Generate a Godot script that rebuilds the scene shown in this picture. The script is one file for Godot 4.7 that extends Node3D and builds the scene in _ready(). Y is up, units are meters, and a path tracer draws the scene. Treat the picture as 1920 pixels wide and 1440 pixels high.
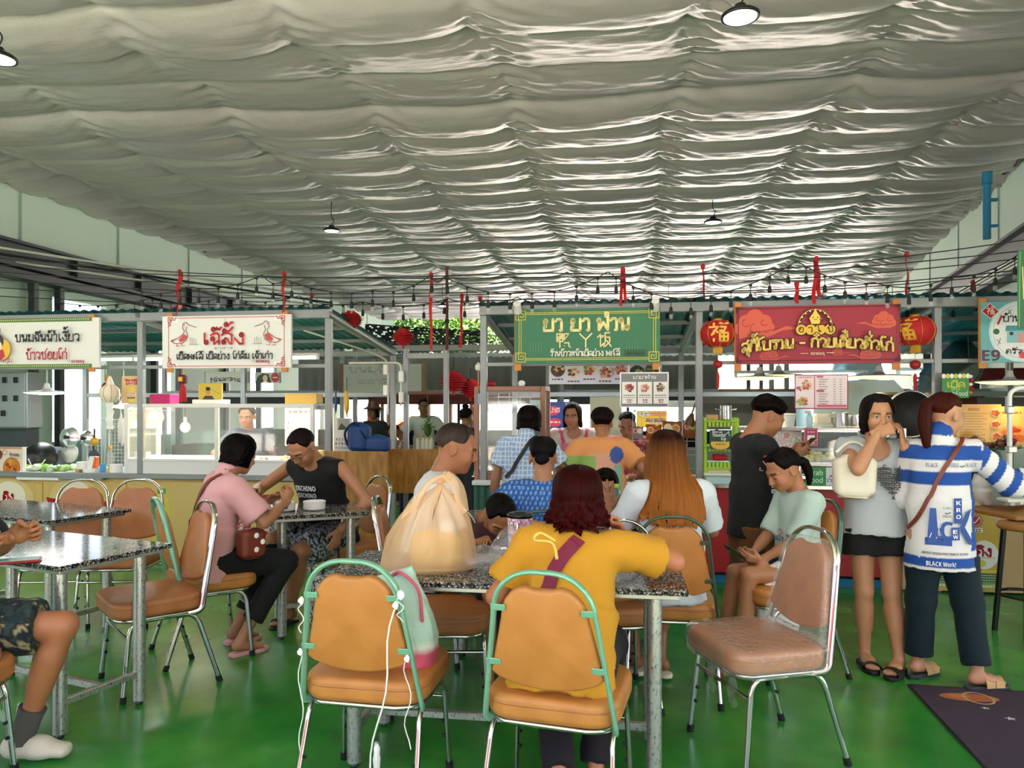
extends Node3D
# A covered food court: people at granite tables, stalls with printed signs, a draped silver ceiling.
const F := 1400.0          # focal length in pixels of the 1920x1440 frame
const HZ := 757.0          # row of the horizon
const EYE := 1.45
const PHI := -0.1457       # the hall's turn against the camera, radians
var MT := {}               # materials by name
var ROW: Transform3D       # frame of the stall row: x along the counters, z towards the diners
var rng := RandomNumberGenerator.new()
var NZ := FastNoiseLite.new()

func _ready():
	# ---- camera, sky, lights, exposure
	var cam := Camera3D.new(); cam.name = "camera"
	cam.projection = Camera3D.PROJECTION_FRUSTUM
	cam.near = 0.05; cam.far = 200.0
	cam.size = 2.0 * cam.near * 720.0 / F
	cam.frustum_offset = Vector2(0, cam.near * (HZ - 720.0) / F)
	cam.position = Vector3(0, EYE, 0)
	add_child(cam); cam.current = true
	var we := WorldEnvironment.new(); we.name = "world_environment"
	var env := Environment.new()
	var sky := Sky.new(); var sm := ProceduralSkyMaterial.new()
	sm.sky_top_color = Color(0.62, 0.74, 0.9); sm.sky_horizon_color = Color(0.93, 0.95, 0.97); sm.sky_curve = 0.25
	sm.ground_bottom_color = Color(0.4, 0.4, 0.38); sm.ground_horizon_color = Color(0.7, 0.7, 0.68)
	sm.sky_energy_multiplier = 1.5; sm.ground_energy_multiplier = 1.5
	sky.sky_material = sm; env.sky = sky; env.background_mode = Environment.BG_SKY
	env.tonemap_mode = Environment.TONE_MAPPER_LINEAR
	env.tonemap_exposure = 1.55
	env.sdfgi_enabled = true; env.ssao_enabled = true; env.ssil_enabled = true
	we.environment = env; add_child(we)
	var sun := DirectionalLight3D.new(); sun.name = "sun"
	sun.rotation = Vector3(deg_to_rad(-63), deg_to_rad(28), 0); sun.light_energy = 9.0; sun.light_color = Color(1, 0.96, 0.9)
	sun.light_angular_distance = 0.6; sun.shadow_enabled = true
	add_child(sun)
	rng.seed = 7; NZ.seed = 3; NZ.frequency = 1.0
	ROW = Transform3D(Basis(Vector3.UP, PHI), Vector3(0, 0, -6.2))
	materials()
	shell()
	stalls()
	backdrop()
	furniture()
	goods()
	people()

# ---- pixels and places
func at(px: float, py: float, z: float) -> Vector3:
	return Vector3((px - 960.0) / F * z, EYE + (HZ - py) / F * z, -z)
func rp(px: float, py: float, lz := 0.0) -> Vector3:   # where a sight line meets the plane z = lz of the stall row, in the row's own frame
	var inv := ROW.affine_inverse()
	var o := inv * Vector3(0, EYE, 0)
	var d := inv.basis * Vector3((px - 960.0) / F, (HZ - py) / F, -1.0)
	return o + d * ((lz - o.z) / d.z)
func fl(px: float, py: float) -> Vector3:              # the floor under a pixel
	return at(px, py, F * EYE / (py - HZ))

# ---- nodes
var used := {}
func numbered(s: String) -> String:
	used[s] = used.get(s, 0) + 1
	return s if used[s] == 1 else "%s_%03d" % [s, used[s] - 1]
func tag(o: Node3D, label: String, category: String, group := "") -> Node3D:
	o.set_meta("label", label); o.set_meta("category", category)
	if group: o.set_meta("group", group)
	return o
func thing(called: String, label: String, category: String, pos := Vector3.ZERO, turn := 0.0, group := "") -> Node3D:
	var o := Node3D.new(); o.name = numbered(called); add_child(o)
	o.position = pos; o.rotation.y = turn
	tag(o, label, category, group)
	return o
func rthing(called: String, label: String, category: String, p: Vector3, group := "") -> Node3D:   # p in the row's frame
	return thing(called, label, category, ROW * p, PHI, group)
func put(parent: Node3D, called: String, mesh, mat: String, pos := Vector3.ZERO, rot := Vector3.ZERO) -> MeshInstance3D:
	var o := MeshInstance3D.new()
	o.name = called if parent != self else numbered(called)
	o.mesh = mesh.mesh() if mesh is MB else mesh
	o.material_override = MT[mat]
	parent.add_child(o, true)
	o.position = pos; o.rotation = rot
	return o
func struct(called: String, mesh, mat: String, label: String, xf := Transform3D()) -> MeshInstance3D:
	var o := put(self, called, mesh, mat); o.transform = xf
	o.set_meta("kind", "structure"); o.set_meta("label", label)
	return o
func dup(o: Node3D, label: String, pos: Vector3, turn: float, group := "") -> Node3D:
	var r: Node3D = o.duplicate()
	var base := String(o.name)
	if base.right(3).is_valid_int() and base[-4] == "_": base = base.left(-4)
	r.name = numbered(base); add_child(r)
	r.position = pos; r.rotation.y = turn
	r.set_meta("label", label)
	if group: r.set_meta("group", group)
	return r

# ---- mesh builder
class MB:
	var v := PackedVector3Array()
	var n := PackedVector3Array()
	var c := PackedColorArray()
	var ix := PackedInt32Array()
	var col := Color.WHITE
	var xf := Transform3D()
	func mesh() -> ArrayMesh:
		var a := []; a.resize(Mesh.ARRAY_MAX)
		a[Mesh.ARRAY_VERTEX] = v; a[Mesh.ARRAY_NORMAL] = n; a[Mesh.ARRAY_COLOR] = c; a[Mesh.ARRAY_INDEX] = ix
		var m := ArrayMesh.new()
		if ix.size(): m.add_surface_from_arrays(Mesh.PRIMITIVE_TRIANGLES, a)
		return m
	func flat(a: Vector3, b: Vector3, d: Vector3) -> void:       # one flat triangle, front side = (d-a)x(b-a)
		var i := v.size(); var nn := (xf.basis * ((d - a).cross(b - a))).normalized()
		v.append(xf * a); v.append(xf * b); v.append(xf * d)
		for k in 3: n.append(nn); c.append(col)
		ix.append(i); ix.append(i + 1); ix.append(i + 2)
	func quad(a: Vector3, b: Vector3, d: Vector3, e: Vector3) -> void:
		flat(a, b, d); flat(a, d, e)
	# smooth piece: shared points and triangle indices; turned so that it faces outwards (side 0), or as given (1), or the other way (-1)
	func smooth(p: PackedVector3Array, t: PackedInt32Array, side := 0, cols := PackedColorArray()) -> void:
		var base := v.size(); var nn := PackedVector3Array(); nn.resize(p.size())
		var q := PackedVector3Array(); q.resize(p.size())
		var mid := Vector3.ZERO
		for i in p.size(): q[i] = xf * p[i]; mid += q[i]
		mid /= maxf(1.0, p.size())
		var vol := 0.0
		for k in range(0, t.size(), 3):
			var a := q[t[k]]; var b := q[t[k + 1]]; var d := q[t[k + 2]]
			var f := (d - a).cross(b - a)
			vol += f.dot(a - mid)
			nn[t[k]] += f; nn[t[k + 1]] += f; nn[t[k + 2]] += f
		var flip := vol < 0.0 if side == 0 else side < 0
		for i in p.size():
			var m := nn[i].normalized()
			n.append(-m if flip else m)
			c.append(cols[i] if cols.size() else col)
		v.append_array(q)
		for k in range(0, t.size(), 3):
			ix.append(base + t[k]); ix.append(base + (t[k + 2] if flip else t[k + 1])); ix.append(base + (t[k + 1] if flip else t[k + 2]))
	# a lattice of points, w to a row; round = rows close on themselves; caps close the ends with a fan
	func grid(p: PackedVector3Array, w: int, round := true, caps := true, side := 0, cols := PackedColorArray()) -> void:
		var t := PackedInt32Array(); var rows := p.size() / w
		for r in rows - 1:
			for k in (w if round else w - 1):
				var a := r * w + k; var b := r * w + (k + 1) % w
				t.append_array([a, b, b + w, a, b + w, a + w])
		if caps and round:
			var q := p.duplicate(); var cc := cols.duplicate()
			for e in [0, rows - 1]:
				var s: int = e * w
				var mid := Vector3.ZERO
				for k in w: mid += p[s + k]
				var first := q.size()
				q.append(mid / w)
				for k in w: q.append(p[s + k])
				if cols.size():
					cc.append(cols[s])
					for k in w: cc.append(cols[s + k])
				for k in w:
					var a := first + 1 + k; var b := first + 1 + (k + 1) % w
					if e == 0: t.append_array([first, b, a])
					else: t.append_array([first, a, b])
			smooth(q, t, side, cc)
		else:
			smooth(p, t, side, cols)
	func box(s: Vector3, o := Vector3.ZERO, bev := 0.0) -> MB:
		var h := s / 2.0
		bev = minf(bev, minf(h.x, minf(h.y, h.z)) * 0.9)
		for ax in 3:
			var u := (ax + 1) % 3; var w := (ax + 2) % 3
			for sg in [-1.0, 1.0]:
				var q := []
				for k in [[-1, -1], [1, -1], [1, 1], [-1, 1]]:
					var p := Vector3.ZERO
					p[ax] = h[ax] * sg; p[u] = (h[u] - bev) * k[0]; p[w] = (h[w] - bev) * k[1]
					q.append(o + p)
				if sg > 0: quad(q[0], q[3], q[2], q[1])
				else: quad(q[0], q[1], q[2], q[3])
		if bev > 0.0:
			for ax in 3:
				var u := (ax + 1) % 3; var w := (ax + 2) % 3
				for su in [-1.0, 1.0]:
					for sw in [-1.0, 1.0]:
						var q := []
						for k in [[-1, 0], [1, 0], [1, 1], [-1, 1]]:
							var p := Vector3.ZERO
							p[ax] = (h[ax] - bev) * k[0]
							p[u] = (h[u] - (bev if k[1] else 0.0)) * su
							p[w] = (h[w] - (0.0 if k[1] else bev)) * sw
							q.append(o + p)
						if su * sw > 0: quad(q[0], q[3], q[2], q[1])
						else: quad(q[0], q[1], q[2], q[3])
			for sx in [-1.0, 1.0]:
				for sy in [-1.0, 1.0]:
					for sz in [-1.0, 1.0]:
						var a := o + Vector3(h.x * sx, (h.y - bev) * sy, (h.z - bev) * sz)
						var b := o + Vector3((h.x - bev) * sx, h.y * sy, (h.z - bev) * sz)
						var d := o + Vector3((h.x - bev) * sx, (h.y - bev) * sy, h.z * sz)
						if sx * sy * sz > 0: flat(a, d, b)
						else: flat(a, b, d)
		return self
	# a tube along points; r one radius or one per point; oval squeezes it across `side`
	func tube(p: PackedVector3Array, r, sides := 8, oval := 1.0, side := Vector3.ZERO, caps := true) -> MB:
		var q := PackedVector3Array(); var u := side
		for i in p.size():
			var d := (p[mini(i + 1, p.size() - 1)] - p[maxi(i - 1, 0)]).normalized()
			if u == Vector3.ZERO or absf(u.dot(d)) > 0.99: u = Vector3.UP if absf(d.y) < 0.9 else Vector3.RIGHT
			u = (u - d * u.dot(d)).normalized()
			var w := d.cross(u)
			var rr: float = r[i] if r is Array or r is PackedFloat32Array else r
			for k in sides:
				var a := TAU * k / sides + (PI / 4 if sides == 4 else 0.0)
				q.append(p[i] + (u * cos(a) * oval + w * sin(a)) * rr)
		grid(q, sides, true, caps)
		return self
	func bar(a: Vector3, b: Vector3, r: float, sides := 6) -> MB:
		return tube(PackedVector3Array([a, b]), r, sides)
	# a profile [[radius, height], ...] turned round the y axis
	func lathe(prof: Array, sides := 20, o := Vector3.ZERO, sx := 1.0, sz := 1.0) -> MB:
		var q := PackedVector3Array()
		for pr in prof:
			for k in sides:
				var a := TAU * k / sides
				q.append(o + Vector3(cos(a) * pr[0] * sx, pr[1], sin(a) * pr[0] * sz))
		grid(q, sides, true, false)
		return self
	func ball(o: Vector3, r: Vector3, sides := 12, rows := 8) -> MB:
		var q := PackedVector3Array()
		for i in rows + 1:
			var t := PI * clampf(float(i) / rows, 0.02, 0.98)
			for k in sides:
				var a := TAU * k / sides
				q.append(o + Vector3(cos(a) * sin(t), cos(t), sin(a) * sin(t)) * r)
		grid(q, sides, true, true)
		return self
	# a soft pad: outline in xz, thickness in y from 0 to th, rounded rim, swollen top
	func pad(outline: PackedVector2Array, th: float, rim: float, puff := 0.0, both := true) -> MB:
		var q := PackedVector3Array(); var w := outline.size(); var mid := Vector2.ZERO
		for p in outline: mid += p
		mid /= w
		var rows := []
		if both:
			for k in [0.0, 0.5, 0.85]: rows.append([k, -puff * (1 - k * k) * 0.7, 0.0])
		else:
			rows.append([0.0, 0.0, 0.0])
		for k in 5:
			var a := PI / 2 * k / 4.0
			rows.append([1.0, rim * (1 - cos(a)), rim * (1 - sin(a))])
		for k in 5:
			var a := PI / 2 * k / 4.0
			rows.append([1.0, th - rim * (1 - sin(a)), rim * (1 - cos(a))])
		for k in [0.85, 0.6, 0.3, 0.0]: rows.append([k, th + puff * (1 - k * k), rim])
		# first ring of the rim starts inset
		for r in rows:
			for p in outline:
				var d := p - mid; var l := d.length()
				var s: float = r[0] * maxf(0.0, l - r[2]) / l
				q.append(Vector3(mid.x + d.x * s, r[1], mid.y + d.y * s))
		grid(q, w, true, false)
		return self
	func add(o: MB, x := Transform3D()) -> MB:
		var b := v.size(); var t := xf * x; var neg := t.basis.determinant() < 0.0
		var nb := t.basis.inverse().transposed()
		for i in o.v.size():
			v.append(t * o.v[i]); n.append((nb * o.n[i]).normalized()); c.append(o.c[i])
		for k in range(0, o.ix.size(), 3):
			ix.append(b + o.ix[k]); ix.append(b + (o.ix[k + 2] if neg else o.ix[k + 1])); ix.append(b + (o.ix[k + 1] if neg else o.ix[k + 2]))
		return self
	# push points along their normals by noise
	func rough(nz: FastNoiseLite, amp: float, f: Vector3, from := 0) -> MB:
		for i in range(from, v.size()):
			var p := v[i] * f
			v[i] += n[i] * nz.get_noise_3d(p.x, p.y, p.z) * amp
		return self

static func V(x, y, z) -> Vector3: return Vector3(x, y, z)
static func curve(pts: Array, steps := 6, closed := false) -> PackedVector3Array:   # a smooth line through points
	var q := PackedVector3Array(); var m := pts.size()
	for i in (m if closed else m - 1):
		var p0: Vector3 = pts[(i - 1 + m) % m] if closed else pts[maxi(i - 1, 0)]
		var p1: Vector3 = pts[i]
		var p2: Vector3 = pts[(i + 1) % m]
		var p3: Vector3 = pts[(i + 2) % m] if closed else pts[mini(i + 2, m - 1)]
		for k in steps:
			q.append(p1.cubic_interpolate(p2, p0, p3, float(k) / steps))
	if not closed: q.append(pts[m - 1])
	return q
static func bent(pts: Array, r: float, steps := 5) -> PackedVector3Array:   # straight runs with rounded corners of radius r
	var q := PackedVector3Array(); q.append(pts[0])
	for i in range(1, pts.size() - 1):
		var a: Vector3 = pts[i - 1]; var b: Vector3 = pts[i]; var c: Vector3 = pts[i + 1]
		var l := minf(r, minf(a.distance_to(b), b.distance_to(c)) * 0.49)
		var s := b + (a - b).normalized() * l; var e := b + (c - b).normalized() * l
		for k in steps + 1:
			var t := float(k) / steps
			q.append(s.lerp(b, t).lerp(b.lerp(e, t), t))
	q.append(pts[-1])
	return q
static func rrect(w: float, h: float, r: float, steps := 5) -> PackedVector2Array:
	var q := PackedVector2Array()
	for k in 4:
		var o := Vector2((w / 2 - r) * (1 if k in [0, 3] else -1), (h / 2 - r) * (1 if k < 2 else -1))
		for s in steps + 1:
			var a := PI / 2 * (k + float(s) / steps)
			q.append(o + Vector2(cos(a), sin(a)) * r)
	return q
func slab(s: Vector3, bev := 0.0, o := Vector3.ZERO) -> MB:
	return MB.new().box(s, o, bev)
# a flat outline in xy given depth along z (front face at z = 0, back at -d)
func cut(poly: PackedVector2Array, d: float) -> MB:
	var m := MB.new(); var t := Geometry2D.triangulate_polygon(poly)
	for k in range(0, t.size(), 3):
		var a := poly[t[k]]; var b := poly[t[k + 1]]; var c := poly[t[k + 2]]
		if (b - a).cross(c - a) > 0.0: var s := b; b = c; c = s
		m.flat(V(a.x, a.y, 0), V(b.x, b.y, 0), V(c.x, c.y, 0))
		m.flat(V(a.x, a.y, -d), V(c.x, c.y, -d), V(b.x, b.y, -d))
	var ccw := not Geometry2D.is_polygon_clockwise(poly)
	for i in poly.size():
		var a := poly[i]; var b := poly[(i + 1) % poly.size()]
		if not ccw: var s := a; a = b; b = s
		m.quad(V(a.x, a.y, 0), V(b.x, b.y, 0), V(b.x, b.y, -d), V(a.x, a.y, -d))
	return m

# ---- materials
func mat(called: String, c: Color, rough := 0.6, metal := 0.0) -> StandardMaterial3D:
	var m := StandardMaterial3D.new(); m.resource_name = called
	m.albedo_color = c; m.roughness = rough; m.metallic = metal
	MT[called] = m
	return m
func noise_tex(kind: int, freq: float, stops: Array, size := 512, octaves := 3, normal := false, sd := 1) -> NoiseTexture2D:
	var t := NoiseTexture2D.new(); t.width = size; t.height = size; t.seamless = true
	var f := FastNoiseLite.new(); f.noise_type = kind; f.frequency = freq; f.seed = sd
	f.fractal_octaves = octaves
	if kind == FastNoiseLite.TYPE_CELLULAR: f.cellular_return_type = FastNoiseLite.RETURN_CELL_VALUE; f.fractal_type = FastNoiseLite.FRACTAL_NONE; f.cellular_jitter = 1.0
	t.noise = f
	if normal: t.as_normal_map = true; t.bump_strength = 4.0
	elif stops.size():
		var g := Gradient.new()
		var o := PackedFloat32Array(); var c := PackedColorArray()
		for s in stops: o.append(s[0]); c.append(s[1])
		g.offsets = o; g.colors = c
		t.color_ramp = g
	return t
func skin_over(m: StandardMaterial3D, t: Texture2D, scale: Vector3, world := false) -> void:
	m.albedo_texture = t; m.uv1_triplanar = true; m.uv1_world_triplanar = world; m.uv1_scale = scale
func g(v: float) -> Color: return Color(v, v, v)
func hx(s: String) -> Color: return Color.html(s)
func lin(s: String) -> Color: return Color.html(s).srgb_to_linear()

func materials() -> void:
	for k in [["white_paint", "e4e4e0", .45, 0], ["grey_steel", "8b8f90", .42, .35], ["dark_steel", "3c4145", .5, .3], ["chrome", "c9c6c2", .13, 1.0], ["silver", "b9b9b4", .38, .75], ["alu", "dfe2e2", .35, .2],
			["black", "111112", .5, 0], ["black_gloss", "0c0c0d", .3, 0], ["rubber", "161616", .8, 0], ["teal_roof", "1e6a72", .35, .2], ["mint", "c3d6cb", .6, 0], ["mint_dark", "8fa79f", .6, 0], ["red_paint", "a31a22", .4, 0], ["red_cloth", "b3161f", .75, 0],
			["yellow_panel", "cfae62", .35, 0], ["wood", "a5713a", .55, 0], ["wood_light", "c98f52", .55, 0], ["wood_dark", "5a3820", .5, 0], ["brick_red", "6d3a2c", .7, 0], ["orange_block", "d0853f", .6, 0],
			["green_paint", "2f5f4c", .5, 0], ["lime", "a6cf2a", .4, 0], ["blue_bag", "16407c", .6, 0], ["navy", "141c48", .8, 0], ["gold", "d8a430", .35, .6], ["cream", "efe6d0", .6, 0], ["steel_bright", "c4c6c8", .2, .9],
			["foam", "f2f2ee", .7, 0], ["porcelain", "f4f2ee", .2, 0], ["concrete", "d2cdc2", .85, 0], ["magenta", "b51464", .35, 0], ["wire", "17181a", .6, 0], ["conduit", "cfcfca", .5, 0], ["blue_pipe", "1f7fae", .4, 0],
			["foliage", "6f9a35", .7, 0], ["foliage_dark", "4b6b2c", .7, 0], ["skinny", "c98e6c", .5, 0], ["brown_leather", "7c3420", .45, 0], ["dark_red", "5e1016", .5, 0], ["orange_plastic", "e0682a", .4, 0], ["teal_sign", "6fb9bd", .5, 0],
			["dark_cloth", "20222a", .85, 0], ["white_cloth", "e6e6e6", .85, 0], ["tan_box", "c9a06a", .7, 0], ["food_brown", "9a5a2a", .5, 0], ["food_yellow", "e2bb58", .5, 0], ["sky_blue", "4a9fd8", .5, 0], ["pale_blue", "b9d3dc", .4, .2], ["pink_bag", "e0607e", .7, 0], ["mint_cloth", "b8dcd0", .8, 0],
			["green_enamel", "86bfa2", .28, .3], ["green_dark_enamel", "4b6450", .28, .4], ["wire_grid", "c8ccd0", .4, .3], ["grey_board", "9aa09e", .6, 0], ["maroon", "7a1238", .7, 0], ["copper_frame", "8d6450", .35, .3], ["pink_sole", "d8a09c", .7, 0], ["sock_grey", "55504c", .95, 0]]:
		mat(k[0], hx(k[1]), k[2], k[3])
	var m := mat("ink", Color.WHITE, 0.45); m.vertex_color_use_as_albedo = true
	m = mat("ink_gloss", Color.WHITE, 0.2); m.vertex_color_use_as_albedo = true
	m = mat("skin", Color.WHITE, 0.48); m.vertex_color_use_as_albedo = true; m.subsurf_scatter_enabled = true; m.subsurf_scatter_strength = 0.12
	m = mat("cloth", Color.WHITE, 0.85); m.vertex_color_use_as_albedo = true; m.rim_enabled = true; m.rim = 0.05; m.rim_tint = 0.5
	m.normal_enabled = true; m.normal_texture = noise_tex(FastNoiseLite.TYPE_SIMPLEX, 0.06, [], 256, 2, true); m.normal_scale = 0.25; m.uv1_triplanar = true; m.uv1_scale = Vector3(7, 7, 7)
	m = mat("hair", Color.WHITE, 0.5); m.metallic_specular = 0.2; m.vertex_color_use_as_albedo = true
	m = mat("floor_epoxy", Color.WHITE, 0.16)
	skin_over(m, noise_tex(FastNoiseLite.TYPE_SIMPLEX, 0.012, [[0.0, hx("24722a")], [0.5, hx("2f8530")], [1.0, hx("479839")]], 512, 4), Vector3(0.25, 0.25, 0.25), true)
	m.roughness_texture = noise_tex(FastNoiseLite.TYPE_SIMPLEX, 0.01, [[0.0, g(0.7)], [1.0, g(1.0)]], 512, 5, false, 4); m.roughness = 0.27
	m.metallic_specular = 0.5
	m = mat("tarp", Color(0.78, 0.74, 0.745), 0.38, 0.35)
	m.normal_enabled = true; m.normal_texture = noise_tex(FastNoiseLite.TYPE_SIMPLEX, 0.02, [], 512, 4, true, 5); m.normal_scale = 0.35
	m.uv1_triplanar = true; m.uv1_world_triplanar = true; m.uv1_scale = Vector3(0.25, 0.25, 1.1)
	m = mat("granite", Color.WHITE, 0.09); m.metallic_specular = 0.38
	skin_over(m, noise_tex(FastNoiseLite.TYPE_CELLULAR, 0.11, [[0.0, hx("0d0d0f")], [0.42, hx("1d1d20")], [0.55, hx("4d4843")], [0.72, hx("8a837c")], [0.9, hx("c9c4bd")], [1.0, hx("efe9e2")]], 512), Vector3(3.2, 3.2, 3.2))
	m = mat("leather", Color.WHITE, 0.42)
	skin_over(m, noise_tex(FastNoiseLite.TYPE_SIMPLEX, 0.01, [[0.0, hx("b87738")], [1.0, hx("c88543")]], 256, 3), Vector3(2, 2, 2))
	m = mat("leather_brown", Color.WHITE, 0.42)
	skin_over(m, noise_tex(FastNoiseLite.TYPE_SIMPLEX, 0.01, [[0.0, hx("a8683a")], [1.0, hx("b87644")]], 256, 3), Vector3(2, 2, 2))
	m = mat("leg_paint", Color.WHITE, 0.3, 0.7)
	skin_over(m, noise_tex(FastNoiseLite.TYPE_SIMPLEX, 0.045, [[0.0, hx("4a443e")], [0.2, hx("6a645c")], [0.24, hx("bdbcb6")], [1.0, hx("cbcac4")]], 512, 4, false, 9), Vector3(3, 1.3, 3))
	m = mat("plywood", Color.WHITE, 0.5)
	skin_over(m, noise_tex(FastNoiseLite.TYPE_SIMPLEX, 0.012, [[0.0, hx("8a5d26")], [0.5, hx("a4742f")], [1.0, hx("b98840")]], 512, 4, false, 2), Vector3(2.2, 0.5, 2.2))
	mat("mat_purple", hx("3a2c3e"), 0.9)
	m = mat("parcel_paper", Color.WHITE, 0.6); skin_over(m, noise_tex(FastNoiseLite.TYPE_SIMPLEX, 0.02, [[0.0, hx("d8b060")], [0.5, hx("ecc878")], [1.0, hx("f4e0a8")]], 256, 4), Vector3(3, 3, 3))
	m = mat("floral", Color.WHITE, 0.3); skin_over(m, noise_tex(FastNoiseLite.TYPE_CELLULAR, 0.07, [[0.0, hx("6a4658")], [0.25, hx("c46a92")], [0.5, hx("e3a9c2")], [0.7, hx("f1dfe6")], [1.0, hx("faf4f6")]], 256), Vector3(9, 9, 9))
	m = mat("glass", Color(0.9, 0.95, 0.95, 0.1), 0.03); m.transparency = BaseMaterial3D.TRANSPARENCY_ALPHA
	m = mat("wrap", Color(0.95, 0.95, 0.95, 0.1), 0.08); m.transparency = BaseMaterial3D.TRANSPARENCY_ALPHA
	m.normal_enabled = true; m.normal_texture = noise_tex(FastNoiseLite.TYPE_SIMPLEX, 0.02, [], 256, 4, true, 11); m.normal_scale = 1.2; m.uv1_triplanar = true; m.uv1_scale = Vector3(4, 4, 4)
	m = mat("bag_peach", Color(0.97, 0.8, 0.6, 0.42), 0.34); m.transparency = BaseMaterial3D.TRANSPARENCY_ALPHA; m.backlight_enabled = true; m.backlight = Color(0.4, 0.3, 0.2)
	m = mat("bag_white", Color(0.9, 0.9, 0.9, 0.7), 0.34); m.transparency = BaseMaterial3D.TRANSPARENCY_ALPHA
	m = mat("bag_clear", Color(0.95, 0.95, 0.95, 0.3), 0.3); m.transparency = BaseMaterial3D.TRANSPARENCY_ALPHA
	for k in [["lamp_white", Color(1, 0.98, 0.94), 5.0], ["lamp_warm", Color(1, 0.87, 0.5), 3.6], ["lamp_tube", Color(0.96, 1, 1), 5.0], ["lamp_pink", Color(1, 0.62, 0.4), 3.0]]:
		m = mat(k[0], Color.WHITE, 0.4); m.emission_enabled = true; m.emission = k[1]; m.emission_energy_multiplier = k[2] * 0.5

# ---- the hall
const CEIL := 4.35
func tarp_y(x: float, z: float) -> float:      # x, z in the row's frame; rows of pins across x, sagging cloth between
	var rz := z / 0.62 + 0.22 * sin(x * 0.31 + 1.0) + NZ.get_noise_2d(x * 0.12, z * 0.15) * 0.5
	var row := floorf(rz); var s := rz - row
	var h := fposmod(sin(row * 12.9898) * 43758.5453, 1.0)
	var cx := x / 1.45 + NZ.get_noise_2d(x * 0.2 + 40, z * 0.1) * 0.25
	var y := 0.0
	for e in 2:                                 # blend the pin pattern of the two rows this point lies between
		var hr := fposmod(sin((row + e) * 7.13) * 437.585, 1.0)
		var col := cx + hr * 0.14
		var t := col - floorf(col)
		var amp := 0.04 + 0.1 * hr
		var dip := pow(4.0 * t * (1.0 - t), 0.6)
		y -= amp * dip * (1.0 - s if e == 0 else s)
	y -= (0.045 + 0.07 * h) * pow(4.0 * s * (1.0 - s), 0.62)
	var tt := cx - floorf(cx)
	var near := minf(tt, 1.0 - tt)
	y += 0.016 * sin((s * 4.0 + (tt if tt < 0.5 else 1.0 - tt) * 5.0) * TAU) * exp(-near * 8.0)                       # puckers at the pins
	y += 0.012 * NZ.get_noise_2d(x * 0.9, z * 5.0) + 0.007 * NZ.get_noise_2d(x * 1.6 + 9.0 + z * 3.0, z * 9.0 - x) + 0.005 * NZ.get_noise_2d(x * 3.0 - z * 4.0, z * 12.0 + x)
	return y

func right_x(lz: float) -> float: return 5.53 - (3.34 + lz) * 0.182   # the right wall opens outwards

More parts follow.
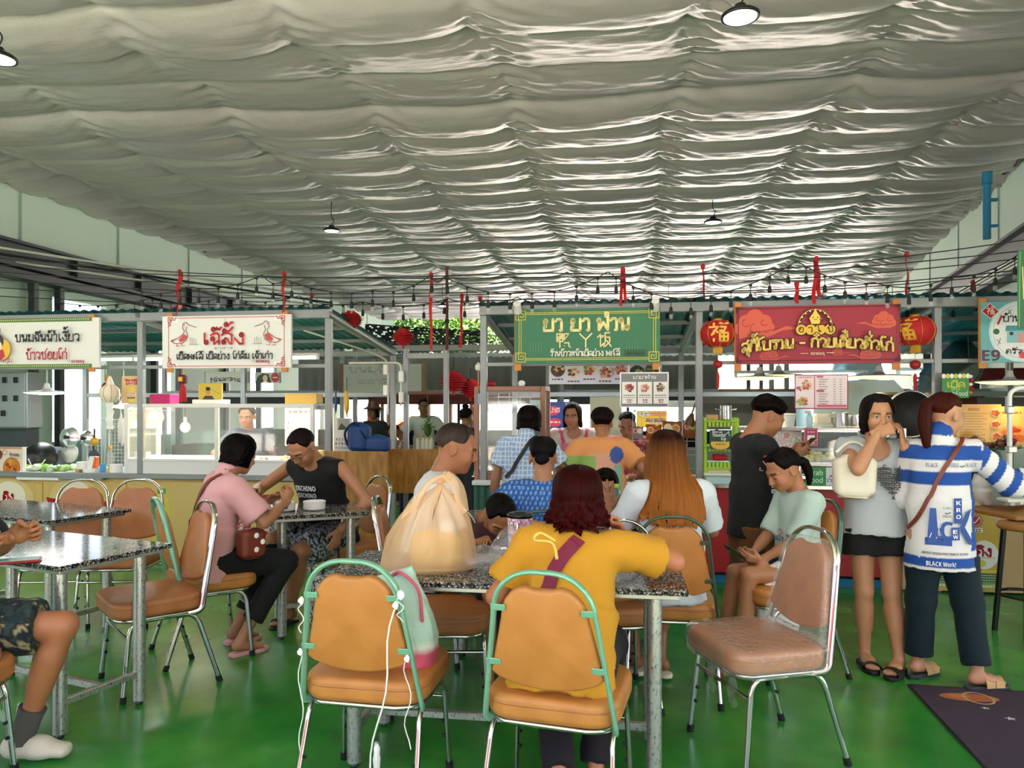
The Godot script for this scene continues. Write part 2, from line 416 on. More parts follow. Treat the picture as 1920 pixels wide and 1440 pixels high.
func wall_lz(px: float) -> float:             # where a sight line meets the left wall
	var inv := ROW.affine_inverse(); var o := inv * Vector3(0, EYE, 0); var d := inv.basis * Vector3((px - 960.0) / F, 0, -1)
	if d.x > -0.32: d = d * 1.0
	var t := (-6.8 - o.x) / d.x
	return minf(8.0, o.z + d.z * t) if t > 0 else 8.0
func shell() -> void:
	var R := ROW
	struct("floor", slab(V(30, 0.1, 22), 0, V(2, -0.05, -3)), "floor_epoxy", "glossy green epoxy floor of the food court", R)
	# draped ceiling cloth
	var m := MB.new(); var p := PackedVector3Array()
	var nx := 250; var nz := 860
	for j in nz:
		var z := lerpf(8.6, -17.5, pow(float(j) / (nz - 1), 1.0))
		for i in nx:
			var x := lerpf(-6.85, right_x(z) + 0.1, float(i) / (nx - 1))
			p.append(V(x, CEIL + tarp_y(x, z), z))
	m.grid(p, nx, false, false, 1)
	if m.n[nx * 10 + 5].y > 0: m = MB.new(); m.grid(p, nx, false, false, -1)
	struct("ceiling", m, "tarp", "draped silver grey tarpaulin ceiling with rows of sagging folds", R)
	struct("roof", slab(V(30, 0.12, 27), 0, V(2, CEIL + 0.42, -5)), "concrete", "roof slab above the draped cloth", R)
	# left wall: mint panels above a steel girder, bays between columns below
	var wx := -6.8
	var wl := struct("wall_left", slab(V(0.12, 1.5, 27), 0, V(wx - 0.06, CEIL - 0.68, -5)), "mint", "pale mint upper wall on the left", R)
	for k in 13:
		put(wl, "panel_joint", slab(V(0.02, 1.48, 0.03), 0, V(wx + 0.005, CEIL - 0.68, 7.0 - k * 1.9)), "mint_dark")
	var ed := MB.new(); ed.tube(curve(range(28).map(func(k): return V(wx + 0.05, CEIL - 0.06 + 0.03 * sin(k * 2.7), 8.0 - k * 0.95))), 0.018, 5)
	struct("trim_1", ed, "wire", "dark edge cord of the ceiling cloth along the left wall", R)
	var gy := 3.34
	var gm := MB.new(); gm.box(V(0.05, 0.3, 27), V(wx + 0.1, gy, -5)); gm.box(V(0.2, 0.035, 27), V(wx + 0.12, gy + 0.15, -5)); gm.box(V(0.2, 0.035, 27), V(wx + 0.12, gy - 0.15, -5)); gm.box(V(0.3, 0.1, 27), V(wx + 0.1, gy - 0.26, -5))
	var gd := tag(put(self, "steel_girder", gm, "dark_steel"), "dark steel girder running along the left wall below the mint panels", "girder"); gd.transform = R
	for k in 14: put(gd, "stiffener", slab(V(0.07, 0.26, 0.02), 0, V(wx + 0.16, gy, 6.5 - k * 1.4)), "dark_steel")
	for e in [[-900, 52], [58, 98], [200, 283], [330, 470], [520, 640]]:
		var z0 := wall_lz(e[0]); var z1 := wall_lz(e[1])
		struct("wall_left_bay", slab(V(0.1, 3.1, z0 - z1), 0, V(wx - 0.05, 1.55, (z0 + z1) / 2)), "mint", "mint infill panel below the girder", R)
	struct("wall_left_bay", slab(V(0.1, 0.9, 27), 0, V(wx - 0.4, 0.45, -5)), "mint_dark", "low wall along the open left side", R)
	for e in [55, 104, 284, 330, 420, 480]:
		struct("column_left", slab(V(0.1, 3.1, 0.09), 0.01, V(wx + 0.06, 1.55, wall_lz(e))), "dark_steel", "dark steel column along the left side", R)
	# right wall, opening outwards
	var a := V(right_x(8.8), 0, 8.8); var b := V(right_x(-14.6), 0, -14.6)
	var dir := (b - a).normalized(); var ang := atan2(dir.x, dir.z)
	var rx := R * Transform3D(Basis(Vector3.UP, ang), (a + b) / 2)
	var ln := a.distance_to(b)
	var wr := struct("wall_right", slab(V(0.12, 1.6, ln), 0, V(-0.06, CEIL - 0.7, 0)), "mint", "pale mint upper wall on the right", rx)
	for k in 12: put(wr, "panel_joint", slab(V(0.02, 1.5, 0.03), 0, V(0.004, CEIL - 0.68, ln / 2 - k * 2.1)), "mint_dark")
	ed = MB.new(); ed.tube(curve(range(28).map(func(k): return V(0.05, CEIL - 0.05 + 0.03 * sin(k * 2.3), ln / 2 - k * ln / 27.0))), 0.02, 5)
	struct("trim_2", ed, "wire", "dark edge cord of the ceiling cloth along the right wall", rx)
	gm = MB.new(); gm.box(V(0.05, 0.3, ln), V(0.1, 3.22, 0)); gm.box(V(0.2, 0.035, ln), V(0.12, 3.38, 0)); gm.box(V(0.2, 0.035, ln), V(0.12, 3.06, 0)); gm.box(V(0.26, 0.08, ln), V(0.1, 2.96, 0))
	gd = tag(put(self, "steel_girder", gm, "dark_steel"), "dark steel girder carrying conduits along the right wall", "girder"); gd.transform = rx
	for k in 3: put(gd, "conduit", MB.new().bar(V(0.24 + 0.05 * k, 3.05 - 0.07 * k, -ln / 2), V(0.24 + 0.05 * k, 3.05 - 0.07 * k, ln / 2), 0.014), "conduit")
	struct("wall_right_bay", slab(V(0.12, 3.0, ln * 0.62), 0, V(-0.05, 1.5, ln * 0.12)), "mint", "mint wall below the right girder", rx)
	for k in 5:
		struct("column_right", slab(V(0.12, 3.0, 0.14), 0.01, V(0.1, 1.5, ln / 2 - 6.5 - k * 3.2)), "dark_steel", "dark steel column along the right side", rx)
	# blue rain pipe on the right wall
	var q := ROW.affine_inverse() * at(1868, 360, 8.6)
	var o := rthing("drain_pipe", "bright blue plastic rain pipe running down the right wall", "pipe", V(q.x - 0.1, 0, q.z))
	put(o, "pipe", MB.new().bar(V(0, 3.35, 0), V(0, 4.12, 0), 0.042, 14), "blue_pipe")
	put(o, "socket", MB.new().bar(V(0, 3.98, 0), V(0, 4.12, 0), 0.058, 14), "blue_pipe")
	for y in [3.5, 3.8]: put(o, "clip", slab(V(0.13, 0.03, 0.05), 0.004, V(0.05, y, 0)), "blue_pipe")
	# ground outside
	struct("ground_street", slab(V(60, 0.1, 40), 0, V(0, -0.06, 28)), "concrete", "pale paved street in front of the hall", R)
	struct("ground_back", slab(V(60, 0.1, 46), 0, V(0, -0.06, -37.2)), "concrete", "ground behind the hall", R)
	struct("ground_side", slab(V(20, 0.1, 40), 0, V(-23, -0.06, -10)), "concrete", "paved ground along the left side", R)
	# the street across, seen only in the glass
	struct("wall_front", slab(V(60, 6, 0.3), 0, V(0, 3, 30)), "brick_red", "dark house fronts across the street", R)
	for e in [[-7, "left"], [4, "right"]]:
		o = rthing("street_awning", "red street awning mirrored in the glass, %s one" % e[1], "awning", V(e[0], 0, 15)); put(o, "sheet", slab(V(6, 0.06, 2.6), 0, V(0, 2.7, 0), ), "red_cloth", Vector3.ZERO, V(0.12, 0, 0))
		for x in [-2.8, 2.8]: put(o, "post", slab(V(0.08, 2.7, 0.08), 0, V(x, 1.35, 0)), "dark_steel")
		put(o, "stall_box", slab(V(5, 1.1, 1.0), 0.02, V(0, 0.55, 0.6)), "foliage_dark")
	o = rthing("parked_car", "white parked car mirrored in the display case", "car", V(-2.5, 0, 12.5))
	var cm := MB.new(); var cp := PackedVector3Array(); var cw := 20
	for e in [[-2.1, 0.5, 0.75, 0.75], [-2.0, 0.4, 0.95, 0.8], [-1.0, 0.35, 1.05, 0.82], [-0.4, 0.35, 1.5, 0.7], [0.9, 0.35, 1.52, 0.7], [1.6, 0.4, 1.1, 0.8], [2.1, 0.5, 0.9, 0.75]]:
		for k in cw: var a2 := TAU * k / cw; cp.append(V(e[0], lerpf(e[1], e[2], 0.5) + signf(sin(a2)) * pow(absf(sin(a2)), 0.5) * (e[2] - e[1]) / 2, signf(cos(a2)) * pow(absf(cos(a2)), 0.5) * e[3]))
	cm.grid(cp, cw, true, true); put(o, "body", cm, "white_paint"); put(o, "window", slab(V(1.9, 0.32, 1.36), 0.1, V(0.3, 1.25, 0)), "black_gloss")
	for x in [-1.35, 1.35]: put(o, "wheel", MB.new().tube(PackedVector3Array([V(x, 0.32, -0.8), V(x, 0.32, 0.8)]), 0.32, 20), "rubber")
	# round pendant lamps under the cloth
	for k in [[1388, 30, 4.75, 0.12, "nearest round pendant lamp hanging high over the right tables", 0.35], [-4, 108, 5.2, 0.12, "round pendant lamp half out of view above the left side", 0.2], [622, 432, 10.4, 0.115, "distant round pendant lamp on a kinked cable, above the left stall roofs", 0.42], [1337, 416, 10.0, 0.12, "distant round pendant lamp on a straight cable, right of the middle", 0.46], [1254, 574, 17.0, 0.13, "farthest pendant lamp, small and low above the lantern stall beam", 0.5], [830, 573, 17.0, 0.13, "far pendant lamp between red ribbons above the aisle", 0.5]]:
		var pos := at(k[0], k[1], k[2])
		o = thing("pendant_lamp", k[4], "lamp", pos, 0.0, "round pendant lamps under the cloth")
		var r: float = k[3]
		put(o, "lamp_housing", MB.new().lathe([[0.0, 0.07], [0.035, 0.07], [0.05, 0.03], [r * 0.8, 0.022], [r, 0.005], [r, -0.012], [r * 0.9, -0.014], [r * 0.88, 0.0], [0.0, 0.0]], 28), "black")
		put(o, "lamp_lens", MB.new().lathe([[0.0, -0.004], [r * 0.86, -0.004], [r * 0.86, -0.012], [r * 0.4, -0.016], [0.0, -0.017]], 28), "lamp_white")
		put(o, "cable", MB.new().tube(curve([V(0, 0.07, 0), V(0.03, 0.14, 0), V(-0.005, 0.2, 0), V(0, k[5], 0)]), 0.006, 5), "wire")
		lamp_light(o, "pendant_glow", V(0, -0.05, 0), Color(1, 0.97, 0.92), 0.8, r)

func lamp_light(o: Node3D, called: String, p: Vector3, c: Color, e: float, size: float) -> void:
	var l := SpotLight3D.new(); l.name = called; l.light_color = c; l.light_energy = e; l.spot_angle = 75; l.spot_range = 14; l.spot_attenuation = 2
	l.light_size = size; l.shadow_enabled = true
	o.add_child(l, true); l.position = p; l.rotation.x = -PI / 2

# ---- flat print: lettering and pictures as thin coloured shapes on a board
const THAI := {
	"ก": [7, "0003140526466560"], "ข": [7, "o15 25142320 206066"], "ค": [7, "o23 220005264665 6560"], "ง": [6, "o45 55503003"], "จ": [6, "o13 232052 052646555051"], "ช": [8, "o15 25142320 20606356 5689"], "ซ": [8, "o15 2526 25142320 20606356 5689"],
	"ณ": [9, "o11 151020 121526353080 o71 8286"], "ด": [7, "o32 420005264665 6560"], "ต": [7, "o32 42000526354665 6560"], "ท": [7, "o15 2520 25466560"], "ถ": [7, "o11 12031405264665 6560"], "น": [7, "o15 2520 204262 o51 6266"], "บ": [7, "o05 05006066"], "ป": [7, "o05 05006069"],
	"พ": [7, "o05 050034606 6 6066"], "ฟ": [7, "o05 05003460 6069"], "ม": [7, "o15 1512 o11 216066"], "ย": [7, "o15 04131202006066"], "ร": [5, "o31 41451506165666"], "ล": [7, "o11 12233350 051646 65 4665 6560"], "ว": [6, "o41 051636555250"], "ส": [7, "o11 12233350 05164665 6560 4668"], "ห": [7, "o15 1510 114453 o55 5350"], "อ": [6, "o14 030120405155462616"],
	"า": [5, "051636454030"], "ำ": [6, "051636454030 o18"], "ะ": [5, "o14 2536 o11 2233"], "เ": [3, "o11 0206"], "แ": [6, "o11 0206 o41 3236"], "โ": [4, "o11 0208 08284959"], "ไ": [4, "o21 1107 07192949"], "ใ": [4, "o21 1107 071949 o38"], "-": [5, "0343"], " ": [4, ""], ".": [3, "o10"],
	"鸭": [9, "0449 0404 040949 494404 0646 0747 2920 5989 595589 8955 5555 5383 838190 5151"], "丫": [9, "1955 9955 5550"], "饭": [9, "2806 1747 4736 27202 2042 5989 595340 56868350 5590"], "福": [9, "2928 0747 4713 2520 3544 5999 575787 577787 877555 5494 545090 949050 5292 7470"]}
const MARKS := {"ั": "o17 27475869", "ิ": "071848676707", "ี": "071848676707 6769", "ื": "071848676707 6769 4849", "ึ": "071848676707 o68", "็": "o27 17082959 4858", "่": "4749", "้": "o28 28375969", "๊": "o18 192838394858 4869", "๋": "2868 4749", "ุ": "o52 6260", "ู": "o42 52507072", "์": "o38 4859"}
class Ink:
	var m := MB.new()
	var cx := 0.0
	var cy := 0.0
	var s := 1.0
	var z := 0.0
	func _init(centre_x: float, centre_y: float, scale: float) -> void:
		cx = centre_x; cy = centre_y; s = scale
	func p(x: float, y: float) -> Vector3: return Vector3((x - cx) * s, (cy - y) * s, z)
	func next(c: String) -> void:
		z += 0.0003; m.col = Color.html(c).srgb_to_linear()
	func tri(a: Vector3, b: Vector3, c: Vector3) -> void:
		if (b.x - a.x) * (c.y - a.y) - (b.y - a.y) * (c.x - a.x) > 0.0: m.flat(a, c, b)
		else: m.flat(a, b, c)
	func poly(pts: Array, c: String) -> void:       # [x, y, x, y, ...]
		next(c)
		var q := PackedVector2Array()
		for i in range(0, pts.size(), 2): q.append(Vector2(pts[i], pts[i + 1]))
		var t := Geometry2D.triangulate_polygon(q)
		for k in range(0, t.size(), 3): tri(p(q[t[k]].x, q[t[k]].y), p(q[t[k + 1]].x, q[t[k + 1]].y), p(q[t[k + 2]].x, q[t[k + 2]].y))
	func rect(x0: float, y0: float, x1: float, y1: float, c: String) -> void: poly([x0, y0, x1, y0, x1, y1, x0, y1], c)
	func fan(x: float, y: float, r: float, ry: float, n := 10) -> void:
		for k in n:
			var a := TAU * k / n; var b := TAU * (k + 1) / n
			tri(p(x, y), p(x + cos(a) * r, y + sin(a) * ry), p(x + cos(b) * r, y + sin(b) * ry))
	func disc(x: float, y: float, r: float, c: String, ry := -1.0) -> void:
		next(c); fan(x, y, r, ry if ry > 0 else r, 24)
	func ring(x: float, y: float, r: float, w: float, c: String, ry := -1.0, a0 := 0.0, a1 := TAU) -> void:
		next(c)
		if ry < 0: ry = r
		for k in 24:
			var a := lerpf(a0, a1, k / 24.0); var b := lerpf(a0, a1, (k + 1) / 24.0)
			var pa := p(x + cos(a) * r, y + sin(a) * ry); var pb := p(x + cos(b) * r, y + sin(b) * ry)
			var qa := p(x + cos(a) * (r - w), y + sin(a) * (ry - w)); var qb := p(x + cos(b) * (r - w), y + sin(b) * (ry - w))
			tri(pa, pb, qb); tri(pa, qb, qa)
	func stroke(q: PackedVector2Array, w: float) -> void:
		for i in q.size() - 1:
			var d := (q[i + 1] - q[i]).normalized() * w / 2; var e := Vector2(-d.y, d.x)
			var a := q[i] + e; var b := q[i + 1] + e; var c := q[i + 1] - e; var f := q[i] - e
			tri(p(a.x, a.y), p(b.x, b.y), p(c.x, c.y)); tri(p(a.x, a.y), p(c.x, c.y), p(f.x, f.y))
		for i in q.size(): fan(q[i].x, q[i].y, w / 2, w / 2, 8)
	func line(pts: Array, w: float, c: String) -> void:
		next(c)
		var q := PackedVector2Array()
		for i in range(0, pts.size(), 2): q.append(Vector2(pts[i], pts[i + 1]))
		stroke(q, w)
	func box(x0: float, y0: float, x1: float, y1: float, w: float, c: String) -> void: line([x0, y0, x1, y0, x1, y1, x0, y1, x0, y0], w, c)
	func latin(t: String, x: float, y: float, h: float, c: String, width := -1.0, font := "Droid Sans", bold := true, skew := 0.0) -> void:
		next(c)
		var f := SystemFont.new(); f.font_names = PackedStringArray([font]); f.font_weight = 700 if bold else 400
		var tm := TextMesh.new(); tm.font = f; tm.text = t; tm.depth = 0.0; tm.font_size = 64; tm.pixel_size = 1.0; tm.curve_step = 3.0
		tm.horizontal_alignment = HORIZONTAL_ALIGNMENT_LEFT
		if tm.get_surface_count() == 0: return
		var a := tm.surface_get_arrays(0); var v: PackedVector3Array = a[Mesh.ARRAY_VERTEX]; var ix: PackedInt32Array = a[Mesh.ARRAY_INDEX]
		var lo := Vector2(1e9, 1e9); var hi := -lo
		for e in v: lo = lo.min(Vector2(e.x, e.y)); hi = hi.max(Vector2(e.x, e.y))
		var k := h / 46.0
		var kx := k if width < 0 else width / maxf(1.0, hi.x - lo.x)
		var base := lo.y if not ("g" in t or "y" in t or "p" in t or "," in t) else lo.y + 13.0
		for i in range(0, ix.size(), 3):
			var q := []
			for j in 3:
				var e := v[ix[i + j]]
				q.append(p(x + (e.x - lo.x) * kx + (e.y - base) * k * skew, y - (e.y - base) * k))
			tri(q[0], q[1], q[2])
	# Thai words from stroked letters: x, y the left end of the base line, h the height of a consonant; edge adds an outline
	func thai(t: String, x: float, y: float, h: float, c: String, w := -1.0, width := -1.0, edge := "", edge_w := 0.0, bow := 0.0) -> void:
		var u := h / 6.0
		if w < 0: w = h * 0.17
		var adv := 0.0
		for ch in t:
			if THAI.has(ch): adv += THAI[ch][0] + 0.9
		var kx := u if width < 0 else width / maxf(adv - 0.9, 1.0)
		for pass_no in (2 if edge else 1):
			var outline := edge != "" and pass_no == 0
			next(edge if outline else c)
			var ww := w + (edge_w * 2 if outline else 0.0)
			var pen := 0.0; var last := 7.0; var high := 0.0
			for ch in t:
				var code := ""; var ox := 0.0; var oy := 0.0
				if THAI.has(ch):
					code = THAI[ch][1]; ox = pen; pen += THAI[ch][0] + 0.9; last = THAI[ch][0]; high = 0.0
				elif MARKS.has(ch):
					code = MARKS[ch]; ox = pen - last - 0.4
					if ch in "ุู": oy = -3.4
					else:
						oy = high + 0.2; high += 2.7
				for tok in code.split(" ", false):
					var q := PackedVector2Array(); var ringed: bool = tok[0] == "o"
					var ds: String = tok.substr(1) if ringed else tok
					for i in range(0, ds.length() - 1, 2):
						var gx := x + (ox + float(ds[i])) * kx; var gy := y - (oy + float(ds[i + 1])) * u
						gy += bow * pow(((ox + float(ds[i])) * kx / maxf(width, 1.0) - 0.5) * 2.0, 2.0)
						q.append(Vector2(gx, gy))
					if ringed:
						var r := PackedVector2Array()
						for k in 9: r.append(q[0] + Vector2(cos(TAU * k / 8) * kx, sin(TAU * k / 8) * u) * 0.95)
						stroke(r, ww)
					else: stroke(q, ww)
	# a line of small print too small to read
	func fine(x0: float, y: float, x1: float, h: float, c: String, sd := 1) -> void:
		next(c)
		var x := x0; var i := sd
		while x < x1:
			var w := h * (1.2 + 1.4 * fposmod(sin(i * 12.9) * 437.5, 1.0)); i += 1
			var e := minf(x + w, x1)
			var a := p(x, y); var b := p(e, y); var d := p(e, y - h); var f := p(x, y - h)
			tri(a, b, d); tri(a, d, f)
			x += w + h * 0.7
	# a plate of food seen from above
	func dish(x: float, y: float, r: float, cols: Array, sd := 1, ry := -1.0, rim := "f4f2ee") -> void:
		if ry < 0: ry = r
		disc(x, y, r, rim, ry)
		for k in 14:
			var a := sd * 2.4 + k * 2.39996; var q := sqrt(k / 14.0) * 0.72
			disc(x + cos(a) * q * r, y + sin(a) * q * ry, r * 0.27, cols[k % cols.size()], ry * 0.22)
	func cloud(x: float, y: float, k: float, c: String, edge: String, flip := 1.0) -> void:
		for e in [[-26, 8, 12], [-18, -4, 13], [-2, -12, 15], [14, -4, 13], [22, 6, 10], [0, 6, 18]]: disc(x + e[0] * k * flip, y + e[1] * k, e[2] * k, c)
		poly([x - 34 * k * flip, y + 16 * k, x + 24 * k * flip, y + 16 * k, x + 52 * k * flip, y + 4 * k, x + 78 * k * flip, y + 9 * k, x + 46 * k * flip, y + 12 * k, x + 20 * k * flip, y + 24 * k, x - 20 * k * flip, y + 24 * k], c)
		for e in [[-18, -2, 7], [14, -2, 6], [-2, 8, 9]]: ring(x + e[0] * k * flip, y + e[1] * k, e[2] * k, 1.3 * k, edge, -1.0, 0.4, 4.6)
		line([x - 26 * k * flip, y + 12 * k, x + 6 * k * flip, y + 15 * k, x + 40 * k * flip, y + 8 * k], 1.3 * k, edge)
	func fret(x: float, y: float, k: float, sx: float, sy: float, c: String, w: float) -> void:   # a square key corner
		for a in [[0, 0, 8, 0, 8, 6, 3, 6, 3, 3, 5, 3], [0, 0, 0, 9, 6, 9, 6, 4], [11, 0, 11, 5, 15, 5, 15, 1, 19, 1], [0, 12, 5, 12, 5, 16, 1, 16, 1, 20]]:
			var q := []
			for i in range(0, a.size(), 2): q.append(x + a[i] * k * sx); q.append(y + a[i + 1] * k * sy)
			line(q, w, c)

# the rectangle of pixels (x0, y0)-(x1, y1) on the plane z = lz of the row: [centre, width, height, metres per pixel]
func rr(x0: float, y0: float, x1: float, y1: float, lz := 0.0) -> Array:
	var ym := (y0 + y1) / 2
	var a := rp(x0, ym, lz); var b := rp(x1, ym, lz); var xm := (x0 + x1) / 2
	var t := rp(xm, y0, lz); var d := rp(xm, y1, lz)
	return [V((a.x + b.x) / 2, (t.y + d.y) / 2, lz), b.x - a.x, t.y - d.y, (t.y - d.y) / (y1 - y0)]
# a box whose front face fills those pixels
func rbox(parent: Node3D, called: String, x0: float, y0: float, x1: float, y1: float, lz: float, dep: float, m: String, bev := 0.003) -> MeshInstance3D:
	var r := rr(x0, y0, x1, y1, lz)
	var o: Vector3 = r[0] - V(0, 0, dep / 2)
	var base := parent.transform.affine_inverse() * ROW if parent != self else ROW
	var n := put(parent, called, slab(V(r[1], r[2], dep), bev), m)
	n.transform = base * Transform3D(Basis(), o)
	return n
# a board with print on its face; draw(ink) draws in the photograph's pixels
func board(called: String, label: String, category: String, x0: float, y0: float, x1: float, y1: float, lz: float, dep: float, m: String, draw: Callable, group := "", gloss := false, tilt := 0.0) -> Node3D:
	var r := rr(x0, y0, x1, y1, lz)
	var o := rthing(called, label, category, r[0], group)
	o.rotation.x = tilt
	put(o, "board", slab(V(r[1], r[2], dep), minf(0.003, dep / 3), V(0, 0, -dep / 2)), m)
	var k := Ink.new((x0 + x1) / 2, (y0 + y1) / 2, r[3])
	draw.call(k)
	if k.m.v.size(): put(o, "print", k.m, "ink_gloss" if gloss else "ink", V(0, 0, 0.0004))
	return o

# ---- stall frames, counters, signs
func lx(px: float, lz := 0.0) -> float: return rp(px, 700, lz).x
func corrugated(w: float, d: float, pitch := 0.09, amp := 0.012) -> MB:
	var m := MB.new(); var p := PackedVector3Array(); var n := int(w / pitch) * 4
	for j in 2:
		for i in n + 1:
			p.append(V(-w / 2 + w * i / n, amp * [0.0, 1.0, 1.0, 0.0][i % 4], d * (0.5 - j)))
	m.grid(p, n + 1, false, false, 1)
	var q := PackedVector3Array()
	for e in p: q.append(e - V(0, 0.004, 0))
	m.grid(q, n + 1, false, false, -1)
	return m
func stall_frame(label: String, px0: float, px1: float, right_post: bool, y_front := 2.25, y_back := 2.04, deep := 1.9) -> Node3D:
	var x0 := lx(px0); var x1 := lx(px1); var w := x1 - x0
	var o := rthing("stall_canopy", label, "canopy", V((x0 + x1) / 2, 0, 0), "steel stall canopies")
	var t := 0.055
	for s in ([-1, 1] if right_post else [-1]):
		put(o, "post", slab(V(t, y_front, t), 0.004, V(s * w / 2, y_front / 2, -t)), "grey_steel")
		put(o, "post", slab(V(t, y_back, t), 0.004, V(s * w / 2, y_back / 2, -deep)), "grey_steel")
		put(o, "side_beam", MB.new().tube(PackedVector3Array([V(s * w / 2, y_front - 0.03, 0), V(s * w / 2, y_back - 0.03, -deep)]), 0.04, 4), "grey_steel")
	put(o, "front_beam", slab(V(w + t, 0.075, t), 0.004, V(0, y_front - 0.02, -t / 2)), "grey_steel")
	put(o, "back_beam", slab(V(w + t, 0.06, t), 0.004, V(0, y_back - 0.03, -deep)), "grey_steel")
	put(o, "rail", slab(V(w, 0.032, 0.03), 0.003, V(0, 1.78, -0.05)), "grey_steel")
	put(o, "rail", slab(V(w, 0.05, 0.03), 0.003, V(0, 1.55, -deep)), "grey_steel")
	var tilt := atan2(y_front - y_back, deep)
	put(o, "roof_sheet", corrugated(w + 0.06, deep + 0.1), "teal_roof", V(0, (y_front + y_back) / 2 + 0.03, -deep / 2), V(-tilt, 0, 0))
	for k in 2: put(o, "purlin", slab(V(w, 0.035, 0.03), 0.003, V(0, lerpf(y_front, y_back, (k + 1) / 3.0) - 0.01, -deep * (k + 1) / 3.0)), "grey_steel")
	return o
func tube_lamp(label: String, x: float, y: float, lz: float, len: float, warm := false) -> void:
	var o := rthing("tube_lamp", label, "lamp", V(x, y, lz), "fluorescent tube lamps under the stall roofs")
	put(o, "lamp_body", slab(V(len, 0.03, 0.05), 0.004, V(0, 0.03, 0)), "white_paint")
	put(o, "tube", MB.new().bar(V(-len / 2 + 0.03, 0, 0), V(len / 2 - 0.03, 0, 0), 0.014, 10), "lamp_tube")
	for s in [-1, 1]: put(o, "end_cap", slab(V(0.03, 0.035, 0.03), 0.004, V(s * (len / 2 - 0.015), 0.002, 0)), "white_paint")
	var l := AreaLight3D.new(); l.name = "tube_light"; l.light_color = Color(0.95, 1, 1); l.light_energy = 1.6; l.area_size = Vector2(len, 0.05); l.area_range = 8; l.shadow_enabled = true
	o.add_child(l, true); l.position = V(0, -0.02, 0); l.rotation.x = -PI / 2
func posts_for(o: Node3D, x0: float, x1: float, y0: float, y1: float, cy: float, s: float, cx: float) -> void:
	for x in [x0, x1]: put(o, "batten", slab(V(13 * s, (y1 - y0) * s, 0.02), 0.002, V((x - cx) * s, (cy - (y0 + y1) / 2) * s, -0.02)), "orange_block")

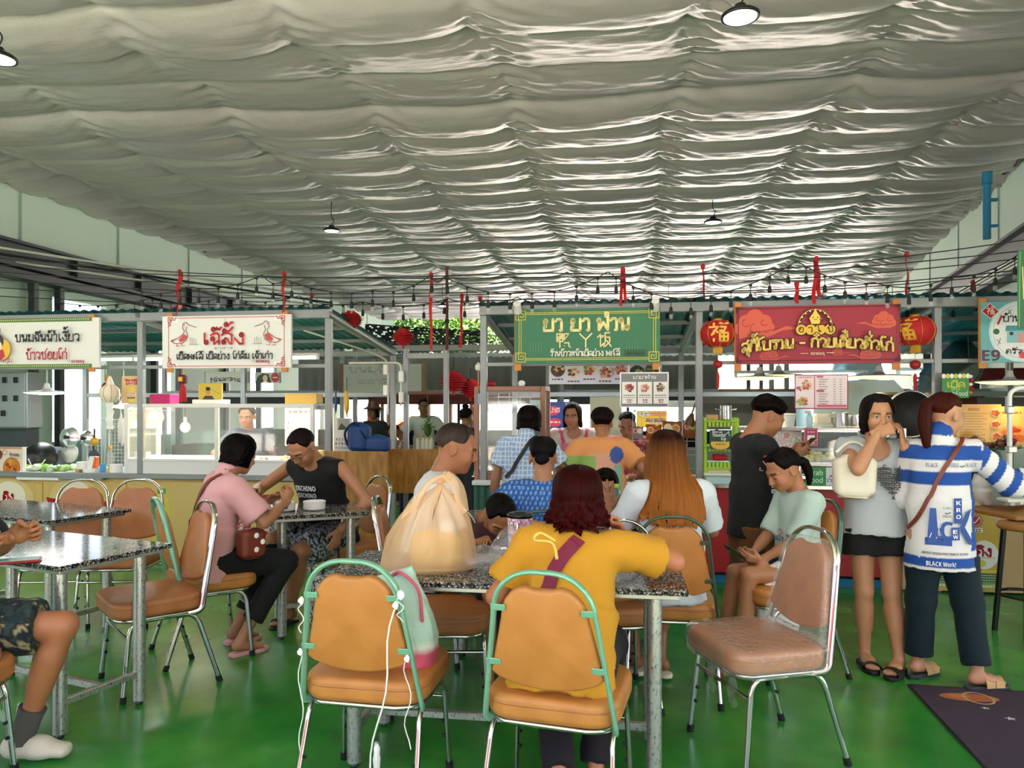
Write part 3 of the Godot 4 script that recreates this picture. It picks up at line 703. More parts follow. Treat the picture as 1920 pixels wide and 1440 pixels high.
func stalls() -> void:
	stall_frame("grey steel frame with teal roof over the noodle counter at far left", -110, 258, false)
	stall_frame("grey steel frame with teal roof over the white glass display case", 258, 612, true)
	stall_frame("grey steel frame with teal roof behind the green sign", 905, 1312, false, 2.25, 2.04)
	stall_frame("grey steel frame with teal roof behind the red sign", 1312, 1762, false, 2.25, 2.04)
	stall_frame("grey steel frame with teal roof behind the teal sign at right", 1762, 2140, true, 2.25, 2.04)
	# signs
	var sg := board("stall_sign", "white stall sign with green dotted borders, black and red handwriting", "sign", -66, 597, 186, 690, 0.06, 0.03, "white_paint", func(k: Ink):
		k.rect(-66, 597, 186, 604, "4f7a35"); k.rect(-66, 683, 186, 690, "4f7a35")
		for i in 56: k.disc(-64 + i * 4.5, 600.5, 1.2, "d8dc8a"); k.disc(-64 + i * 4.5, 686.5, 1.2, "d8dc8a")
		k.disc(2, 655, 21, "e8b92e"); k.disc(-8, 640, 17, "1d1a1a", 15); k.disc(-8, 648, 13, "f6e3d6"); k.poly([-16, 660, 8, 655, 12, 668, 2, 676, -16, 674], "c02530"); k.disc(-3, 652, 4, "ffffff", 3); k.line([-12, 645, -6, 643], 1.5, "1d1a1a"); k.line([2, 642, 6, 640], 1.5, "1d1a1a")
		k.thai("ิ่น", -6, 624, 8, "3a3538", 1.4); k.thai("บ้านคุณ", -10, 679, 6, "c0566a", 0.8)
		k.thai("ขนมจีนน้ำเงี้ยว", 34, 641, 13, "2b2a33", 2.6, 133)
		k.thai("ข้าวซอยไก่", 57, 674, 13, "c22a45", 2.4, 85)
		k.ring(145, 678, 2.4, 0.6, "a04a60"); k.thai("ตลาดมะลุ", 150, 681, 4.2, "b03a55", 1.0, 26))
	posts_for(sg, -60, 183, 592, 698, 643.5, rr(-66, 597, 186, 690, 0.06)[3], 60)
	sg = board("stall_sign", "white stall sign with red fret corners and two red ducks", "sign", 304, 591, 546, 690, 0.06, 0.03, "white_paint", func(k: Ink):
		k.box(309, 595, 541, 686, 1.2, "c1272d")
		for c in [[308, 594, 1, 1], [542, 594, -1, 1], [308, 687, 1, -1], [542, 687, -1, -1]]: k.rect(c[0], c[1], c[0] + 20 * c[2], c[1] + 8 * c[3], "f4f2f0"); k.fret(c[0], c[1], 0.95, c[2], c[3], "c1272d", 1.7)
		for s in [1, -1]:
			var x0 := 425.0
			var f := func(a): return range(a.size()).map(func(i): return x0 + s * (a[i] - x0) if i % 2 == 0 else a[i])
			k.line(f.call([366, 613, 350, 608, 345, 603, 339, 606, 338, 614, 342, 620, 338, 628, 326, 634, 314, 638, 322, 643, 336, 643, 346, 637, 349, 628, 345, 619, 347, 611]), 1.2, "8a2a2a")
			k.poly(f.call([330, 636, 342, 626, 347, 629, 343, 637, 333, 641]), "c9463f"); k.line(f.call([316, 639, 330, 632, 341, 625]), 1.1, "c9463f"); k.line(f.call([328, 643, 326, 648, 332, 648]), 1.1, "c9463f"); k.line(f.call([336, 643, 337, 648, 343, 647]), 1.1, "c9463f")
			k.disc(x0 + s * (341.5 - x0), 608, 1.0, "333333")
			for j in 4: k.line(f.call([354 + j * 4, 646, 354 + j * 4, 632 + 2 * (j % 2)]), 0.7, "8c7f78")
			k.line(f.call([352, 645, 370, 645]), 0.8, "8c7f78")
		k.thai("เจ๊ลั้ง", 384, 645, 20, "c1272d", 4.0, 80, "f0c8c4", 0.8)
		k.line([425, 597, 425, 612], 0.6, "8c7f78"); k.thai("อาหาร", 404, 655, 3.5, "8c7f78", 0.6, 36)
		k.thai("เป็ดพะโล้ เป็ดย่าง ไก่ต้ม เจ้าเก่า", 328, 673, 9.5, "33323c", 2.0, 192)
		k.ring(482, 677, 2.2, 0.6, "a04a60"); k.thai("ตลาดมะลุ", 487, 680, 4, "b03a55", 1.0, 26))
	posts_for(sg, 309, 540, 585, 698, 640.5, rr(304, 591, 546, 690, 0.06)[3], 425)
	sg = board("stall_sign", "green stall sign with gold fret border and gold lettering", "sign", 966, 578, 1237, 681, 0.06, 0.04, "green_paint", func(k: Ink):
		k.rect(966, 578, 1237, 681, "2d7350")
		k.box(974, 585, 1229, 674, 1.2, "d9c03a"); k.box(978, 588, 1225, 671, 1.0, "d9c03a")
		for c in [[968, 581, 1, 1], [1235, 581, -1, 1], [968, 678, 1, -1], [1235, 678, -1, -1]]:
			k.rect(c[0], c[1], c[0] + 18 * c[2], c[1] + 17 * c[3], "2d7350")
			k.box(c[0], c[1], c[0] + 18 * c[2], c[1] + 17 * c[3], 1.4, "d9c03a"); k.line([c[0] + 5 * c[2], c[1] + 17 * c[3], c[0] + 5 * c[2], c[1] + 5 * c[3], c[0] + 14 * c[2], c[1] + 5 * c[3], c[0] + 14 * c[2], c[1] + 12 * c[3], c[0] + 9 * c[2], c[1] + 12 * c[3], c[0] + 9 * c[2], c[1] + 9 * c[3]], 1.4, "d9c03a")
		k.thai("ยา ยา ฟ่าน", 1022, 619, 21, "f3e49a", 5.2, 160)
		k.thai("鸭", 1046, 651, 17, "f0e3a0", 2.4); k.thai("丫", 1086, 651, 17, "f0e3a0", 2.6); k.thai("饭", 1122, 650, 17, "f0e3a0", 2.4)
		for j in 5: k.line([996 + j * 5, 658, 996 + j * 5, 642 - 4 * (j % 2)], 0.6, "6f9a70"); k.line([1176 + j * 5, 658, 1176 + j * 5, 642 - 4 * (j % 2)], 0.6, "6f9a70")
		k.thai("ร้านข้าวหน้าเป็ดย่าง พะโล้", 1034, 667, 8.5, "f2efdf", 1.8, 130)
		k.rect(1171, 656, 1212, 669, "245c40"); k.thai("ตลาดมะลุ", 1176, 666, 4.5, "183c2c", 1.1, 32))
	posts_for(sg, 971, 1230, 572, 694, 629.5, rr(966, 578, 1237, 681, 0.06)[3], 1101.5)
	for s in [972, 1228]:
		put(sg, "spot_lamp", MB.new().bar(V((s - 1101.5) * 0.0043, 0.2, 0.02), V((s - 1101.5) * 0.0043, 0.26, 0.09), 0.032, 14), "white_paint")
	sg = board("stall_sign", "crimson stall sign with orange clouds and arched gold lettering", "sign", 1386, 573, 1680, 681, 0.06, 0.03, "red_paint", func(k: Ink):
		k.rect(1386, 573, 1680, 681, "a3233a")
		k.cloud(1424, 606, 1.05, "d4573f", "8f2034"); k.poly([1392, 610, 1412, 612, 1410, 630, 1392, 634], "d4573f")
		k.cloud(1650, 602, 0.62, "d4573f", "8f2034", -1.0); k.cloud(1448, 664, 0.5, "c24a3f", "8f2034"); k.cloud(1626, 662, 0.55, "c24a3f", "8f2034", -1.0); k.cloud(1570, 660, 0.3, "c24a3f", "8f2034"); k.cloud(1544, 634, 0.4, "b8403c", "a3233a")
		k.line([1388, 577.5, 1678, 576], 1.2, "3c0c18"); k.line([1388, 676, 1678, 675], 1.2, "3c0c18"); k.line([1390.5, 575, 1390.5, 679], 1.2, "3c0c18"); k.line([1677, 574, 1677, 678], 1.2, "3c0c18")
		for c in [[1387, 575, 1, 1], [1679, 574, -1, 1], [1387, 679, 1, -1], [1679, 678, -1, -1]]: k.fret(c[0], c[1], 0.55, c[2], c[3], "3c0c18", 1.3)
		k.ring(1529, 613, 32, 5.5, "3a1410", 34, PI, TAU); k.ring(1529, 613, 31, 1.2, "e9c04a", 33, PI, TAU)
		for j in 9: k.disc(1529 + 28.6 * cos(PI + PI * (j + 1) / 10.0), 613 + 30.5 * sin(PI + PI * (j + 1) / 10.0), 1.5, "e9d9a0")
		for j in 4: k.disc(1504 + j * 17, 619, 11.5, "3a1410")
		for j in 4: k.disc(1504 + j * 17, 618.5, 9.5, "eab93c")
		for j in 4: k.thai(["อ", "า", "ไ", "ช้"][j], 1500 + j * 17, 623, 9, "3a1410", 1.7)
		k.disc(1529, 598, 11, "3a1410"); k.disc(1529, 597, 9, "f0cc55"); k.poly([1524, 590, 1534, 590, 1529, 579], "f0cc55"); k.poly([1518, 596, 1540, 596, 1536, 608, 1522, 608], "f0cc55"); k.disc(1525, 596, 1.2, "3a1410"); k.disc(1533, 596, 1.2, "3a1410"); k.line([1526, 600, 1532, 600], 1.0, "3a1410"); k.ring(1541, 599, 4.5, 1.4, "3a1410")
		k.thai("สุกี้โบราณ - ก๋วยเตี๋ยวคั่วไก่", 1397, 651, 16, "f0cc62", 3.9, 270, "3a1410", 1.5, 9.0)
		k.line([1503, 663, 1516, 663], 1.2, "e8c7b0"); k.line([1549, 662, 1562, 662], 1.2, "e8c7b0"); k.thai("ตลาดมะลุ", 1521, 665.5, 4, "e8c7b0", 0.9, 24))
	posts_for(sg, 1391, 1675, 564, 694, 627, rr(1386, 573, 1680, 681, 0.06)[3], 1533)
	sg = board("stall_sign", "teal stall sign reading E9 with a round white picture", "sign", 1846, 565, 2010, 679, 0.08, 0.03, "teal_sign", func(k: Ink):
		k.rect(1846, 565, 2010, 679, "6bb3b7")
		k.disc(1918, 621, 58, "cfe6ea"); k.disc(1918, 621, 54, "f1f0f1"); k.ring(1918, 621, 51, 1.0, "9fc2cc")
		k.poly([1862, 567, 1879, 583, 1863, 597, 1847, 582], "f3e6de"); k.poly([1862, 568.5, 1877, 583, 1863, 595.5, 1848.5, 582], "b8202c"); k.thai("福", 1856, 588, 9, "f7ead8", 1.3)
		k.thai("บ้านมีสวน", 1886, 602, 10, "2a2a30", 2.0, 70); k.line([1876, 606, 1882, 592], 4.0, "b23a3a"); k.disc(1873, 621, 5.5, "2f6b45"); k.line([1893, 588, 1899, 580], 1.3, "4f7a4a"); k.line([1899, 588, 1893, 580], 1.3, "4f7a4a"); k.line([1874, 636, 1880, 644], 1.2, "777777"); k.line([1880, 634, 1876, 646], 1.2, "777777")
		k.poly([1890, 610, 1960, 610, 1966, 620, 1888, 620], "4f9aa5"); k.rect(1891, 620, 1962, 642, "8fc9d0"); k.rect(1910, 624, 1924, 642, "e3a39a"); k.rect(1896, 622, 1902, 628, "333a44")
		k.line([1900, 655, 1945, 650], 5.5, "fbfbfb"); k.thai("ครัวเพื่อน", 1890, 663, 8, "33343a", 1.6, 60); k.disc(1918, 666, 6, "e0505a")
		k.latin("E9", 1848, 676, 20, "6a1030", 31))
	posts_for(sg, 1851, 2004, 557, 690, 622, rr(1846, 565, 2010, 679, 0.08)[3], 1928)
	board("hanging_banner", "dark green hanging banner cut off by the right edge of view", "banner", 1911, 468, 1990, 616, 0.5, 0.02, "green_paint", func(k: Ink): k.rect(1911, 468, 1990, 616, "2c6b46"); k.line([1916, 470, 1914, 612], 1.6, "6fb35e"); k.line([1920, 500, 1922, 560], 2.0, "d9c88a"))
	# counters
	var cl := lx(-110); var cr := lx(609)
	var o := rthing("stall_counter", "long counter faced with yellow oil bottle posters on the left", "counter", V((cl + cr) / 2, 0, 0))
	var w := cr - cl
	put(o, "carcass", slab(V(w, 0.74, 0.62), 0, V(0, 0.41, -0.34)), "yellow_panel")
	put(o, "worktop", slab(V(w + 0.02, 0.045, 0.7), 0.006, V(0, 0.8, -0.33)), "grey_steel")
	put(o, "plinth", slab(V(w, 0.05, 0.6), 0, V(0, 0.03, -0.36)), "white_paint")
	var seams := [-110.0, 78.0, 235.0, 480.0, 609.0]
	for i in 4:
		var r := rr(seams[i] + 0.6, 904, seams[i + 1] - 0.6, 1052, 0.0)
		var pn := put(o, "panel", slab(V(r[1], r[2], 0.012), 0.002), "yellow_panel", V(r[0].x - (cl + cr) / 2, r[0].y, -0.02))
		var k := Ink.new((seams[i] + seams[i + 1]) / 2, 978, r[3])
		oil_poster(k, seams[i] + 2, seams[i + 1] - 2, 906, 1050, i)
		put(pn, "print", k.m, "ink_gloss", V(0, 0, 0.0065))
	# plywood side board beside the aisle
	o = rthing("plywood_board", "tall plain plywood board standing beside the aisle", "board", rr(609, 846, 728, 1062, 0.03)[0])
	var r2 := rr(609, 846, 728, 1062, 0.03)
	put(o, "sheet", slab(V(r2[1], r2[2], 0.02), 0.002), "plywood"); put(o, "edge_strip", slab(V(0.01, r2[2], 0.03), 0.002, V(-r2[1] / 2, 0, 0)), "grey_steel")
	o = rthing("plywood_board", "narrower plywood board set back behind the tall one", "board", rr(728, 842, 845, 925, -0.5)[0])
	r2 = rr(728, 842, 860, 925, -0.5)
	put(o, "sheet", slab(V(r2[1], r2[2], 0.02), 0.002), "plywood")
	# green counter
	cl = lx(888); cr = lx(1316); w = cr - cl
	o = rthing("stall_counter", "counter faced with dark green corrugated sheet below the green sign", "counter", V((cl + cr) / 2, 0, 0))
	var cs := corrugated(w, 0.68, 0.06, 0.014)
	put(o, "front_sheet", cs, "green_paint", V(0, 0.42, -0.01), V(PI / 2, 0, 0))
	put(o, "carcass", slab(V(w, 0.72, 0.6), 0, V(0, 0.4, -0.36)), "green_paint")
	put(o, "worktop", slab(V(w + 0.02, 0.04, 0.72), 0.006, V(0, 0.79, -0.33)), "white_paint")
	# red counter
	cl = lx(1318); cr = lx(1690); w = cr - cl
	o = rthing("stall_counter", "deep red fronted counter with steel top below the crimson sign", "counter", V((cl + cr) / 2, 0, 0))
	put(o, "carcass", slab(V(w, 0.66, 0.6), 0, V(0, 0.44, -0.33)), "red_paint")
	put(o, "front_panel", slab(V(w, 0.68, 0.012), 0.002, V(0, 0.44, -0.02)), "red_paint")
	put(o, "worktop", slab(V(w + 0.02, 0.035, 0.72), 0.005, V(0, 0.795, -0.33)), "steel_bright")
	put(o, "plinth", slab(V(w, 0.06, 0.5), 0, V(0, 0.03, -0.36)), "blue_pipe")
	# oil poster counter at right
	cl = lx(1690); cr = lx(2140); w = cr - cl
	o = rthing("stall_counter", "counter with big yellow cooking oil bottle posters at the right edge", "counter", V((cl + cr) / 2, 0, 0))
	put(o, "carcass", slab(V(w, 0.66, 0.6), 0, V(0, 0.44, -0.33)), "yellow_panel")
	put(o, "worktop", slab(V(w + 0.02, 0.035, 0.72), 0.005, V(0, 0.795, -0.33)), "steel_bright")
	put(o, "plinth", slab(V(w, 0.07, 0.5), 0, V(0, 0.035, -0.34)), "blue_pipe")
	var sx := [1690.0, 1930.0, 2140.0]
	for i in 2:
		var r := rr(sx[i] + 0.6, 918, sx[i + 1] - 0.6, 1110, 0.0)
		var pn := put(o, "panel", slab(V(r[1], r[2], 0.012), 0.002), "yellow_panel", V(r[0].x - (cl + cr) / 2, r[0].y, -0.02))
		var k := Ink.new((sx[i] + sx[i + 1]) / 2, 1014, r[3])
		k.rect(sx[i] + 1, 919, sx[i + 1] - 1, 1109, "c9a876")
		for b in 4: big_bottle(k, 1695 + b * 75.0 if i == 0 else 1960 + b * 70.0, 1020, b, sx[i], sx[i + 1])
		put(pn, "print", k.m, "ink_gloss", V(0, 0, 0.0065))
	# lamps under the roofs
	tube_lamp("upper tube lamp under the roof left of the duck sign", lx(370, -1.1), 1.92, -1.1, 2.3)
	tube_lamp("lower tube lamp right behind the duck sign", lx(420, -0.5), 1.88, -0.5, 1.9)
	tube_lamp("tube lamp under the roof behind the crimson sign", lx(1500, -1.2), 1.72, -1.2, 1.2)
	tube_lamp("tube lamp between the crimson sign and the silver duct", lx(1735, -1.3), 1.74, -1.3, 0.5)
	tube_lamp("tube lamp inside the stall at far left", lx(60, -1.2), 1.95, -1.2, 1.2)
	tube_lamp("tube lamp behind the green sign", lx(1090, -1.0), 1.9, -1.0, 1.2)
	var disc_at := [[88, 736, -0.4, 0.2, "lamp_white", "flat white disc lamp below the noodle sign"], [1424, 708, -0.5, 0.2, "lamp_warm", "left of two warm disc lamps under the crimson sign"], [1460, 704, -0.9, 0.2, "lamp_warm", "second warm disc lamp behind the first under the crimson sign"], [1648, 706, -0.5, 0.24, "lamp_warm", "warm disc lamp right of the pink menu board"], [1893, 716, -0.3, 0.24, "lamp_warm", "warm disc lamp at the right edge below the teal sign"], [232, 762, -0.8, 0.12, "lamp_white", "small white lamp beside the yellow card"]]
	for d in disc_at:
		var c := rp(d[0], d[1], d[2])
		o = rthing("disc_lamp", d[5], "lamp", c, "disc lamps over the counters")
		var r: float = d[3]
		put(o, "shade", MB.new().lathe([[0.02, 0.09], [0.03, 0.05], [0.05, 0.02], [r, 0.008], [r, 0.0], [0.0, 0.0]], 26), "white_paint")
		put(o, "lamp_disc", MB.new().lathe([[0.0, -0.002], [r * 0.97, -0.002], [r * 0.8, -0.012], [r * 0.3, -0.022], [0.0, -0.024]], 26), d[4])
		put(o, "cord", MB.new().bar(V(0, 0.08, 0), V(0, 1.78 - c.y + 0.1, 0), 0.006, 5), "conduit")
		lamp_light(o, "disc_glow", V(0, -0.05, 0), Color(1, 0.93, 0.75) if d[4] == "lamp_warm" else Color(0.98, 1, 1), 0.6, r * 0.8)

func oil_poster(k: Ink, x0: float, x1: float, y0: float, y1: float, i: int) -> void:
	k.rect(x0, y0, x1, y1, "cdb06a")
	var c := (x0 + x1) / 2
	if i == 1 or i == 0:
		var s := 137.0 if i == 1 else 20.0
		k.disc(s, 935, 52, "d8c083", 38); k.disc(s, 930, 34, "ece3cc", 28)
		k.poly([maxf(x0, s - 110), 942, s - 60, 934, s - 30, 938, s - 20, 972, s - 40, 1006, maxf(x0, s - 110), 996], "a8202a"); k.poly([s + 34, 934, s + 60, 940, minf(x1, s + 90), 936, minf(x1, s + 80), 1000, s + 20, 1006, s - 24, 972], "a8202a")
		k.thai("คิง", s - 12, 938, 12, "c01a28", 3.2, 22, "f3e9d8", 0.8)
		k.thai("กลาง", s - 14, 979, 11, "f5ecdc", 2.6, 30); k.thai("ดีต่อใจ", s - 18, 997, 9, "f5ecdc", 2.0, 36)
		if i == 1: k.disc(97, 1000, 3, "c01a28")
	if i == 2:
		k.disc(278, 942, 9.5, "b0202c"); k.ring(278, 942, 7.5, 1.0, "f0e0d0"); k.line([274, 942, 277, 945, 282, 938], 1.6, "f4ece0")
		k.poly([290, 926, 306, 926, 312, 940, 316, 970, 316, 1040, 280, 1040, 280, 970, 284, 940], "d6c63e"); k.rect(290, 917, 307, 927, "5f9440"); k.disc(298, 985, 17, "efe8d8", 22); k.thai("คิง", 290, 988, 9, "c01a28", 2.2, 16)
		for j in 7: k.poly([248 + j * 7, 930 + (j * 37) % 50, 256 + j * 7, 934 + (j * 37) % 50, 250 + j * 7, 940 + (j * 37) % 50], "e6d7a6")
		k.poly([430, 978, 478, 976, 478, 1004, 432, 1004], "b81f2a"); k.thai("ให้ทั้ง", 442, 998, 9, "f5ecdc", 2.0, 30)
	if i == 3:
		k.poly([482, 930, 520, 926, 524, 950, 482, 952], "a8202a"); k.thai("คิง", 500, 945, 10, "f0e4d0", 2.6, 20); k.poly([482, 978, 560, 974, 552, 1004, 482, 1006], "b81f2a"); k.thai("เต็มใจ", 486, 998, 9, "f5ecdc", 2.0, 40)
func big_bottle(k: Ink, x: float, y: float, b: int, lo: float, hi: float) -> void:
	if x < lo + 28 or x > hi - 28: return
	k.poly([x - 12, 962, x + 12, 962, x + 20, 985, x + 26, 1010, x + 26, 1106, x - 26, 1106, x - 26, 1010, x - 20, 985], ["d0b428", "d8bd30", "c9a930", "d0b428"][b % 4])
	k.rect(x - 10, 953, x + 10, 963, "e9ece8"); k.disc(x, 1040, 25, "eef0ec", 27)
	if b % 2 == 0:
		k.thai("คิง", x - 14, 1042, 14, "b8182a", 4.0, 27); k.line([x - 18, 1046, x + 18, 1045], 1.2, "c8a83a")
	else:
		k.latin("Rice", x - 18, 1040, 13, "3a3a34", 36, "Droid Serif"); k.latin("Bran", x - 18, 1052, 8, "4a4a40", 24)
	k.disc(x - 6, 1056, 9, "d8c850", 7); k.rect(x - 26, 1068, x + 26, 1074, "e2c93c"); k.rect(x - 26, 1074, x + 26, 1094, "3f6b35")
	for j in 4: k.fine(x - 20, 1079 + j * 4.5, x + 22, 1.6, "c8d6b4", b * 5 + j)
	k.rect(x - 26, 1094, x + 26, 1102, "9fc060"); k.fine(x - 16, 1100, x + 16, 2.4, "eef2e2", b)
	if b == 2:
		k.disc(1830, 976, 12, "a81c2c"); k.ring(1830, 976, 10, 1.2, "e9cfc6"); k.line([1824, 976, 1828, 981, 1836, 970], 1.8, "f2e8e0"); k.rect(1818, 990, 1842, 998, "efe9e2"); k.fine(1820, 993.5, 1840, 2, "6a4a4a", 3); k.fine(1820, 997, 1838, 2, "6a4a4a", 4)

# ---- what stands behind the stalls, and what hangs over them
func leaves(parent: Node3D, r: Vector3, count: int, size: float, m: String, sd: int) -> void:
	var mm := MultiMesh.new(); mm.transform_format = MultiMesh.TRANSFORM_3D
	var lf := MB.new()
	lf.smooth(PackedVector3Array([V(0, 0, 0), V(0.35, 0.5, 0.1), V(0, 1.2, 0), V(-0.35, 0.5, 0.1), V(0, 0.55, -0.08)]), PackedInt32Array([0, 1, 4, 1, 2, 4, 2, 3, 4, 3, 0, 4]), 1)
	mm.mesh = lf.mesh(); mm.instance_count = count
	var q := RandomNumberGenerator.new(); q.seed = sd
	for i in count:
		var d := V(q.randfn(), q.randfn(), q.randfn()).normalized() * pow(q.randf(), 0.4)
		d *= 1.0 + 0.35 * NZ.get_noise_3d(d.x * 2.0 + sd, d.y * 2.0, d.z * 2.0)
		mm.set_instance_transform(i, Transform3D(Basis.from_euler(V(q.randf() * 6, q.randf() * 6, q.randf() * 6)).scaled(Vector3.ONE * size * q.randf_range(0.6, 1.3)), d * r))
	var o := MultiMeshInstance3D.new(); o.name = "foliage"; o.multimesh = mm; o.material_override = MT[m]; o.set_meta("kind", "stuff")
	parent.add_child(o, true)
func tree(label: String, px: float, py: float, lz: float, r: Vector3, m: String, sd: int) -> void:
	var c := rp(px, py, lz)
	var o := rthing("leafy_tree", label, "tree", V(c.x, 0, c.z), "trees beyond the hall")
	put(o, "trunk", MB.new().tube(PackedVector3Array([V(0, 0, 0), V(0.05, c.y * 0.5, 0), V(0, c.y, 0)]), [0.16, 0.12, 0.07], 8), "wood_dark")
	for k in 5: put(o, "branch", MB.new().bar(V(0, c.y * 0.6, 0), V(cos(k * 1.3) * r.x * 0.6, c.y + 0.2 * sin(k), sin(k * 1.3) * r.z * 0.6), 0.04), "wood_dark")
	var h := Node3D.new(); h.name = "crown"; o.add_child(h); h.position.y = c.y
	leaves(h, r, 2600, 0.15, m, sd)
func lantern(label: String, c: Vector3, r: float, turn: float, tail := true) -> void:
	var o := rthing("paper_lantern", label, "lantern", c, "big red palace lanterns"); o.rotation.y += turn
	var prof := []
	for k in 11:
		var t := lerpf(-0.9, 0.9, k / 10.0)
		prof.append([r * sqrt(1 - t * t * 0.86) * 0.98, r * 0.8 * t])
	var m := MB.new(); var q := PackedVector3Array()
	for pr in prof:
		for k in 48:
			var rib := 1.0 - 0.025 * pow(absf(sin(PI * 8 * k / 48.0)), 0.5)
			q.append(V(cos(TAU * k / 48) * pr[0] * (2.0 - rib - 0.0) * 0.99, pr[1], sin(TAU * k / 48) * pr[0] * (2.0 - rib) * 0.99))
	m.grid(q, 48, true, true)
	put(o, "shade", m, "red_cloth")
	for k in 8:
		var p := PackedVector3Array()
		for pr in prof: p.append(V(cos(TAU * (k + 0.5) / 8 + 0.2) * pr[0] * 1.03, pr[1], sin(TAU * (k + 0.5) / 8 + 0.2) * pr[0] * 1.03))
		put(o, "gold_rib", MB.new().tube(p, 0.0025, 5), "gold")
	put(o, "cap", MB.new().lathe([[0.0, r * 0.88], [r * 0.25, r * 0.88], [r * 0.27, r * 0.8], [r * 0.3, r * 0.7], [0.0, r * 0.7]], 20), "gold")
	put(o, "cap", MB.new().lathe([[0.0, -r * 0.68], [r * 0.3, -r * 0.7], [r * 0.26, -r * 0.8], [0.0, -r * 0.82]], 20), "gold")
	var fr := MB.new()
	for k in 30: fr.bar(V(cos(k * 0.21) * r * 0.24, -r * 0.78, sin(k * 0.21) * r * 0.24), V(cos(k * 0.21) * r * 0.26, -r * 1.12, sin(k * 0.21) * r * 0.26), r * 0.025, 4)
	put(o, "fringe", fr, "gold")
	var k := Ink.new(0, 0, r * 0.1); k.thai("福", -4.6, 4.6, 6.6, "e8b53a", 1.15)
	for i in k.m.v.size():
		var e := k.m.v[i]; k.m.v[i] = V(e.x, e.y, sqrt(maxf(0.0001, pow(r * sqrt(maxf(0.05, 1 - pow(e.y / (r * 0.8), 2) * 0.86)) * 1.025, 2) - e.x * e.x)) + 0.002)
	put(o, "emblem", k.m, "ink")
	put(o, "hanger", MB.new().bar(V(0, r * 0.85, 0), V(0, r * 1.25, 0), 0.004, 5), "wire")
	if tail:
		put(o, "bead", MB.new().ball(V(0, -r * 1.75, 0), V(r * 0.27, r * 0.24, r * 0.27)), "red_paint")
		put(o, "bead_cord", MB.new().bar(V(0, -r * 1.0, 0), V(0, -r * 2.3, 0), 0.003, 5), "gold")
		put(o, "tassel", MB.new().tube(PackedVector3Array([V(0, -r * 2.2, 0), V(0, -r * 2.4, 0), V(0, -r * 3.1, 0)]), [0.006, 0.014, 0.012], 8), "red_cloth")
func pompom(label: String, c: Vector3, r: float) -> void:
	var o := rthing("pompom_lantern", label, "lantern", c, "frilly red lanterns")
	var m := MB.new()
	for k in 9:
		var t := lerpf(-0.9, 0.9, k / 8.0); var q := PackedVector3Array()
		for i in 40:
			var a := TAU * i / 40; var e := 1.0 + 0.09 * sin(i * PI * 0.8 + k)
			q.append(V(cos(a) * r * sqrt(1 - t * t) * e, r * 0.75 * t - r * 0.07, sin(a) * r * sqrt(1 - t * t) * e))
		for i in 40:
			var a := TAU * i / 40
			q.append(V(cos(a) * r * sqrt(1 - t * t) * 0.72, r * 0.75 * t + r * 0.1, sin(a) * r * sqrt(1 - t * t) * 0.72))
		m.grid(q, 40, true, true)
	put(o, "frills", m, "red_cloth")
	put(o, "tassel", MB.new().bar(V(0, -r * 0.7, 0), V(0, -r * 1.05, 0), r * 0.1, 8), "red_cloth")
	put(o, "cord", MB.new().bar(V(0, r * 0.7, 0), V(0, r * 1.7, 0), 0.003, 5), "wire")
func ribbon(label: String, px: float, y0: float, y1: float, lz: float, w: float, lean := 0.0) -> void:
	var a := rp(px, y0, lz); var b := rp(px + lean, y1, lz)
	var o := rthing("red_ribbon", label, "ribbon", a, "red cloth streamers over the stalls")
	for s in ([-1, 1] if w > 8 else [0]):
		var p := PackedVector3Array(); var len := (a.y - b.y) * (1.0 if s <= 0 else 0.86)
		for i in 16:
			for j in 2:
				var t := i / 15.0
				p.append(V((b.x - a.x) * t + s * w * 0.0011 * (0.4 + t) + (j - 0.5) * w * 0.0034 * (1.0 if s == 0 else 0.6), -len * t, 0.02 * sin(t * 9.0 + px) + (j - 0.5) * 0.02 * sin(t * 5.0 + px)))
		var m := MB.new(); m.grid(p, 2, false, false, 1)
		var q := PackedVector3Array()
		for e in p: q.append(e - V(0, 0, 0.0015))
		m.grid(q, 2, false, false, -1)
		put(o, "strip", m, "red_cloth")
	put(o, "knot", MB.new().ball(V(0, 0.0, 0), V(0.02, 0.025, 0.02), 8, 6), "red_cloth")
func string_lights(label: String, pts: Array, lz: float, n: int) -> void:
	var q := PackedVector3Array()
	var way := []
	for e in pts: way.append(rp(e[0], e[1], lz))
	for i in way.size() - 1:
		for k in 8:
			var t := k / 8.0
			q.append(way[i].lerp(way[i + 1], t) - V(0, 0.055 * 4 * t * (1 - t), 0))
	q.append(way[-1])
	var o := rthing("string_lights", label, "string lights", q[0], "drooping strings of small bulbs")
	var l := PackedVector3Array()
	for e in q: l.append(e - q[0])
	put(o, "cord", MB.new().tube(l, 0.0045, 5), "wire")
	var total := 0.0
	for i in l.size() - 1: total += l[i].distance_to(l[i + 1])
	var made := 0; var run := 0.0
	for i in l.size() - 1:
		var d := l[i].distance_to(l[i + 1])
		while made < n and (made + 0.5) * total / n <= run + d:
			var p := l[i].lerp(l[i + 1], ((made + 0.5) * total / n - run) / d)
			var sk := put(o, "socket", MB.new().lathe([[0.0, 0.0], [0.011, 0.0], [0.014, -0.015], [0.003, -0.02], [0.003, -0.07], [0.013, -0.08], [0.016, -0.12], [0.012, -0.13], [0.0, -0.13]], 8), "wire", p)
			put(sk, "bulb", MB.new().ball(V(0, -0.148, 0), V(0.016, 0.024, 0.016), 8, 6), "glass")
			made += 1
		run += d

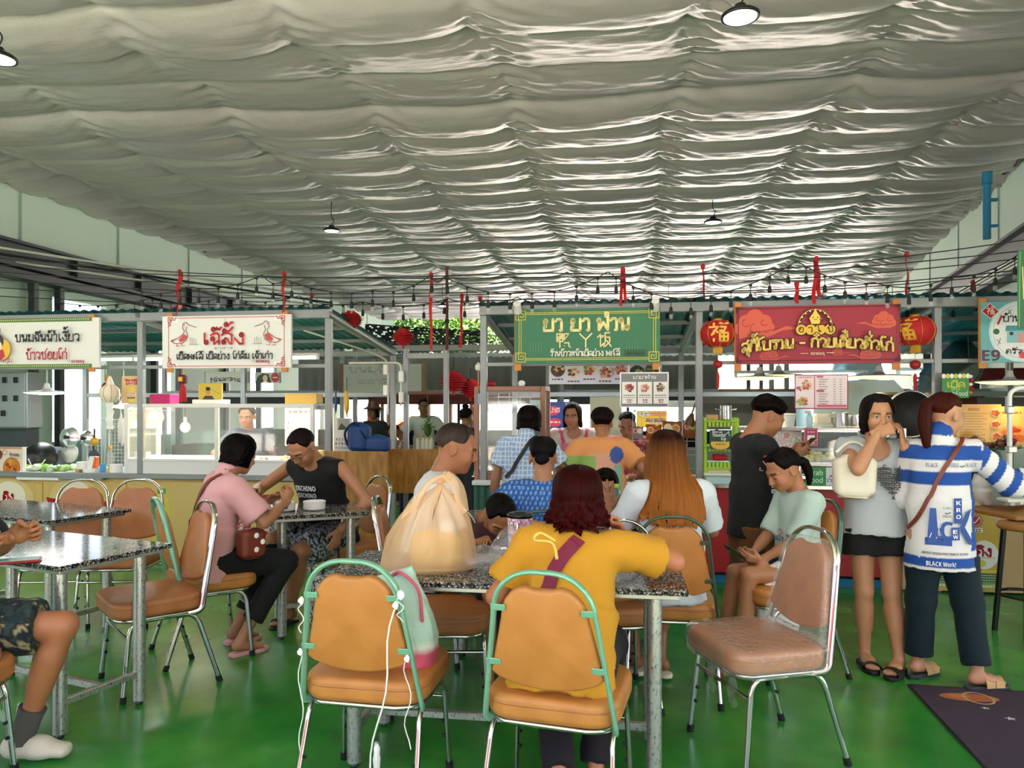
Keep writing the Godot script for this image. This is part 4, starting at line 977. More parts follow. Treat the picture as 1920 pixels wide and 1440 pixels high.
func backdrop() -> void:
	# far fence, net, trees, the street behind
	var a := rp(560, 700, -7.2); var b := rp(1345, 700, -7.2)
	var f := corrugated(b.x - a.x, 0.75, 0.2, 0.02)
	var o := rthing("sheet_fence", "pale corrugated sheet fence far behind the aisle", "fence", V((a.x + b.x) / 2, 0, -7.2))
	put(o, "sheets", f, "grey_board", V(0, 1.93, 0), V(PI / 2, 0, 0))
	for k in 6: put(o, "post", slab(V(0.05, 2.3, 0.05), 0.004, V(lerpf(a.x, b.x, k / 5.0) - (a.x + b.x) / 2, 1.15, -0.07)), "dark_steel")
	put(o, "rail", slab(V(b.x - a.x, 0.07, 0.05), 0.003, V(0, 1.56, -0.05)), "dark_steel"); put(o, "rail", slab(V(b.x - a.x, 0.05, 0.05), 0.003, V(0, 2.32, -0.05)), "wire")
	var r := rr(690, 606, 905, 662, -15.2)
	o = rthing("shade_net", "dark speckled shade net stretched above the far fence", "net", r[0])
	var m := MB.new(); var p := PackedVector3Array()
	for j in 24:
		for i in 60:
			p.append(V((i / 59.0 - 0.5) * r[1] * 1.05, (0.5 - j / 23.0) * r[2] * (1.0 - 0.35 * (i / 59.0)) - 0.1 * (i / 59.0), 0.06 * NZ.get_noise_2d(i * 0.3, j * 0.4)))
	for j in 23:
		for i in 59:
			if NZ.get_noise_2d(i * 1.7, j * 2.9) > -0.22: m.quad(p[j * 60 + i], p[j * 60 + i + 1], p[j * 60 + 60 + i + 1], p[j * 60 + 60 + i])
	put(o, "netting", m, "dark_steel"); put(o, "cord", MB.new().bar(V(-r[1] / 2, r[2] / 2, 0), V(r[1] / 2, r[2] * 0.15, 0), 0.012, 5), "wire")
	for t in [[730, 612, -20.5, V(2.2, 1.0, 1.4), "foliage_dark", "dark tree behind the speckled net"], [800, 604, -22.0, V(2.4, 1.2, 1.4), "foliage", "bright tree right behind the net's middle"], [885, 606, -21.0, V(2.2, 1.3, 1.4), "foliage", "bright tree beside the green sign's canopy"], [840, 650, -19.6, V(3.4, 0.8, 1.0), "foliage_dark", "low dark tree above the far fence"]]:
		tree(t[5], t[0], t[1], t[2], t[3], t[4], int(t[0]))
	struct("wall_back", slab(V(60, 6.0, 0.2), 0, V(0, 3.0, -32)), "white_paint", "pale building wall far behind the hall", ROW)
	# a second row of stalls across the back
	var zb := -4.6
	for k in 4:
		var x0 := -6.2 + k * 3.1
		o = rthing("back_stall", ["back stall at far left behind the noodle counter", "back stall behind the glass display case and aisle", "back stall behind the green sign", "back stall behind the crimson sign"][k], "stall", V(x0 + 1.5, 0, zb), "stalls of the second row")
		for s in [-1.45, 1.45]:
			put(o, "post", slab(V(0.06, 2.3, 0.06), 0.004, V(s, 1.15, 0)), "grey_steel"); put(o, "post", slab(V(0.06, 2.1, 0.06), 0.004, V(s, 1.05, -1.9)), "grey_steel")
		put(o, "beam", slab(V(2.96, 0.09, 0.06), 0.004, V(0, 2.27, 0)), "grey_steel"); put(o, "beam", slab(V(2.96, 0.06, 0.05), 0.004, V(0, 1.62, 0)), "grey_steel")
		put(o, "roof_sheet", corrugated(3.0, 2.0), "teal_roof", V(0, 2.22, -0.95), V(0.1, 0, 0))
		put(o, "counter", slab(V(2.8, 0.8, 0.6), 0.01, V(0, 0.4, -0.4)), ["brick_red", "wood_light", "grey_board", "wood_dark"][k])
		put(o, "back_shelf", slab(V(2.5, 1.0, 0.3), 0.01, V(0, 0.5, -1.7)), "dark_cloth")
		put(o, "valance", slab(V(2.7, 0.16, 0.03), 0.004, V(0, 1.52, -0.3)), ["dark_steel", "dark_red", "dark_steel", "brick_red"][k])
	bd(642, 683, 795, 736, -3.4, "back_banner", "blank grey banner with faint lettering on wooden battens, beyond the aisle", "banner", "grey_board", func(k: Ink):
		k.rect(642, 683, 795, 736, "a9b0ae"); k.thai("ขนมจีนบ", 652, 698, 10, "8f9694", 1.8, 110); k.thai("ตลาดผัก", 672, 720, 8, "8f9694", 1.5, 75); k.rect(633, 681, 641, 737, "6b4a2c"); k.rect(793, 681, 800, 737, "7b5430"))
	bd(383, 697, 466, 718, -2.5, "arch_sign", "white sign with arched black words below the duck sign", "sign", "grey_board", func(k: Ink): k.rect(383, 697, 466, 718, "c9cdca"); k.thai("ร้านผักและกระทงสด", 392, 714, 6, "3a3f3c", 1.2, 68, "", 0.0, 4.0))
	bd(478, 698, 525, 718, -2.45, "round_emblem_sign", "small sign with dark green round emblem and red disc", "sign", "grey_board", func(k: Ink): k.rect(478, 698, 525, 718, "b9bfbb"); k.poly([478, 718, 482, 706, 492, 700, 504, 702, 510, 718], "2f4a2c"); k.disc(497, 709, 5, "d8b9a0", 6); k.poly([490, 718, 497, 713, 505, 718], "e8e4dc"); k.disc(517, 708, 8, "b8323a", 9); k.rect(512, 707, 522, 709, "e7c8c4"))
	bd(1106, 744, 1166, 845, -3.2, "grey_partition", "plain pale grey partition behind the vendor in pink apron", "partition", "cream")
	bd(1030, 753, 1072, 810, -2.0, "blue_poster", "blue poster with red speech bubbles left of the vendor in pink apron", "poster", "navy", func(k: Ink): k.rect(1030, 753, 1072, 810, "24408a"); k.rect(1060, 756, 1072, 766, "e3c84a"); k.disc(1036, 770, 14, "d43a50", 9); k.disc(1040, 792, 13, "d43a50", 8); k.thai("โปรดี", 1026, 773, 6, "f3d0d0", 1.2, 24); k.fine(1032, 793, 1050, 3, "f3d0d0"))
	bd(1194, 770, 1250, 802, -1.9, "yellow_poster", "yellow poster with white words above the snack bags", "poster", "food_yellow", func(k: Ink): k.rect(1194, 770, 1250, 802, "e8b62c"); k.thai("ผ้าปูสดสวย", 1195, 779, 6, "f6ecd4", 1.6, 52, "7a6a50", 0.6); k.rect(1220, 772, 1247, 780, "e88a5a"); k.thai("ตลาดสด", 1212, 791, 6, "7a5a9a", 1.4, 34))
	bd(1320, 735, 1500, 806, -2.6, "dark_partition", "dark board wall with a brown rail behind the crimson sign's stall", "partition", "wood_dark", func(k: Ink): k.rect(1320, 735, 1500, 806, "5b534c"); k.rect(1350, 729, 1500, 735, "8a5a30"); k.rect(1424, 740, 1426, 806, "3f3833"))
	bd(1210, 751, 1312, 764, -2.55, "light_box", "slim white strip seen between the snack bags and the pole", "strip", "foam")
	bd(1836, 745, 1925, 800, -2.6, "grey_shutter", "grey board behind the orange menus at right", "partition", "grey_board", func(k: Ink): k.rect(1836, 745, 1925, 800, "6f6a66"); k.rect(1836, 735, 1925, 742, "8a7a70"))
	bd(1815, 690, 1925, 718, -2.4, "red_cloth_canopy", "dark red cloth hanging in the stall under the teal sign", "cloth", "dark_red", func(k: Ink): k.poly([1815, 718, 1836, 694, 1860, 700, 1880, 692, 1925, 700, 1925, 718], "6a1518"))
	# electric cabinet with meters
	o = rthing("electric_cabinet", "grey electric cabinet with meter windows at the left edge", "cabinet", rr(-60, 697, 50, 803, -1.9)[0])
	r = rr(-60, 697, 50, 803, -1.9)
	put(o, "cabinet_body", slab(V(r[1], r[2], 0.25), 0.01, V(0, 0, -0.13)), "grey_steel")
	for s in [-1, 1]: put(o, "door", slab(V(r[1] * 0.48, r[2] * 0.95, 0.015), 0.004, V(s * r[1] * 0.25, 0, 0.008)), "grey_steel")
	for k in 5: put(o, "meter_window", slab(V(0.07, 0.07, 0.012), 0.01, V([0.12, 0.27, 0.12, 0.27, 0.1][k], [0.24, 0.24, 0.02, 0.02, -0.16][k], 0.02)), "black_gloss")
	put(o, "stand", slab(V(r[1] * 0.9, 1.3, 0.2), 0, V(0, -r[2] / 2 - 0.65, -0.14)), "dark_steel")
	# pole, cables, conduits over the roofs
	a = rp(838, 500, -0.6); b = rp(838, 668, -0.6)
	o = rthing("red_pole", "thin red pole rising from the back frame into the ceiling over the aisle", "pole", V(a.x, b.y, -0.6)); put(o, "pole", MB.new().bar(Vector3.ZERO, V(0, b.y * 0 + rp(838, 500, -0.6).y - b.y, 0), 0.014, 8), "dark_red"); put(o, "clamp", MB.new().bar(V(0, 0.3, 0), V(0, 0.34, 0), 0.022, 8), "wire")
	for c in [[478, 520, 440, 0.5, "topmost"], [492, 512, 462, 0.35, "second highest"], [506, 528, 476, 0.2, "third highest"], [520, 545, 498, 0.05, "middle"], [536, 548, 505, -0.15, "lower"], [552, 560, 520, -0.3, "lowest"]]:
		a = rp(-60, c[0], c[3]); b = rp(1020, c[1], c[3]); var d := rp(1990, c[2], c[3])
		o = rthing("overhead_cable", "%s of the long black cables strung across above the signs" % c[4], "cable", a)
		var q := PackedVector3Array()
		for k in 25:
			var t := k / 24.0
			q.append((a.lerp(b, t * 2) if t < 0.5 else b.lerp(d, t * 2 - 1)) - a - V(0, 0.08 * absf(sin(t * TAU)), 0))
		put(o, "cable", MB.new().tube(q, 0.0045, 5), "wire")
	for k in 3:
		a = rp(-60, 455 + 12 * k, -1.5 - 0.2 * k); b = rp(620, 560 + 8 * k, -6.0)
		o = rthing("conduit_run", ["upper", "middle", "lower"][k] + " grey conduit sloping under the left girder", "conduit", a); put(o, "conduit", MB.new().bar(Vector3.ZERO, b - a, 0.016, 6), "conduit" if k != 1 else "wire")
	string_lights("string of black bulbs dipping across the upper left and middle", [[250, 540], [350, 538], [492, 515], [535, 524], [700, 545], [808, 516], [832, 518], [980, 548], [1140, 510]], 0.15, 24)
	string_lights("string of black bulbs continuing up over the crimson sign to the right", [[1140, 510], [1290, 560], [1495, 490], [1640, 530], [1780, 520], [1920, 470]], 0.15, 21)
	string_lights("lower string of bulbs behind the left sign and the aisle", [[100, 565], [280, 560], [420, 556], [560, 555], [680, 566], [840, 560], [970, 558]], -0.5, 24)
	string_lights("lower string of bulbs behind the green and crimson signs", [[970, 558], [1110, 566], [1250, 570], [1500, 560], [1700, 566], [1850, 545]], -0.5, 22)
	for e in [[337, 510, 590, 0.1, 10, -3, "leftmost broad red ribbon above the duck sign"], [532, 513, 586, 0.1, 7, 0, "red ribbon over the right end of the duck sign"], [585, 554, 588, -0.6, 4, -3, "short red ribbon left of the frilly lanterns"], [808, 515, 655, -0.3, 8, 0, "long red ribbon hanging in the aisle left of the red pole"], [866, 555, 652, -0.5, 7, -2, "long red ribbon hanging in the aisle right of the red pole"], [900, 560, 580, -0.5, 3, 0, "short red ribbon at the green sign canopy's corner"], [1168, 506, 574, 0.1, 12, 0, "broad red ribbon above the green sign"], [1318, 500, 566, -0.4, 4, 3, "thin red ribbon above the left palace lantern"], [1494, 533, 570, 0.1, 8, 0, "shorter red ribbon above the crimson sign"], [1531, 486, 570, 0.1, 13, 0, "broadest red ribbon above the crimson sign"], [1700, 478, 556, -0.2, 4, 1, "thin red ribbon right of the crimson sign"], [1824, 530, 566, -0.8, 10, 3, "red ribbon before the right girder"]]:
		ribbon(e[6], e[0], e[1], e[2], e[3], e[4], e[5])
	lantern("big red paper lantern with gold character, left of the crimson sign", rp(1346, 626, -0.02), 0.14, -0.1)
	lantern("big red paper lantern turned sideways, right of the crimson sign", rp(1716, 621, -0.02), 0.148, -1.0)
	for e in [[658, 599, -0.6, 0.105, "frilly red lantern above the display stall's sloping beam"], [756, 632, -0.5, 0.1, "frilly red lantern alone over the aisle"], [850, 715, -1.0, 0.13, "frilly red lantern behind the aisle frame, left of a pair"], [882, 728, -1.2, 0.12, "frilly red lantern beside the copper glass cabinet"], [338, 586, -0.4, 0.09, "frilly red lantern peeping over the duck sign"]]:
		pompom(e[4], rp(e[0], e[1], e[2]), e[3])
	# the square frame beside the aisle and wiring on the display stall
	o = rthing("pipe_frame", "square grey pipe frame standing in the aisle", "rack", rp(799, 757, -0.55) * V(1, 0, 1))
	var fr := rr(762, 673, 837, 1000, -0.55)
	for s in [-0.5, 0.5]: put(o, "upright", slab(V(0.045, 2.0, 0.045), 0.003, V(s * fr[1], 0.95 - 0.02 * s, 0)), "grey_steel")
	put(o, "top_bar", slab(V(fr[1], 0.05, 0.045), 0.003, V(0, 1.89, 0)), "grey_steel"); put(o, "cross_bar", slab(V(fr[1], 0.03, 0.03), 0.003, V(0, 1.55, 0)), "wood_dark")
	o = rthing("switch_conduit", "white conduit with switch boxes bending down the display stall's back post", "conduit", rp(728, 668, -1.5))
	put(o, "conduit", MB.new().tube(bent([V(-0.55, 0.2, 0.9), V(-0.1, 0.02, 0.1), V(0, -0.05, 0), V(0, -0.62, 0)], 0.1), 0.011, 6), "conduit")
	for k in 2: put(o, "switch_box", slab(V(0.05, 0.11, 0.04), 0.006, V(-0.02, -0.14 - 0.22 * k, 0.02)), "white_paint")
	o = rthing("switch_conduit", "white conduit with two switch boxes on the aisle frame", "conduit", rp(752, 700, -0.5))
	put(o, "conduit", MB.new().tube(bent([V(-0.5, 0.1, 0), V(0, 0.1, 0), V(0, -0.3, 0)], 0.06), 0.009, 6), "conduit")
	for k in 2: put(o, "switch_box", slab(V(0.045, 0.1, 0.04), 0.006, V(0.01, -0.03 - 0.19 * k, 0.02)), "white_paint")

func bd(x0: float, y0: float, x1: float, y1: float, lz: float, nm: String, lb: String, cat: String, mt: String, dr = null, gr := "") -> Node3D:
	var o := board(nm, lb, cat, x0, y0, x1, y1, lz, 0.03, mt, dr if dr != null else func(_k): pass, gr)
	if nm in ["arch_sign", "round_emblem_sign", "back_banner"]:
		for s in [-0.1, 0.1]: put(o, "hanging_wire", MB.new().bar(V(s, 0.05, -0.02), V(s, 0.45, -0.02), 0.004, 5), "wire")
	return o

# ---- tables and chairs
func hoop(w0: float, w1: float, y0: float, y1: float, r: float, steps := 6) -> Array:   # an upright arch in xy, from the left foot over the top to the right foot
	var q := [Vector2(-w0, y0), Vector2(-w1, y1 - r)]
	for k in range(1, steps + 1):
		var a := PI / 2 * k / steps
		q.append(Vector2(-w1 + r * (1 - cos(a)), y1 - r + r * sin(a)))
	var h := q.duplicate(); h.reverse()
	for e in h: q.append(Vector2(-e.x, e.y))
	return q
const LEAN := 0.2
func back_at(p: Vector2, off := 0.0) -> Vector3:         # a point of the leaning back plane
	return V(p.x, p.y, 0.19 + (p.y - 0.44) * LEAN + off)
func make_chair(called: String, label: String, frame: String, legm: String, cover: String, clips := true) -> Node3D:
	var o := thing(called, label, "chair", Vector3.ZERO, 0.0, "padded banquet chairs")
	var sp := rrect(0.46, 0.44, 0.1, 6)
	var seat := put(o, "seat", MB.new().pad(sp, 0.085, 0.024, 0.014, false), cover, V(0, 0.395, -0.015))
	put(seat, "piping", MB.new().tube(PackedVector3Array(Array(rrect(0.458, 0.438, 0.1, 6)).map(func(e): return V(e.x, 0.055, e.y)) + [V(0.229, 0.055, 0.119)]), 0.003, 5), "leather_brown")
	put(o, "seat_frame", MB.new().tube(PackedVector3Array(Array(rrect(0.41, 0.39, 0.08, 5)).map(func(e): return V(e.x, 0.385, e.y - 0.01)) + [V(0.205, 0.385, 0.105)]), 0.011, 6), legm)
	# back: a flat oval tube hoop with the pad held in it by four tabs
	var hp := hoop(0.224, 0.168, 0.385, 0.915, 0.14, 8)
	put(o, "back_frame", MB.new().tube(bent([V(-0.19, 0.37, 0.07)] + hp.map(func(e): return back_at(e)) + [V(0.19, 0.37, 0.07)], 0.03, 3), 0.0155, 10, 0.55, V(1, 0, 0)), frame)
	var bp := PackedVector2Array()
	var prof := hoop(0.19, 0.146, 0.58, 0.893, 0.115, 6)
	for e in prof: bp.append(Vector2(e.x, -(e.y - (0.012 * (1 + cos(e.x * 40.0)) if e.y > 0.88 else 0.0))))
	for k in 9:
		var t := (k + 0.5) / 9.0; var xx := lerpf(0.19, -0.19, t)
		bp.append(Vector2(xx, -(0.58 - 0.055 * pow(sin(PI * t), 0.6))))
	var back := put(o, "backrest", MB.new().pad(bp, 0.035, 0.014, 0.012), cover)
	back.transform = Transform3D(Basis(V(1, 0, 0), V(0, -0.19, 0.98), V(0, -0.98, -0.19)), back_at(Vector2.ZERO, -0.026))
	if clips:
		for s in [-1, 1]:
			for y in [0.79, 0.6]:
				var w: float = 0.168 + (0.915 - 0.14 - y) * 0.14
				var cl := MB.new(); cl.box(V(0.05, 0.022, 0.004), Vector3.ZERO, 0.0018); cl.bar(V(-0.016 * s, 0, 0), V(-0.016 * s, 0, 0.005), 0.004)
				put(o, "clip", cl, frame, back_at(Vector2(s * (w - 0.016), y), 0.012), V(LEAN, 0, 0))
	for s in [-1.0, 1.0]:
		for f in [-1.0, 1.0]:    # four legs, joined under the seat on each side
			var pts := bent([V(0.205 * s, 0.378, 0.0), V(0.205 * s, 0.378, 0.155 * f), V(0.222 * s, 0.012, (0.19 if f < 0 else 0.27) * f)], 0.07, 6)
			var leg := put(o, "leg", MB.new().tube(pts, 0.0125, 8, 0.8, V(1, 0, 0)), legm)
			put(leg, "rubber_foot", MB.new().bar(V(0.222 * s, 0.0, (0.191 if f < 0 else 0.272) * f), V(0.221 * s, 0.03, (0.188 if f < 0 else 0.262) * f), 0.0155, 8), "rubber")
			for y in [0.14, 0.2]:
				var t: float = (0.378 - y) / 0.366
				put(leg, "bumper", MB.new().bar(V(lerpf(0.205, 0.222, t) * s, y, lerpf(0.155, (0.19 if f < 0 else 0.27), t) * f), V(lerpf(0.205, 0.222, t) * s - 0.018 * s, y, lerpf(0.155, (0.19 if f < 0 else 0.27), t) * f + 0.006), 0.007, 8), "rubber")
	put(o, "stretcher", MB.new().bar(V(-0.207, 0.3, -0.165), V(0.207, 0.3, -0.165), 0.008), legm)
	return o
func face(dx: float, dz: float) -> float:   # turn so that -z of a thing points along (dx, dz)
	return atan2(-dx, -dz)
func make_table(label: String, pos: Vector3, turn: float, lx: float, wz: float, gap := 0.12) -> Node3D:
	var o := thing("granite_table", label, "table", pos, turn, "granite topped tables")
	put(o, "tabletop", slab(V(lx, 0.022, wz), 0.004, V(0, 0.759, 0)), "granite")
	put(o, "top_frame", slab(V(lx - 0.06, 0.02, wz - 0.05), 0.002, V(0, 0.738, 0)), "silver")
	for sx in [-1.0, 1.0]:
		for sz in [-1.0, 1.0]:
			var x: float = sx * (lx / 2 - gap); var z: float = sz * (wz / 2 - 0.09)
			var leg := put(o, "leg", MB.new().bar(V(x, 0.02, z), V(x, 0.73, z), 0.0285, 18), "leg_paint")
			put(leg, "leveller", MB.new().lathe([[0.0, 0.0], [0.016, 0.0], [0.016, 0.008], [0.008, 0.01], [0.008, 0.03], [0.0, 0.03]], 12, V(x, 0, z)), "dark_steel")
		put(o, "stretcher", slab(V(0.03, 0.03, wz - 0.2), 0.003, V(sx * (lx / 2 - gap), 0.15, 0)), "leg_paint")
	put(o, "stretcher", slab(V(lx - 2 * gap, 0.03, 0.03), 0.003, V(0, 0.15, 0)), "leg_paint")
	return o

func furniture() -> void:
	# tables
	var e1 := V(0.221, 0, -0.5).normalized(); var l1 := V(-e1.z, 0, e1.x) * -1.0     # end edge of the near left table and its long axis (to the left)
	var c1 := at(110, 1063, 0.68 * F / 306.0); c1.y = 0
	l1 = V(e1.z, 0, -e1.x)
	make_table("granite table nearest on the left, red phone lying on it", c1 + e1 * 0.29 + l1 * 0.6, atan2(-l1.z, l1.x), 1.2, 0.58)
	var c2 := at(90, 977, 0.68 * F / 220.0); c2.y = 0
	make_table("granite table farther back on the left, between counter chairs and the nearest left table", c2 + e1 * 0.28 + l1 * 0.6, atan2(-l1.z, l1.x), 1.2, 0.56)
	make_table("granite table in the middle carrying the big peach plastic bag", V(-0.02, 0, -3.09), PHI, 1.42, 0.56)
	make_table("granite table behind, where the child holds a phone", V(0.27, 0, -4.42), PHI, 1.3, 0.58)
	make_table("granite table between the pink shirt woman and the man in black", V(-1.29, 0, -4.86), 0.36, 0.62, 0.56, 0.1)
	# chairs
	var A := make_chair("banquet_chair", "tan chair with pale green frame holding a pink and mint bag, torn threads hanging", "green_enamel", "chrome", "leather")
	A.position = V(-0.50, 0, -2.82); A.rotation.y = face(0.18, -1)
	var h := dup(A, "tan chair with pale green frame under the woman in the yellow blouse", V(0.175, 0, -2.64), face(0.3, -1))
	var Bc := make_chair("banquet_chair", "tan chair at right wrapped in clear plastic, facing left", "chrome", "chrome", "leather_brown", false)
	Bc.position = V(1.03, 0, -3.14); Bc.rotation.y = face(-0.96, 0.25)
	wrap_chair(Bc)
	var C := make_chair("banquet_chair", "brown chair with chrome frame standing empty at the end of the nearest left table", "chrome", "chrome", "leather_brown", false)
	C.position = V(-1.88, 0, -3.9); C.rotation.y = face(-0.72, 0.62)
	dup(C, "left of the two brown chairs behind the far left table", V(-2.98, 0, -4.98), face(0.12, 1))
	dup(C, "right of the two brown chairs behind the far left table, before the red poster words", V(-2.6, 0, -4.98), face(0.1, 1))
	dup(C, "empty brown chair on the far side of the peach bag table", V(-0.34, 0, -3.62), face(0.03, 1))
	dup(C, "chair under the man in the black sleeveless shirt", V(-1.18, 0, -5.3), face(-0.75, 0.65))
	dup(C, "chair under the grey haired man, chrome corner left of the peach bag", V(-0.5, 0, -4.3), face(1, -0.05))
	dup(C, "chrome hoop chair right of the dark red hair", V(0.45, 0, -3.72), face(-0.1, -1))
	dup(C, "chair under the seated man in camouflage shorts at the left edge", V(-2.16, 0, -2.73), face(1, 0.05))
	dup(A, "green framed chair under the woman in the pink shirt", V(-1.78, 0, -4.38), face(0.82, -0.57))
	var D := make_chair("banquet_chair", "dark green framed chair under the woman with long copper hair", "green_dark_enamel", "chrome", "leather")
	D.position = V(0.8, 0, -3.82); D.rotation.y = face(0.12, -1)
	dup(D, "dark framed chair under the woman in the blue lace top", V(0.2, 0, -4.0), face(0.1, -1))
	dup(D, "chair under the girl looking down at her phone", V(1.47, 0, -4.1), face(-0.97, 0.18))

func wrap_chair(o: Node3D) -> void:
	var m := MB.new()
	m.pad(rrect(0.49, 0.47, 0.11, 8), 0.118, 0.03, 0.01)
	m.rough(NZ, 0.012, V(14, 14, 14))
	put(o, "plastic_wrap", m, "wrap", V(0, 0.375, -0.01))
	m = MB.new()
	var bp := PackedVector2Array()
	for e in hoop(0.205, 0.16, 0.49, 0.905, 0.11, 6): bp.append(Vector2(e.x, -e.y))
	for k in 9: bp.append(Vector2(lerpf(0.205, -0.205, (k + 0.5) / 9.0), -0.49))
	m.pad(bp, 0.07, 0.02, 0.006); m.rough(NZ, 0.006, V(20, 9, 20))
	var b := put(o, "plastic_wrap", m, "wrap")
	b.transform = Transform3D(Basis(V(1, 0, 0), V(0, -0.19, 0.98), V(0, -0.98, -0.19)), back_at(Vector2.ZERO, -0.044))
	# loose tails of the wrap
	for k in 3:
		var t := MB.new(); var p := PackedVector3Array()
		for i in 8:
			for j in 4:
				p.append(V(-0.2 + 0.16 * k + 0.02 * j + 0.008 * sin(i * 2.0 + j), 0.38 - 0.016 * i, (-0.22 if k < 2 else 0.2) + 0.008 * sin(i * 1.3 + k + j * 2.0)))
		t.grid(p, 4, false, false, 1)
		put(o, "wrap_tail", t, "wrap")

# ---- what stands on and hangs over the counters
func lump(r: Vector3, amp: float, sd: float, sides := 14) -> MB:
	var m := MB.new().ball(Vector3.ZERO, r, sides, 9)
	for i in m.v.size(): m.v[i] *= 1.0 + amp * NZ.get_noise_3d(m.v[i].x * 30.0 / maxf(r.x * 10, 1) + sd, m.v[i].y * 30.0 + sd, m.v[i].z * 30.0)
	return m
func tbox(called: String, label: String, cat: String, x0: float, y0: float, x1: float, y1: float, lz: float, dep: float, m: String, bev := 0.004, group := "") -> Node3D:
	var r := rr(x0, y0, x1, y1, lz); var c: Vector3 = r[0]
	var o := tag(put(self, called, slab(V(r[1], r[2], dep), bev), m), label, cat, group)
	o.transform = ROW * Transform3D(Basis(), c - V(0, 0, dep / 2))
	return o
func standing(called: String, label: String, cat: String, px: float, py: float, lz: float, group := "") -> Node3D:   # py: where it stands
	return rthing(called, label, cat, rp(px, py, lz), group)
func pot(called: String, label: String, px: float, py: float, lz: float, r: float, h: float, m := "steel_bright", handle := true, group := "") -> Node3D:
	var o := standing(called, label, "pot", px, py, lz, group)
	put(o, "body", MB.new().lathe([[0.0, 0.0], [r * 0.96, 0.0], [r, 0.01], [r, h], [r * 1.04, h + 0.004], [r * 1.04, h + 0.01], [r * 0.97, h + 0.01], [r * 0.95, 0.02], [0.0, 0.02]], 24), m)
	if handle:
		for s in [-1, 1]: put(o, "handle", MB.new().tube(curve([V(s * r, h * 0.8, -0.03), V(s * (r + 0.035), h * 0.82, 0), V(s * r, h * 0.8, 0.03)]), 0.005, 6), m)
	return o
func bottle(called: String, label: String, px: float, py: float, lz: float, r: float, h: float, m: String, cap: String, group := "") -> Node3D:
	var o := standing(called, label, "bottle", px, py, lz, group)
	put(o, "body", MB.new().lathe([[0.0, 0.0], [r, 0.0], [r, h * 0.55], [r * 0.9, h * 0.66], [r * 0.45, h * 0.8], [r * 0.4, h * 0.88], [0.0, h * 0.88]], 16), m)
	put(o, "cap", MB.new().lathe([[0.0, h * 0.87], [r * 0.5, h * 0.87], [r * 0.5, h], [0.0, h]], 14), cap)
	return o
func pan_disc(called: String, label: String, px: float, py: float, lz: float, r: float, m: String, knob := true, deep := 0.03) -> void:
	var o := rthing(called, label, "pan" if not knob else "lid", rp(px, py, lz), "pans and lids hung on the grid")
	put(o, "dish", MB.new().lathe([[0.0, deep], [r * 0.5, deep * 0.9], [r * 0.85, deep * 0.45], [r, 0.004], [r * 1.03, 0.002], [r * 1.03, -0.003], [r * 0.97, -0.003], [r * 0.5, deep * 0.8], [0.0, deep * 0.85]], 26), m, Vector3.ZERO, V(PI / 2 - 0.1, 0, 0))
	if knob: put(o, "knob", MB.new().lathe([[0.0, deep + 0.025], [0.02, deep + 0.025], [0.014, deep], [0.0, deep]], 12), "black", Vector3.ZERO, V(PI / 2 - 0.1, 0, 0))
	else: put(o, "handle", slab(V(0.02, 0.09, 0.008), 0.003, V(0, r + 0.04, 0)), "black")
func glass_case(label: String, x0: float, y0: float, x1: float, y1: float, lz: float, dep: float, bar: float, m: String, base_h: float, split := -1.0) -> Array:
	var r := rr(x0, y0, x1, y1, lz); var c: Vector3 = r[0]; var w: float = r[1]; var h: float = r[2]
	var o := rthing("display_case", label, "display case", c - V(0, h / 2, 0), "glass display cases")
	for sx in [-1, 1]:
		for z in [-bar / 2, -dep + bar / 2]: put(o, "post", slab(V(bar, h, bar), 0.004, V(sx * (w - bar) / 2, h / 2, z)), m)
		for y in [base_h, h - bar / 2]: put(o, "side_rail", slab(V(bar, bar, dep - 2 * bar), 0.003, V(sx * (w - bar) / 2, y, -dep / 2)), m)
		put(o, "side_pane", slab(V(0.005, h - base_h - bar, dep - 2 * bar), 0, V(sx * (w - bar) / 2, (h + base_h) / 2, -dep / 2)), "glass")
	for z in [-bar / 2, -dep + bar / 2]:
		put(o, "rail", slab(V(w - 2 * bar, bar, bar), 0.003, V(0, h - bar / 2, z)), m)
		put(o, "rail", slab(V(w - 2 * bar, bar * 0.7, bar), 0.003, V(0, base_h, z)), m)
	put(o, "base", slab(V(w - 0.004, base_h, dep - 0.01), 0.004, V(0, base_h / 2, -dep / 2)), m)
	put(o, "roof", slab(V(w - 0.01, 0.012, dep - 0.02), 0.002, V(0, h - 0.008, -dep / 2)), m if split < 0 else "glass")
	if split > 0:
		var sxm := rp(split, y0, lz).x - c.x
		put(o, "mullion", slab(V(bar, h - bar, bar * 0.8), 0.003, V(sxm, h / 2, -bar / 2)), m)
		put(o, "pane", slab(V(sxm + w / 2 - bar * 1.5, h - base_h - bar, 0.005), 0, V((sxm - w / 2 + bar / 2) / 2, (h + base_h) / 2, -bar / 2)), "glass")
		put(o, "pane", slab(V(w / 2 - sxm - bar * 1.5, h - base_h - bar, 0.005), 0, V((sxm + w / 2 - bar / 2) / 2, (h + base_h) / 2, -bar / 2)), "glass")
	else:
		put(o, "pane", slab(V(w - 2 * bar, h - base_h - bar, 0.005), 0, V(0, (h + base_h) / 2, -bar / 2)), "glass")
	return [o, w, h, c]
